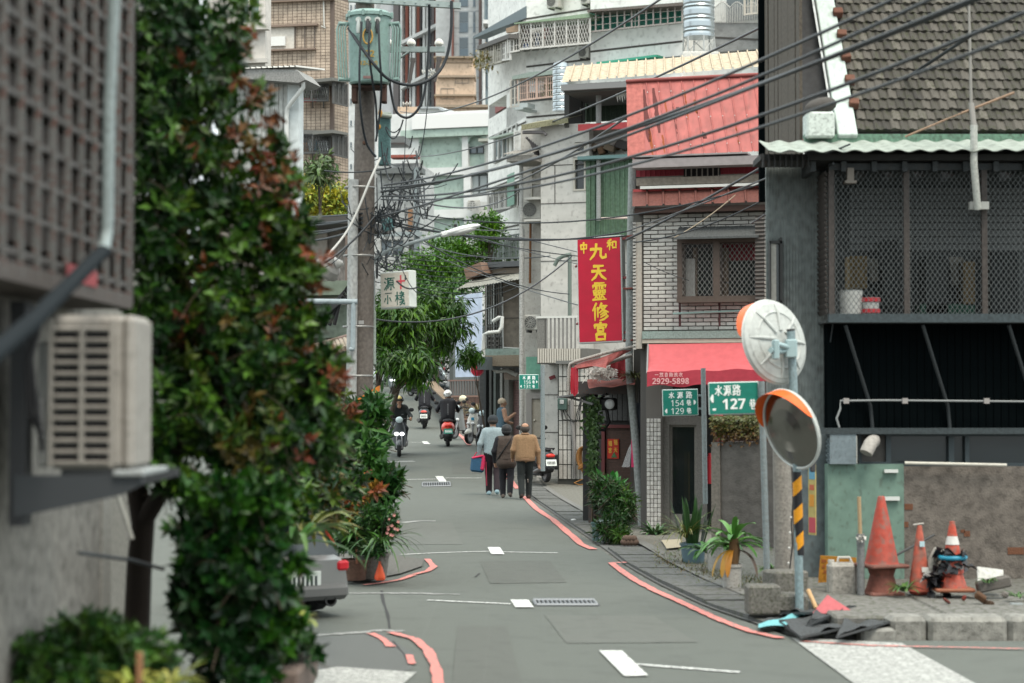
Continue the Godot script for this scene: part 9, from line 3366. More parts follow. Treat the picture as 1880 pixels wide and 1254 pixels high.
# scooters and cars
func scooter(called:String,label:String,X:Transform3D,paint:Color,trim:Color,plate:Color,group:="",lit:=false,simple:=false)->Node3D:
	var t:=thing(called,label,"scooter",X,group)
	var pm:=mat(paint.r,paint.g,paint.b,0.3,{"x":0.5})
	var tm:=mat(trim.r,trim.g,trim.b,0.5)
	var black:=mat(0.015,0.015,0.016,0.6)
	var mb:=nb()
	for w in [[0.62,0.225],[-0.6,0.225]]:
		mb=nb()
		var ax:=Basis(Vector3.BACK,PI/2)
		mb.lathe(v3(0,w[1],w[0]),[v2(0.15,-0.05),v2(0.2,-0.055),v2(0.222,-0.03),v2(0.225,0),v2(0.222,0.03),v2(0.2,0.055),v2(0.15,0.05)],22,ax)
		var ty:=obj("tyre",mb,black,t)
		mb=nb()
		mb.lathe(v3(0,w[1],w[0]),[v2(0,-0.04),v2(0.15,-0.045),v2(0.155,0),v2(0.15,0.045),v2(0,0.04)],18,ax)
		obj("rim",mb,mat(0.16,0.16,0.165,0.4,{"m":0.6}),ty)
	mb=nb()
	mb.ell(v3(0,0.36,0.64),v3(0.085,0.11,0.24),12,Basis(Vector3.RIGHT,0.2),-5,90)
	obj("front_fender",mb,pm,t)
	mb=nb()
	for s in [-1,1]:mb.tube([v3(s*0.075,0.225,0.62),v3(s*0.07,0.5,0.52),v3(s*0.04,0.72,0.44)],0.02,6)
	obj("fork",mb,mat(0.25,0.25,0.26,0.4,{"m":0.5}),t)
	mb=nb()
	var prof:=[[0.28,0.17,0.4],[0.42,0.2,0.46],[0.6,0.21,0.5],[0.78,0.17,0.5],[0.9,0.12,0.46],[0.96,0.08,0.42]]
	for i in prof.size()-1:
		for k in 10:
			var f:=func(r:Array,u:float)->Vector3:return v3(sin(u)*r[1],r[0],r[2]-0.13+0.15*cos(u))
			var u0:=lerpf(-1.7,1.7,k/10.0)
			var u1:=lerpf(-1.7,1.7,(k+1)/10.0)
			var n0:=v3(sin(u0),0.1,cos(u0))
			var n1:=v3(sin(u1),0.1,cos(u1))
			mb.squad(f.call(prof[i],u0),f.call(prof[i],u1),f.call(prof[i+1],u1),f.call(prof[i+1],u0),n0,n1,n1,n0)
	obj("leg_shield",mb,pm,t)
	mb=nb()
	mb.cbox(v3(0,0.3,0.02),v3(0.3,0.09,0.62),0.03)
	mb.cbox(v3(0,0.22,-0.2),v3(0.24,0.14,0.7),0.03)
	obj("floorboard",mb,tm,t)
	mb=nb()
	mb.ell(v3(0,0.56,-0.5),v3(0.2,0.19,0.42),18,Basis(Vector3.RIGHT,0.12))
	obj("rear_body",mb,pm,t)
	mb=nb()
	mb.ell(v3(0,0.36,-0.62),v3(0.17,0.17,0.34),14)
	obj("engine_cover",mb,tm,t)
	mb=nb()
	mb.ell(v3(0,0.76,-0.36),v3(0.155,0.065,0.42),16)
	obj("seat",mb,mat(0.02,0.02,0.022,0.6),t)
	mb=nb()
	mb.tube([v3(-0.13,0.76,-0.7),v3(-0.1,0.8,-0.86),v3(0.1,0.8,-0.86),v3(0.13,0.76,-0.7)],0.018,6)
	obj("grab_rail",mb,tm,t)
	mb=nb()
	mb.ell(v3(0,0.63,-0.88),v3(0.12,0.05,0.04),12)
	obj("tail_lamp",mb,mat(0.5,0.03,0.02,0.25) if not lit or paint.r>0.3 else mat(0.6,0.1,0.08,0.25),t)
	mb=nb()
	mb.box(v3(0,0.47,-0.93),v3(0.26,0.15,0.008),Basis(Vector3.RIGHT,0.25))
	var lp_:=obj("licence_plate",mb,mat(plate.r,plate.g,plate.b,0.5),t)
	mb=nb()
	for i in 6:mb.box(v3(-0.085+0.034*i,0.465,-0.937),v3(0.02,0.07,0.006),Basis(Vector3.RIGHT,0.25))
	obj("plate_print",mb,mat(0.75,0.78,0.75,0.6) if plate.r<0.3 else mat(0.05,0.05,0.05,0.6),lp_)
	mb=nb()
	mb.box(v3(0,0.4,-0.86),v3(0.14,0.2,0.1),Basis(Vector3.RIGHT,0.3))
	obj("rear_mudguard",mb,black,t)
	for s in [-1,1]:
		mb=nb()
		mb.ell(v3(s*0.075,0.62,0.53),v3(0.065,0.05,0.05),12)
		obj("headlight",mb,mat(0.7,0.72,0.72,0.2,{"e":1.6}) if lit else mat(0.55,0.57,0.57,0.15),t)
	mb=nb()
	mb.cbox(v3(0,1.0,0.4),v3(0.24,0.12,0.18),0.05)
	mb.tube([v3(-0.34,1.0,0.3),v3(-0.15,1.02,0.38),v3(0.15,1.02,0.38),v3(0.34,1.0,0.3)],0.018,6)
	obj("handlebar",mb,tm,t)
	mb=nb()
	mb.ell(v3(0,1.0,0.46),v3(0.1,0.09,0.07),14)
	obj("top_lamp",mb,mat(0.5,0.6,0.62,0.12),t)
	for s in [-1,1]:
		mb=nb()
		mb.tube([v3(s*0.2,1.02,0.37),v3(s*0.3,1.22,0.36)],0.009,5)
		mb.ell(v3(s*0.33,1.27,0.36),v3(0.075,0.055,0.022),12)
		obj("mirror",mb,black,t)
	mb=nb()
	mb.tube([v3(0.16,0.24,-0.2),v3(0.19,0.26,-0.45),v3(0.2,0.33,-0.85)],[0.03,0.055,0.06],10)
	obj("exhaust",mb,mat(0.09,0.09,0.09,0.4,{"m":0.4}),t)
	return t
func body(bones:Array,cell:float,k:float)->MB:
	var lo:=Vector3.INF
	var hi:=-Vector3.INF
	for q in bones:
		var r:=maxf(q[2],q[3])
		lo=lo.min(q[0]-Vector3.ONE*r).min(q[1]-Vector3.ONE*r)
		hi=hi.max(q[0]+Vector3.ONE*r).max(q[1]+Vector3.ONE*r)
	lo-=Vector3.ONE*cell*3
	hi+=Vector3.ONE*cell*3
	var nx:=int((hi.x-lo.x)/cell)+1
	var ny:=int((hi.y-lo.y)/cell)+1
	var nz:=int((hi.z-lo.z)/cell)+1
	var f:=PackedFloat32Array()
	f.resize(nx*ny*nz)
	f.fill(1.0)
	var best:=f.duplicate()
	var who:=PackedInt32Array()
	who.resize(f.size())
	for bi in bones.size():
		var q:Array=bones[bi]
		var a:Vector3=q[0]
		var ab:Vector3=q[1]-a
		var l2:=maxf(ab.length_squared(),1e-9)
		var m:float=maxf(q[2],q[3])+k+cell*2
		var i0:Vector3=((q[0] as Vector3).min(q[1])-Vector3.ONE*m-lo)/cell
		var i1:Vector3=((q[0] as Vector3).max(q[1])+Vector3.ONE*m-lo)/cell
		for z in range(maxi(0,int(i0.z)),mini(nz,int(i1.z)+2)):
			for y in range(maxi(0,int(i0.y)),mini(ny,int(i1.y)+2)):
				for x in range(maxi(0,int(i0.x)),mini(nx,int(i1.x)+2)):
					var p:=lo+v3(x,y,z)*cell-a
					var h:=clampf(p.dot(ab)/l2,0,1)
					var d:float=(p-ab*h).length()-lerpf(q[2],q[3],h)
					var at:=(z*ny+y)*nx+x
					if d<best[at]:
						best[at]=d
						who[at]=bi
					var e:=maxf(k-absf(f[at]-d),0.0)/k
					f[at]=minf(f[at],d)-e*e*k*0.25
	var index:={}
	var vs:=PackedVector3Array()
	var ns:=PackedVector3Array()
	var cs:=PackedColorArray()
	var st:=[0,1,nx,nx+1,nx*ny,nx*ny+1,nx*ny+nx,nx*ny+nx+1]
	var off:=[v3(0,0,0),v3(1,0,0),v3(0,1,0),v3(1,1,0),v3(0,0,1),v3(1,0,1),v3(0,1,1),v3(1,1,1)]
	var ed:=[[0,1],[2,3],[4,5],[6,7],[0,2],[1,3],[4,6],[5,7],[0,4],[1,5],[2,6],[3,7]]
	for z in nz-1:
		for y in ny-1:
			for x in nx-1:
				var at:=(z*ny+y)*nx+x
				if absf(f[at])>cell*2:continue
				var s:=0
				for c in 8:
					if f[at+st[c]]<0:s+=1
				if s==0 or s==8:continue
				var p:=Z3
				var n:=0
				for e in ed:
					var u:float=f[at+st[e[0]]]
					var v:float=f[at+st[e[1]]]
					if (u<0) !=(v<0):
						p+=(off[e[0]] as Vector3).lerp(off[e[1]],u/(u-v))
						n+=1
				index[at]=vs.size()
				vs.push_back(lo+(v3(x,y,z)+p/n)*cell)
				ns.push_back(Z3)
				cs.push_back(bones[who[at]][4])
	var quads:=[]
	for at in index:
		var x:int=at%nx
		var y:int=(at/nx)%ny
		var z:int=at/(nx*ny)
		for ax in 3:
			var step:int=[1,nx,nx*ny][ax]
			var b:int=[nx,nx*ny,1][ax]
			var c:int=[nx*ny,1,nx][ax]
			if (f[at]<0)==(f[at+step]<0):continue
			if not (index.has(at-b) and index.has(at-c) and index.has(at-b-c)):continue
			var Q:=[index[at],index[at-b],index[at-b-c],index[at-c]]
			if f[at]>0:Q=[Q[0],Q[3],Q[2],Q[1]]
			var nn:=(vs[Q[2]]-vs[Q[0]]).cross(vs[Q[3]]-vs[Q[1]])
			for v in Q:ns[v]+=nn
			quads.append(Q)
	var mb:=nb()
	mb.colored=true
	for Q in quads:
		for tr in [[0,1,2],[0,2,3]]:
			var i0:int=Q[tr[0]]
			var i1:int=Q[tr[1]]
			var i2:int=Q[tr[2]]
			if (vs[i1]-vs[i0]).cross(vs[i2]-vs[i0]).dot(ns[i0])>0:
				var sw:=i1
				i1=i2
				i2=sw
			for i in [i0,i1,i2]:
				mb.v.push_back(vs[i])
				mb.n.push_back(ns[i].normalized())
				mb.c.push_back(cs[i])
	return mb
const SKIN:=Color(0.38,0.22,0.15)
func hand_bones(w:Vector3,dir:Vector3,side:Vector3,s:=1.0)->Array:
	var o:=[]
	dir=dir.normalized()
	var palm:=w+dir*0.06*s
	o.append([w,palm,0.028*s,0.034*s,SKIN])
	for i in 4:
		var b:=palm+side*(0.026-0.017*i)*s+dir*0.02
		var l:float=[0.06,0.07,0.066,0.05][i]*s
		o.append([b,b+dir*l*0.6,0.01,0.0095,SKIN])
		o.append([b+dir*l*0.6,b+dir*l*0.85+dir.cross(side)*l*0.4,0.0095,0.008,SKIN])
	o.append([w+dir*0.02+side*0.025*s,w+dir*0.07*s+side*0.055*s,0.012,0.009,SKIN])
	return o
func head_bones(c:Vector3,fw:Vector3,col:=SKIN)->Array:
	var rt:=fw.cross(Vector3.UP).normalized()
	return [[c+v3(0,0.035,0)-fw*0.02,c+v3(0,0.03,0)+fw*0.015,0.085,0.082,col],[c+fw*0.03+v3(0,-0.03,0),c+fw*0.04+v3(0,-0.075,0),0.06,0.042,col],
		[c+fw*0.095+v3(0,0.01,0),c+fw*0.112+v3(0,-0.02,0),0.012,0.017,col],[c+rt*0.085,c+rt*0.09+v3(0,-0.03,0),0.018,0.012,col],[c-rt*0.085,c-rt*0.09+v3(0,-0.03,0),0.018,0.012,col],
		[c+v3(0,-0.06,0),c+v3(0,-0.16,-0.0),0.05,0.055,col]]
func face(t:Node3D,c:Vector3,fw:Vector3)->void:
	var rt:=fw.cross(Vector3.UP).normalized()
	var mb:=nb()
	for s in [-1,1]:mb.ell(c+fw*0.092+rt*0.034*s+v3(0,0.015,0),v3(0.014,0.008,0.008),8)
	obj("eyes",mb,mat(0.02,0.018,0.016,0.3),t)
	mb=nb()
	mb.ell(c+fw*0.086+v3(0,-0.058,0),v3(0.024,0.007,0.01),8)
	obj("mouth",mb,mat(0.3,0.1,0.09,0.6),t)
func rider(label:String,X:Transform3D,coat:Color,trousers:Color,shoes:Color,helmet:Color,visor:bool,group:="")->Node3D:
	var t:=thing("person",label,"person",X,group)
	var b:=[]
	var hd:=v3(0,1.5,-0.02)
	for s in [-1,1]:
		var sh:=v3(s*0.18,1.29,-0.2)
		var el:=v3(s*0.31,1.07,-0.06)
		var wr:=v3(s*0.31,1.02,0.2)
		b.append([sh,el,0.066,0.058,coat])
		b.append([el,wr,0.056,0.042,coat])
		b+=hand_bones(wr,v3(s*0.05,-0.1,1),v3(0,1,0))
		b.append([v3(s*0.08,0.86,-0.3),v3(s*0.12,1.28,-0.2),0.13,0.115,coat])
		var hip:=v3(s*0.1,0.84,-0.26)
		var kn:=v3(s*0.19,0.74,0.14)
		var an:=v3(s*0.16,0.37,0.08)
		b.append([hip,kn,0.095,0.066,trousers])
		b.append([kn,an,0.062,0.045,trousers])
		b.append([an+v3(0,-0.02,0),an+v3(s*0.02,-0.03,0.15),0.043,0.036,shoes])
	b.append([v3(0,0.95,-0.3),v3(0,1.33,-0.18),0.13,0.1,coat])
	b.append([v3(-0.14,1.3,-0.2),v3(0.14,1.3,-0.2),0.08,0.08,coat])
	b+=head_bones(hd,v3(0,-0.08,1).normalized())
	obj("body",body(b,0.016,0.04),mat(1,1,1,0.75,{"v":true,"b":1.6,"bt":"blotch","t":"soft","s":0.3}),t)
	var mb:=nb()
	mb.ell(hd+v3(0,0.04,-0.015),v3(0.125,0.13,0.145),18,Basis(Vector3.RIGHT,-0.12),-28,90)
	var hm:=obj("helmet",mb,mat(helmet.r,helmet.g,helmet.b,0.25,{"x":0.6}),t)
	mb=nb()
	mb.lathe(hd+v3(0,0.02,-0.015),[v2(0.128,-0.02),v2(0.135,0),v2(0.13,0.02)],18)
	if visor:mb.ell(hd+v3(0,0.05,-0.13),v3(0.07,0.03,0.03),10)
	obj("trim",mb,mat(0.02,0.02,0.022,0.4),hm)
	mb=nb()
	mb.tube([hd+v3(-0.09,-0.02,0),hd+v3(-0.05,-0.11,0.04),hd+v3(0.05,-0.11,0.04),hd+v3(0.09,-0.02,0)],0.009,5)
	obj("chin_strap",mb,mat(0.02,0.02,0.02,0.8),hm)
	face(t,hd,v3(0,-0.08,1).normalized())
	mb=nb()
	mb.box(v3(0,1.1,-0.425),v3(0.012,0.34,0.008),Basis(Vector3.RIGHT,0.18))
	mb.box(v3(0.09,1.12,-0.06),v3(0.05,0.012,0.008))
	obj("coat_stripe",mb,mat(0.2,0.21,0.22,0.5),t)
	return t
func ride(px:float,d:float,yaw:float)->Transform3D:
	var p:=foot(px,d,0.01)
	var f:=v3(sin(yaw),0,cos(yaw))
	var g:=(ground(d-0.6*f.z)-ground(d+0.6*f.z))/1.2
	return xf(Basis(Vector3.UP,yaw)*Basis(Vector3.RIGHT,-atan(g)),p)
func car(label:String,X:Transform3D,w:float,h:float,l:float,paint:Color)->void:
	var t:=thing("car",label,"car",X)
	var pm:=mat(paint.r,paint.g,paint.b,0.3,{"m":0.4,"x":0.5})
	var loft:=func(called:String,rows:Array,m:Material)->void:
		var mb:=nb()
		for i in rows.size()-1:
			var a:Array=rows[i]
			var c:Array=rows[i+1]
			var sec:=func(r:Array)->Array:
				var o:=[]
				for q in [[-1,0.0,0.94],[-1,0.3,1.0],[-1,0.7,0.98],[-0.97,0.93,0.96],[-0.85,1.0,0.95],[0.85,1.0,0.95],[0.97,0.93,0.96],[1,0.7,0.98],[1,0.3,1.0],[1,0.0,0.94]]:
					o.append(v3(q[0]*lerpf(r[3],r[4],q[1])*(q[2]/0.98),lerpf(r[1],r[2],q[1]),r[0]))
				return o
			var A:Array=sec.call(a)
			var B:Array=sec.call(c)
			for k in 9:mb.quad(A[k],A[k+1],B[k+1],B[k])
			if i==0:
				for k in range(1,9):mb.ftri(A[0],A[k],A[k+1])
			if i==rows.size()-2:
				for k in range(1,9):mb.ftri(B[0],B[k],B[k+1])
		obj(called,mb,m,t)
	var hw:=w/2
	(loft as Callable).call("body",[[-l,h*0.2,h*0.42,hw*0.8,hw*0.75],[-l*0.93,h*0.15,h*0.5,hw*0.95,hw*0.85],[-l*0.7,h*0.14,h*0.58,hw,hw*0.9],[-l*0.1,h*0.14,h*0.62,hw,hw*0.92],[-0.08,h*0.16,h*0.6,hw*0.97,hw*0.9],[0.0,h*0.2,h*0.56,hw*0.92,hw*0.86]],pm)
	(loft as Callable).call("roof",[[-l*0.56,h*0.93,h*0.98,hw*0.66,hw*0.6],[-l*0.4,h*0.95,h,hw*0.7,hw*0.62],[-l*0.12,h*0.95,h,hw*0.7,hw*0.62],[-0.2,h*0.93,h*0.97,hw*0.68,hw*0.6]],pm)
	(loft as Callable).call("cabin_glass",[[-l*0.72,h*0.56,h*0.58,hw*0.86,hw*0.84],[-l*0.56,h*0.58,h*0.95,hw*0.88,hw*0.66],[-l*0.12,h*0.6,h*0.97,hw*0.89,hw*0.68],[-0.24,h*0.6,h*0.94,hw*0.87,hw*0.66],[-0.1,h*0.58,h*0.6,hw*0.84,hw*0.82]],dim_glass())
	var mb:=nb()
	mb.cbox(v3(0,h*0.96,-0.14),v3(w*0.62,0.025,0.16),0.008)
	obj("spoiler",mb,mat(0.03,0.03,0.032,0.4),t)
	mb=nb()
	mb.cbox(v3(0,h*0.25,-0.02),v3(w*0.92,h*0.16,0.14),0.04)
	obj("bumper",mb,mat(paint.r*0.5,paint.g*0.5,paint.b*0.5,0.5),t)
	for s in [-1,1]:
		mb=nb()
		mb.cbox(v3(s*hw*0.82,h*0.5,-0.03),v3(w*0.12,h*0.1,0.1),0.02)
		obj("tail_light",mb,mat(0.5,0.02,0.03,0.2),t)
		mb=nb()
		mb.cbox(v3(s*hw*0.76,h*0.78,-0.2),v3(0.06,h*0.26,0.06),0.015,Basis(Vector3.BACK,s*0.35))
		obj("upper_light",mb,mat(0.55,0.05,0.03,0.25),t)
		for z in [-0.62,-l*0.8]:
			mb=nb()
			var ax:=Basis(Vector3.BACK,PI/2)
			mb.lathe(v3(s*hw*0.86,h*0.2,z),[v2(h*0.13,-0.09),v2(h*0.2,-0.09),v2(h*0.21,0),v2(h*0.2,0.09),v2(h*0.13,0.09)],22,ax)
			var ty:=obj("tyre",mb,mat(0.015,0.015,0.016,0.8),t)
			mb=nb()
			mb.lathe(v3(s*hw*0.86,h*0.2,z),[v2(0,-0.08),v2(h*0.13,-0.07),v2(h*0.13,0.07),v2(0,0.08)],16,ax)
			obj("rim",mb,mat(0.4,0.41,0.42,0.35,{"m":0.6}),ty)
	mb=nb()
	mb.cbox(v3(0,h*0.37,0.012),v3(0.36,0.16,0.012),0.004)
	var pl:=obj("licence_plate",mb,mat(0.55,0.58,0.55,0.5),t)
	mb=nb()
	for i in 7:mb.box(v3(-0.13+0.043*i,h*0.365,0.02),v3(0.024,0.085,0.004))
	obj("plate_print",mb,mat(0.04,0.05,0.05,0.6),pl)
	mb=nb()
	mb.lathe(v3(hw*0.55,h*0.17,0.03),[v2(0.055,-0.2),v2(0.06,0),v2(0.045,0.0),v2(0.04,-0.2)],16,Basis(Vector3.RIGHT,PI/2))
	obj("exhaust",mb,mat(0.05,0.05,0.05,0.4,{"m":0.6}),t)
func traffic()->void:
	var dk:=Color(0.02,0.021,0.023)
	var wp:=Color(0.6,0.63,0.6)
	var X:=ride(733,55.0,0.06)
	scooter("scooter","dark grey scooter with lit headlights coming toward the camera",X,Color(0.03,0.037,0.042),dk,wp,"",true)
	var rd:=rider("rider with yellow fronted helmet and dark olive jacket coming toward the camera",X,Color(0.022,0.027,0.025),Color(0.015,0.016,0.02),Color(0.4,0.4,0.4),Color(0.02,0.02,0.02),false)
	var mb:=nb()
	mb.ell(v3(0,1.56,0.05),v3(0.075,0.085,0.09),14,Basis(),0,90)
	obj("helmet_shell",mb,mat(0.55,0.45,0.17,0.3),rd)
	X=ride(822,59.6,PI+0.05)
	scooter("scooter","bright red-orange scooter with green plate riding away",X,Color(0.6,0.045,0.025),dk,Color(0.03,0.22,0.16))
	rider("rider in black jacket and white helmet on the red scooter, seen from behind",X,Color(0.012,0.014,0.017),Color(0.012,0.012,0.015),dk,Color(0.62,0.62,0.6),true)
	X=ride(780,73.0,PI)
	scooter("scooter","grey scooter with white plate riding away farther up",X,Color(0.05,0.06,0.065),dk,wp,"",true)
	rider("rider in dark hooded jacket and grey helmet farther up the road, seen from behind",X,Color(0.013,0.015,0.018),Color(0.012,0.012,0.014),dk,Color(0.12,0.125,0.13),false)
	X=ride(720,100.0,0.1)
	scooter("scooter","far scooter with a lit headlight under the mango branches",X,Color(0.05,0.07,0.07),dk,wp,"",true)
	rider("rider on the far scooter half hidden by the mango branches",X,Color(0.03,0.04,0.05),Color(0.02,0.02,0.025),dk,Color(0.3,0.1,0.08),false)
	X=xf(Basis(Vector3.UP,-0.5),foot(880,60.5,0.02))
	var sc:=scooter("parked_scooter","white parked scooter with blue sticker beside the shop house",X,Color(0.6,0.6,0.55),dk,wp)
	mb=nb()
	mb.box(v3(0.07,0.76,0.53),v3(0.09,0.08,0.01),Basis(Vector3.UP,0.3))
	obj("blue_sticker",mb,mat(0.03,0.25,0.42,0.5),sc)
	X=xf(Basis(Vector3.UP,-0.75),foot(858,64.0,0.02))
	scooter("parked_scooter","dark parked scooter with a cream helmet on its mirror",X,Color(0.13,0.14,0.14),dk,wp)
	mb=nb()
	mb.ell(X*v3(0.1,1.28,0.3),v3(0.13,0.12,0.14),16,Basis(),-40,90)
	solo("helmet","cream helmet hanging on the dark parked scooter","helmet",mb,mat(0.55,0.5,0.36,0.35))
	scooter("parked_scooter","black scooter with red seat cover behind the white parked scooter",xf(Basis(Vector3.UP,-0.4),foot(897,58.5,0.02)),Color(0.018,0.018,0.02),dk,wp)
	scooter("parked_scooter","black scooter seen from behind with red tail lamp beside the small green sign pole",xf(Basis(Vector3.UP,PI+0.35),foot(986,47.2,0.05)),Color(0.025,0.026,0.028),dk,wp)
	var n:=0
	for q in [[772,96.0,0.9],[785,99.0,1.1],[800,97.0,1.0],[812,100.0,1.2],[796,104.0,0.9],[822,96.0,1.3]]:
		scooter("parked_scooter",["first scooter of the row parked at the bend, nearest the road","second scooter from the road in the row at the bend","third scooter from the road in the row at the bend","fourth scooter from the road in the row at the bend","scooter standing behind the others in the row at the bend","scooter of the bend row nearest the grey hut"][n],xf(Basis(Vector3.UP,q[2]),foot(q[0],q[1],0.02)),[Color(0.2,0.21,0.22),Color(0.03,0.03,0.035),Color(0.04,0.05,0.055)][n%3],dk,wp,"scooters parked at the bend")
		n+=1
	car("silver car parked at the bend behind the scooter row, half hidden by leaves",xf(Basis(Vector3.UP,0.9),foot(800,106.0,0.3)),1.65,1.4,3.9,Color(0.45,0.48,0.5))
	car("grey car parked at left with its tail showing behind the glossy bush",xf(Basis(Vector3.UP,0.6),foot(556,17.6,0.01)),1.0,0.9,1.75,Color(0.22,0.22,0.215))
# people on foot, walking away from the camera (-z)
func walker(label:String,X:Transform3D,o:Dictionary)->Node3D:
	var k:float=o.h/1.65
	var t:=thing("person",label,"person",X*xf(Basis().scaled(Vector3.ONE*k),Z3))
	var b:=[]
	var st:float=o.stride
	var wd:float=o.get("w",1.0)
	for i in 2:
		var s:=-1.0 if i==0 else 1.0
		var f:float=st*(1.0 if i==0 else-1.0)
		var hip:=v3(s*0.085,0.88,0)
		var kn:=v3(s*0.09,0.47,-0.05-0.45*f)
		var an:=v3(s*0.085,0.085,-0.9*f+(0.1 if f<0 else 0.0))
		if f<0:an.y+=0.05
		b.append([hip,kn,0.104,0.08,o.trousers])
		b.append([kn,an,0.078,0.066,o.trousers])
		b.append([an+v3(0,-0.045,0.04),an+v3(s*0.015,-0.055-(0.03 if f<0 else 0.0),-0.14),0.042,0.034,o.shoes])
		var sh:=v3(s*0.175*wd,1.335,0)
		var el:Vector3=o.arms[i*2]
		var wr:Vector3=o.arms[i*2+1]
		b.append([sh,el,0.066,0.054,o.sleeve])
		b.append([el,wr,0.054,0.042,o.sleeve])
		b+=hand_bones(wr,wr-el,v3(0,0.2,-1).normalized())
		b.append([v3(s*0.075*wd,o.hem+0.09,0.0),v3(s*0.1*wd,1.29,0.0),o.get("hw",0.115),0.105,o.coat])
	b.append([v3(0,o.hem+0.1,0.01),v3(0,1.33,0.01),o.get("hw",0.115),0.1,o.coat])
	b.append([v3(-0.13*wd,1.345,0),v3(0.13*wd,1.345,0),0.075,0.075,o.coat])
	var hd:Vector3=o.get("head",v3(0,1.545,-0.03))
	var fw:Vector3=o.get("look",v3(0,-0.1,-1)).normalized()
	b+=head_bones(hd,fw)
	obj("body",body(b,0.016,0.035),mat(1,1,1,0.85,{"v":true,"b":1.6,"bt":"blotch","t":"soft","s":0.3}),t)
	face(t,hd,fw)
	return t
func walkers()->void:
	var V:=func(x,y,z):return v3(x,y,z)
	var X:=xf(Basis(Vector3.UP,0.0),foot(905,43.2,0.005))
	var t:=walker("man in grey-blue sweater and dark cap carrying a bag, left of the three walkers",X,{"h":1.7,"coat":Color(0.25,0.31,0.33),"sleeve":Color(0.27,0.33,0.35),"trousers":Color(0.022,0.014,0.018),"shoes":Color(0.35,0.5,0.55),"stride":0.2,"hem":0.82,"arms":[V.call(-0.27,1.08,0.03),V.call(-0.29,0.84,-0.05),V.call(0.25,1.07,0.02),V.call(0.27,0.84,-0.06)]})
	var mb:=nb()
	mb.ell(v3(0,1.575,-0.025),v3(0.114,0.115,0.125),16,Basis(Vector3.RIGHT,0.1),-8,90)
	mb.ell(v3(0,1.585,-0.14),v3(0.075,0.012,0.06),10)
	obj("cap",mb,mat(0.02,0.024,0.028,0.9),t)
	mb=nb()
	mb.ell(v3(0,1.545,-0.005),v3(0.107,0.065,0.112),14)
	obj("hair",mb,mat(0.03,0.025,0.022,0.8),t)
	mb=nb()
	for s in [-1,1]:mb.tube([v3(s*0.145,0.7,0.02),v3(s*0.14,0.45,0.03),v3(s*0.13,0.2,0.05)],0.014,5)
	obj("trouser_stripe",mb,mat(0.2,0.02,0.04,0.8),t)
	var bag:=thing("shopping_bag","blue and red shopping bag held by the man in the grey sweater","bag",xf(Basis(Vector3.UP,0.15),X*v3(-0.33,0.5,-0.02)))
	mb=nb()
	mb.cbox(v3(0,0.16,0),v3(0.3,0.33,0.14),0.04,Basis(Vector3.BACK,-0.12))
	obj("pouch",mb,mat(0.025,0.09,0.17,0.7,{"t":"blotch","s":0.2}),bag)
	mb=nb()
	mb.cbox(v3(0.11,0.2,0.02),v3(0.09,0.34,0.15),0.03,Basis(Vector3.BACK,-0.15))
	mb.cbox(v3(-0.0,0.33,0.01),v3(0.26,0.04,0.15),0.015,Basis(Vector3.BACK,0.2))
	obj("red_panel",mb,mat(0.42,0.02,0.07,0.7),bag)
	mb=nb()
	mb.tube([v3(-0.1,0.3,0),v3(-0.03,0.42,0),v3(0.05,0.42,0),v3(0.1,0.3,0)],0.012,5)
	obj("handles",mb,mat(0.35,0.02,0.05,0.7),bag)
	X=xf(Basis(Vector3.UP,-0.05),foot(930,42.0,0.005))
	t=walker("short woman with black hair in a long dark brown vest, middle of the three walkers",X,{"h":1.52,"coat":Color(0.065,0.05,0.042),"sleeve":Color(0.013,0.014,0.016),"trousers":Color(0.013,0.014,0.018),"shoes":Color(0.17,0.14,0.12),"stride":0.09,"hem":0.72,"w":1.15,"hw":0.15,"head":V.call(0.0,1.52,-0.05),"arms":[V.call(-0.29,1.06,0.03),V.call(-0.27,0.82,-0.08),V.call(0.29,1.06,0.0),V.call(0.27,0.85,-0.12)]})
	mb=nb()
	mb.ell(v3(0,1.555,-0.03),v3(0.125,0.13,0.135),16,Basis(Vector3.RIGHT,0.5),-40,90)
	mb.ell(v3(0,1.5,0.03),v3(0.11,0.08,0.075),14)
	obj("hair",mb,mat(0.008,0.008,0.009,0.6),t)
	mb=nb()
	mb.tube([v3(0.14,1.42,0.03),v3(0.08,1.3,0.125),v3(-0.06,1.1,0.165),v3(-0.18,0.92,0.13),v3(-0.25,0.82,0.0)],0.014,6)
	obj("bag_strap",mb,mat(0.01,0.01,0.011,0.7),t)
	mb=nb()
	for y in [0.9,1.05,1.2]:mb.tube([v3(-0.17,y,0.12),v3(0,y-0.01,0.168),v3(0.17,y,0.12)],0.005,4)
	obj("vest_seam",mb,mat(0.03,0.022,0.019,0.9),t)
	X=xf(Basis(Vector3.UP,0.05),foot(964,41.4,0.005))
	t=walker("balding man in tan jacket and black trousers, right of the three walkers",X,{"h":1.56,"coat":Color(0.25,0.155,0.085),"sleeve":Color(0.26,0.16,0.09),"trousers":Color(0.014,0.016,0.019),"shoes":Color(0.05,0.035,0.03),"stride":-0.12,"hem":0.84,"w":1.12,"hw":0.14,"arms":[V.call(-0.27,1.08,0.02),V.call(-0.27,0.92,-0.14),V.call(0.285,1.06,0.03),V.call(0.3,0.8,-0.02)]})
	mb=nb()
	mb.ell(v3(0,1.56,-0.01),v3(0.11,0.11,0.115),16,Basis(Vector3.RIGHT,0.35),-45,35)
	obj("hair",mb,mat(0.06,0.052,0.046,0.8),t)
	mb=nb()
	mb.lathe(v3(0,0.855,0),[v2(0.2,0.04),v2(0.205,0.02),v2(0.195,-0.015)],20,Basis().scaled(v3(1.12,1,0.74)))
	mb.lathe(v3(0,1.41,0),[v2(0.09,0),v2(0.1,0.02),v2(0.085,0.045)],16,Basis().scaled(v3(1,1,0.85)))
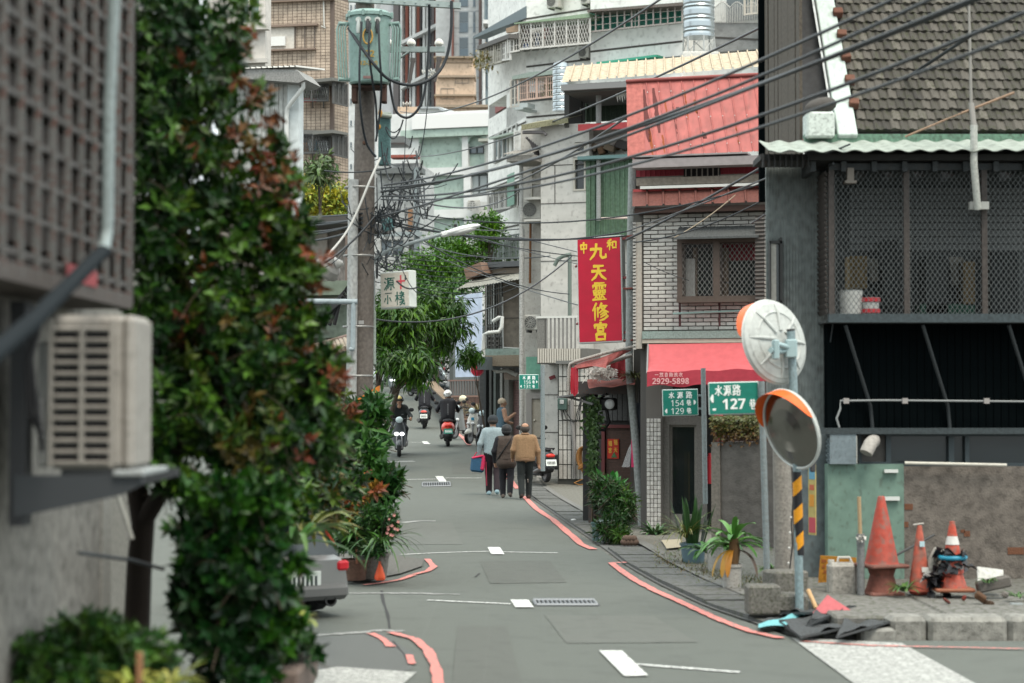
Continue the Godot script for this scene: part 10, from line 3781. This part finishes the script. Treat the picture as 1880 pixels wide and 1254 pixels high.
	obj("waistband",mb,mat(0.2,0.12,0.07,0.9),t)
	X=xf(Basis(Vector3.UP,-1.2),foot(921,52.5,0.1))
	t=walker("older grey-haired man in blue vest standing before the pink shutter",X,{"h":1.6,"coat":Color(0.07,0.12,0.16),"sleeve":SKIN,"trousers":Color(0.05,0.06,0.08),"shoes":Color(0.03,0.03,0.03),"stride":0.02,"hem":0.82,"arms":[V.call(-0.26,1.08,-0.03),V.call(-0.2,1.02,-0.25),V.call(0.26,1.08,-0.03),V.call(0.2,1.2,-0.22)]})
	mb=nb()
	mb.ell(v3(0,1.575,-0.005),v3(0.11,0.11,0.115),16,Basis(Vector3.RIGHT,0.3),-15,90)
	obj("hair",mb,mat(0.35,0.29,0.22,0.8),t)
	mb=nb()
	mb.tube([pt(969,880,41.2),gp(971,912)],0.008,5)
	solo("walking_stick","thin pale walking stick beside the man in the tan jacket","walking stick",mb,mat(0.45,0.4,0.36,0.6))
# left foreground: house corner, window grille, air conditioner
func foreground()->void:
	var x0:=-1.85
	var t:=thing("left_house","blurred grey house corner at the left edge with barred window","house",place(v3(x0,ground(6.0),-6.0)))
	var wm:=mat(0.25,0.235,0.21,0.92,{"t":"streak","s":1.2,"d":"grime","ds":1.0,"b":0.8,"bt":"fine"})
	var mb:=nb()
	mb.span(-6.0,x0,-0.6,2.1,-9.15,-2.5)
	mb.span(-6.0,x0-0.06,2.1,6.5,-8.55,-2.5)
	obj("wall",mb,wm,t,true)
	mb=nb()
	mb.span(x0-0.02,x0+0.012,-0.6,2.05,-9.16,-8.98)
	obj("corner_strip",mb,mat(0.32,0.31,0.28,0.9,{"t":"streak","s":0.5}),t,true)
	for i in 26:
		mb=nb()
		mb.box(v3(x0+0.03,2.2+i*0.13,-6.9),v3(0.012,0.12,3.4),Basis(Vector3.BACK,0.25))
		obj("louvre",mb,mat(0.04,0.03,0.025,0.8,{"t":"streak","s":0.3}),t,true)
	mb=nb()
	mb.span(x0-0.1,x0+0.25,2.1,5.0,-8.42,-8.36)
	obj("end_boards",mb,mat(0.04,0.03,0.025,0.8,{"t":"streak","s":0.3}),t,true)
	var g:=thing("window_grille","blurred grey metal window grille at the top left","window grille",place(v3(x0+0.25,2.12,-6.9)))
	var iron:=mat(0.13,0.13,0.125,0.6,{"t":"soft","s":0.3,"d":"rust","ds":0.9})
	var gx:=x0+0.25
	for i in 15:
		mb=nb()
		mb.box(v3(gx,3.5,-5.1-i*0.228),v3(0.025,2.8,0.014))
		obj("upright_bar",mb,iron,g,true)
	for i in 22:
		mb=nb()
		mb.box(v3(gx-0.012,2.18+i*0.128,-6.7),v3(0.02,0.02,3.2))
		obj("cross_bar",mb,mat(0.075,0.068,0.064,0.7,{"t":"soft","s":0.3}),g,true)
		for e in [-5.1,-8.3]:
			mb=nb()
			mb.box(v3(gx-0.12,2.18+i*0.128,e),v3(0.25,0.02,0.02))
			obj("return_bar",mb,iron,g,true)
	mb=nb()
	mb.span(x0,gx+0.012,2.08,2.14,-8.32,-4.9)
	obj("tray",mb,mat(0.12,0.1,0.09,0.8,{"t":"fine","s":0.3}),g,true)
	mb=nb()
	mb.box(v3(gx+0.014,2.16,-7.35),v3(0.006,0.06,0.5))
	obj("red_paint_strip",mb,mat(0.35,0.06,0.07,0.7,{"t":"blotch","s":0.2,"d":"rust","ds":0.2}),g,true)
	mb=nb()
	mb.tube([pt(212,-60,7.2),pt(200,200,7.2),pt(197,420,7.2),pt(192,452,7.15),pt(180,472,7.0)],0.023,12)
	solo("grey_pipe","upright grey pipe in front of the window grille","pipe",mb,mat(0.26,0.31,0.31,0.5,{"t":"streak","s":0.5}))
	mb=nb()
	mb.tube([pt(188,462,7.1),pt(150,500,6.6),pt(60,590,5.6),pt(-60,690,4.6)],0.027,12)
	mb.ell(pt(189,462,7.12),v3(0.03,0.03,0.03),10)
	solo("dark_hose","thick dark pipe running from the grey pipe down to the left edge","pipe",mb,mat(0.02,0.024,0.027,0.95,{"x":0.1}))
	var D:=7.1
	var a:=pt(90,862,D)
	var b:=pt(228,578,D)
	var c:=v3((a.x+b.x)/2,a.y,-D)
	var w:=b.x-a.x
	var h:=b.y-a.y
	var ac:=thing("air_conditioner","large weathered air conditioner on a wall bracket at the left","air conditioner",place(c))
	var cream:=mat(0.3,0.28,0.25,0.6,{"t":"soft","s":0.5,"d":"stain","ds":0.5})
	mb=nb()
	var col:=0.016
	mb.cbox(v3(0,h/2,-0.18),v3(w,h,0.34),0.02)
	mb.cbox(v3(w/2+0.012,h*0.5,-0.18),v3(0.05,h*1.0,0.35),0.02)
	obj("casing",mb,cream,ac)
	mb=nb()
	for i in 2:
		var x:=-w/2+w*(0.08+0.4*i)
		mb.span(x,x+w*0.34,h*0.05,h*0.9,-0.02,-0.012)
		for k in 12:
			var y:=h*(0.06+0.072*k)
			mb.span(x,x+w*0.34,y,y+h*0.05,-0.02,-0.004)
	obj("louvre_slots",mb,mat(0.018,0.018,0.02,0.9),ac)
	for k in 13:
		mb=nb()
		var y:=h*(0.044+0.072*k)
		mb.box(v3(-w*0.08,y,0.004),v3(w*0.8,h*0.018,0.02),Basis(Vector3.RIGHT,0.4))
		obj("louvre_slat",mb,cream,ac)
	mb=nb()
	mb.span(-w*0.5+w*0.41,-w*0.5+w*0.47,h*0.04,h*0.92,-0.01,0.018)
	mb.span(-w*0.5,-w*0.45,0.01,h*0.97,-0.01,0.018)
	mb.span(w*0.31,w*0.37,0.01,h*0.97,-0.01,0.014)
	obj("grille_frame",mb,cream,ac)
	mb=nb()
	mb.cbox(v3(-w*0.5-0.03,h*0.42,-0.2),v3(0.05,h*0.82,0.3),0.01)
	obj("side_panel",mb,mat(0.36,0.37,0.36,0.6),ac)
	mb=nb()
	for i in 6:mb.box(v3(-w*0.5-0.035,h*(0.24+0.04*i),-0.04),v3(0.012,0.012,0.02))
	obj("valve",mb,mat(0.5,0.5,0.5,0.4),ac)
	var br:=thing("wall_bracket","dark steel wall bracket carrying the air conditioner","bracket",place(c))
	mb=nb()
	mb.prism(PackedVector2Array([v2(-w*0.95,-0.02),v2(w*0.78,-0.02),v2(w*0.78,-0.05),v2(w*0.5,-0.09),v2(-w*0.95,-0.17)]),Transform3D(),0.0,0.03)
	obj("side_plate",mb,mat(0.045,0.05,0.055,0.6),br)
	mb=nb()
	mb.prism(PackedVector2Array([v2(-w*0.95,-0.02),v2(w*0.78,-0.02),v2(w*0.78,-0.05),v2(-w*0.95,-0.17)]),Transform3D(),-0.75,-0.72)
	obj("side_plate",mb,mat(0.045,0.05,0.055,0.6),br)
	mb=nb()
	mb.cbox(v3(w*0.6,-0.012,-0.2),v3(w*0.42,0.022,0.5),0.005)
	obj("rail",mb,mat(0.3,0.32,0.32,0.5,{"t":"soft","s":0.3}),br)
	mb=nb()
	mb.span(-w*1.02,-w*0.82,-0.2,0.6,-0.1,0.02)
	obj("wall_plate",mb,mat(0.035,0.037,0.04,0.7),br)
	for i in 3:
		mb=nb()
		mb.tube([pt(70+i*6,560,6.95),pt(48+i*5,660,6.95),pt(52+i*9,760,6.95),pt(78,800+i*14,7.0)],0.008,6)
		solo("ac_hose",["leftmost black hose hanging beside the air conditioner","middle black hose hanging beside the air conditioner","right black hose hanging against the air conditioner"][i],"hose",mb,mat(0.02,0.02,0.022,0.6))
	mb=nb()
	mb.lathe(foot(268,10.6),[v2(0,0),v2(0.16,0),v2(0.17,0.02),v2(0.175,0.42),v2(0.16,0.45),v2(0.16,0.48),v2(0,0.5)],24)
	solo("grey_barrel","blurred blue-grey barrel behind the trunk of the red tipped tree","barrel",mb,mat(0.11,0.14,0.16,0.6,{"t":"soft","s":0.5}))
	mb=nb()
	mb.cbox(foot(290,10.7,0.51),v3(0.2,0.03,0.2),0.01)
	solo("barrel_lid","pale board lying on the blue-grey barrel","board",mb,mat(0.4,0.41,0.4,0.7))
	mb=nb()
	mb.tube([pt(145,1015,8.2),pt(240,1028,8.9),pt(300,1045,9.3)],0.009,6)
	solo("dark_rod","dark rod sticking out from the wall across the tree trunk","rod",mb,mat(0.04,0.045,0.05,0.6))
	mb=nb()
	mb.tube([pt(215,905,9.4),pt(230,950,9.4),pt(243,990,9.4)],0.01,6)
	solo("pale_tube","bent pale tube hanging behind the trunk","tube",mb,mat(0.36,0.36,0.33,0.6))
	var n:=thing("neighbour_house","pale neighbouring house wall behind the red tipped tree","house",place(v3(-3.0,ground(13),-13)))
	mb=nb()
	mb.span(-7,-2.6,-0.5,7.5,-14.0,-11.0)
	obj("wall",mb,mat(0.27,0.26,0.23,0.9,{"t":"streak","s":0.8,"d":"stain","ds":0.8}),n,true)
	mb=nb()
	mb.span(-2.61,-2.58,0.0,1.1,-11.6,-11.2)
	mb.span(-3.0,-2.6,0.0,1.3,-10.99,-10.96)
	obj("dark_door",mb,mat(0.02,0.02,0.022,0.7),n,true)
	var oh:=thing("opposite_house","plain rendered house row at the left edge, seen only in the road mirror","house",place(v3(-4.4,0,6)))
	mb=nb()
	mb.span(-9,-4.4,-0.4,6.5,-2.2,20)
	obj("wall",mb,mat(0.3,0.28,0.26,0.9,{"t":"soft","s":2.0}),oh,true)
	for i in 6:
		mb=nb()
		mb.span(-4.42,-4.38,0.9+2.6*(i%2),2.2+2.6*(i%2),-1.0+3.2*i,0.6+3.2*i)
		obj("window",mb,dim_glass(),oh,true)
	mb=nb()
	mb.cbox(pt(548,1240,9.5),v3(0.1,0.16,0.9),0.015)
	solo("low_wall_end","brown end of a low wall beside the glossy bush at the bottom","wall",mb,mat(0.16,0.12,0.1,0.9,{"t":"streak","s":0.3}))
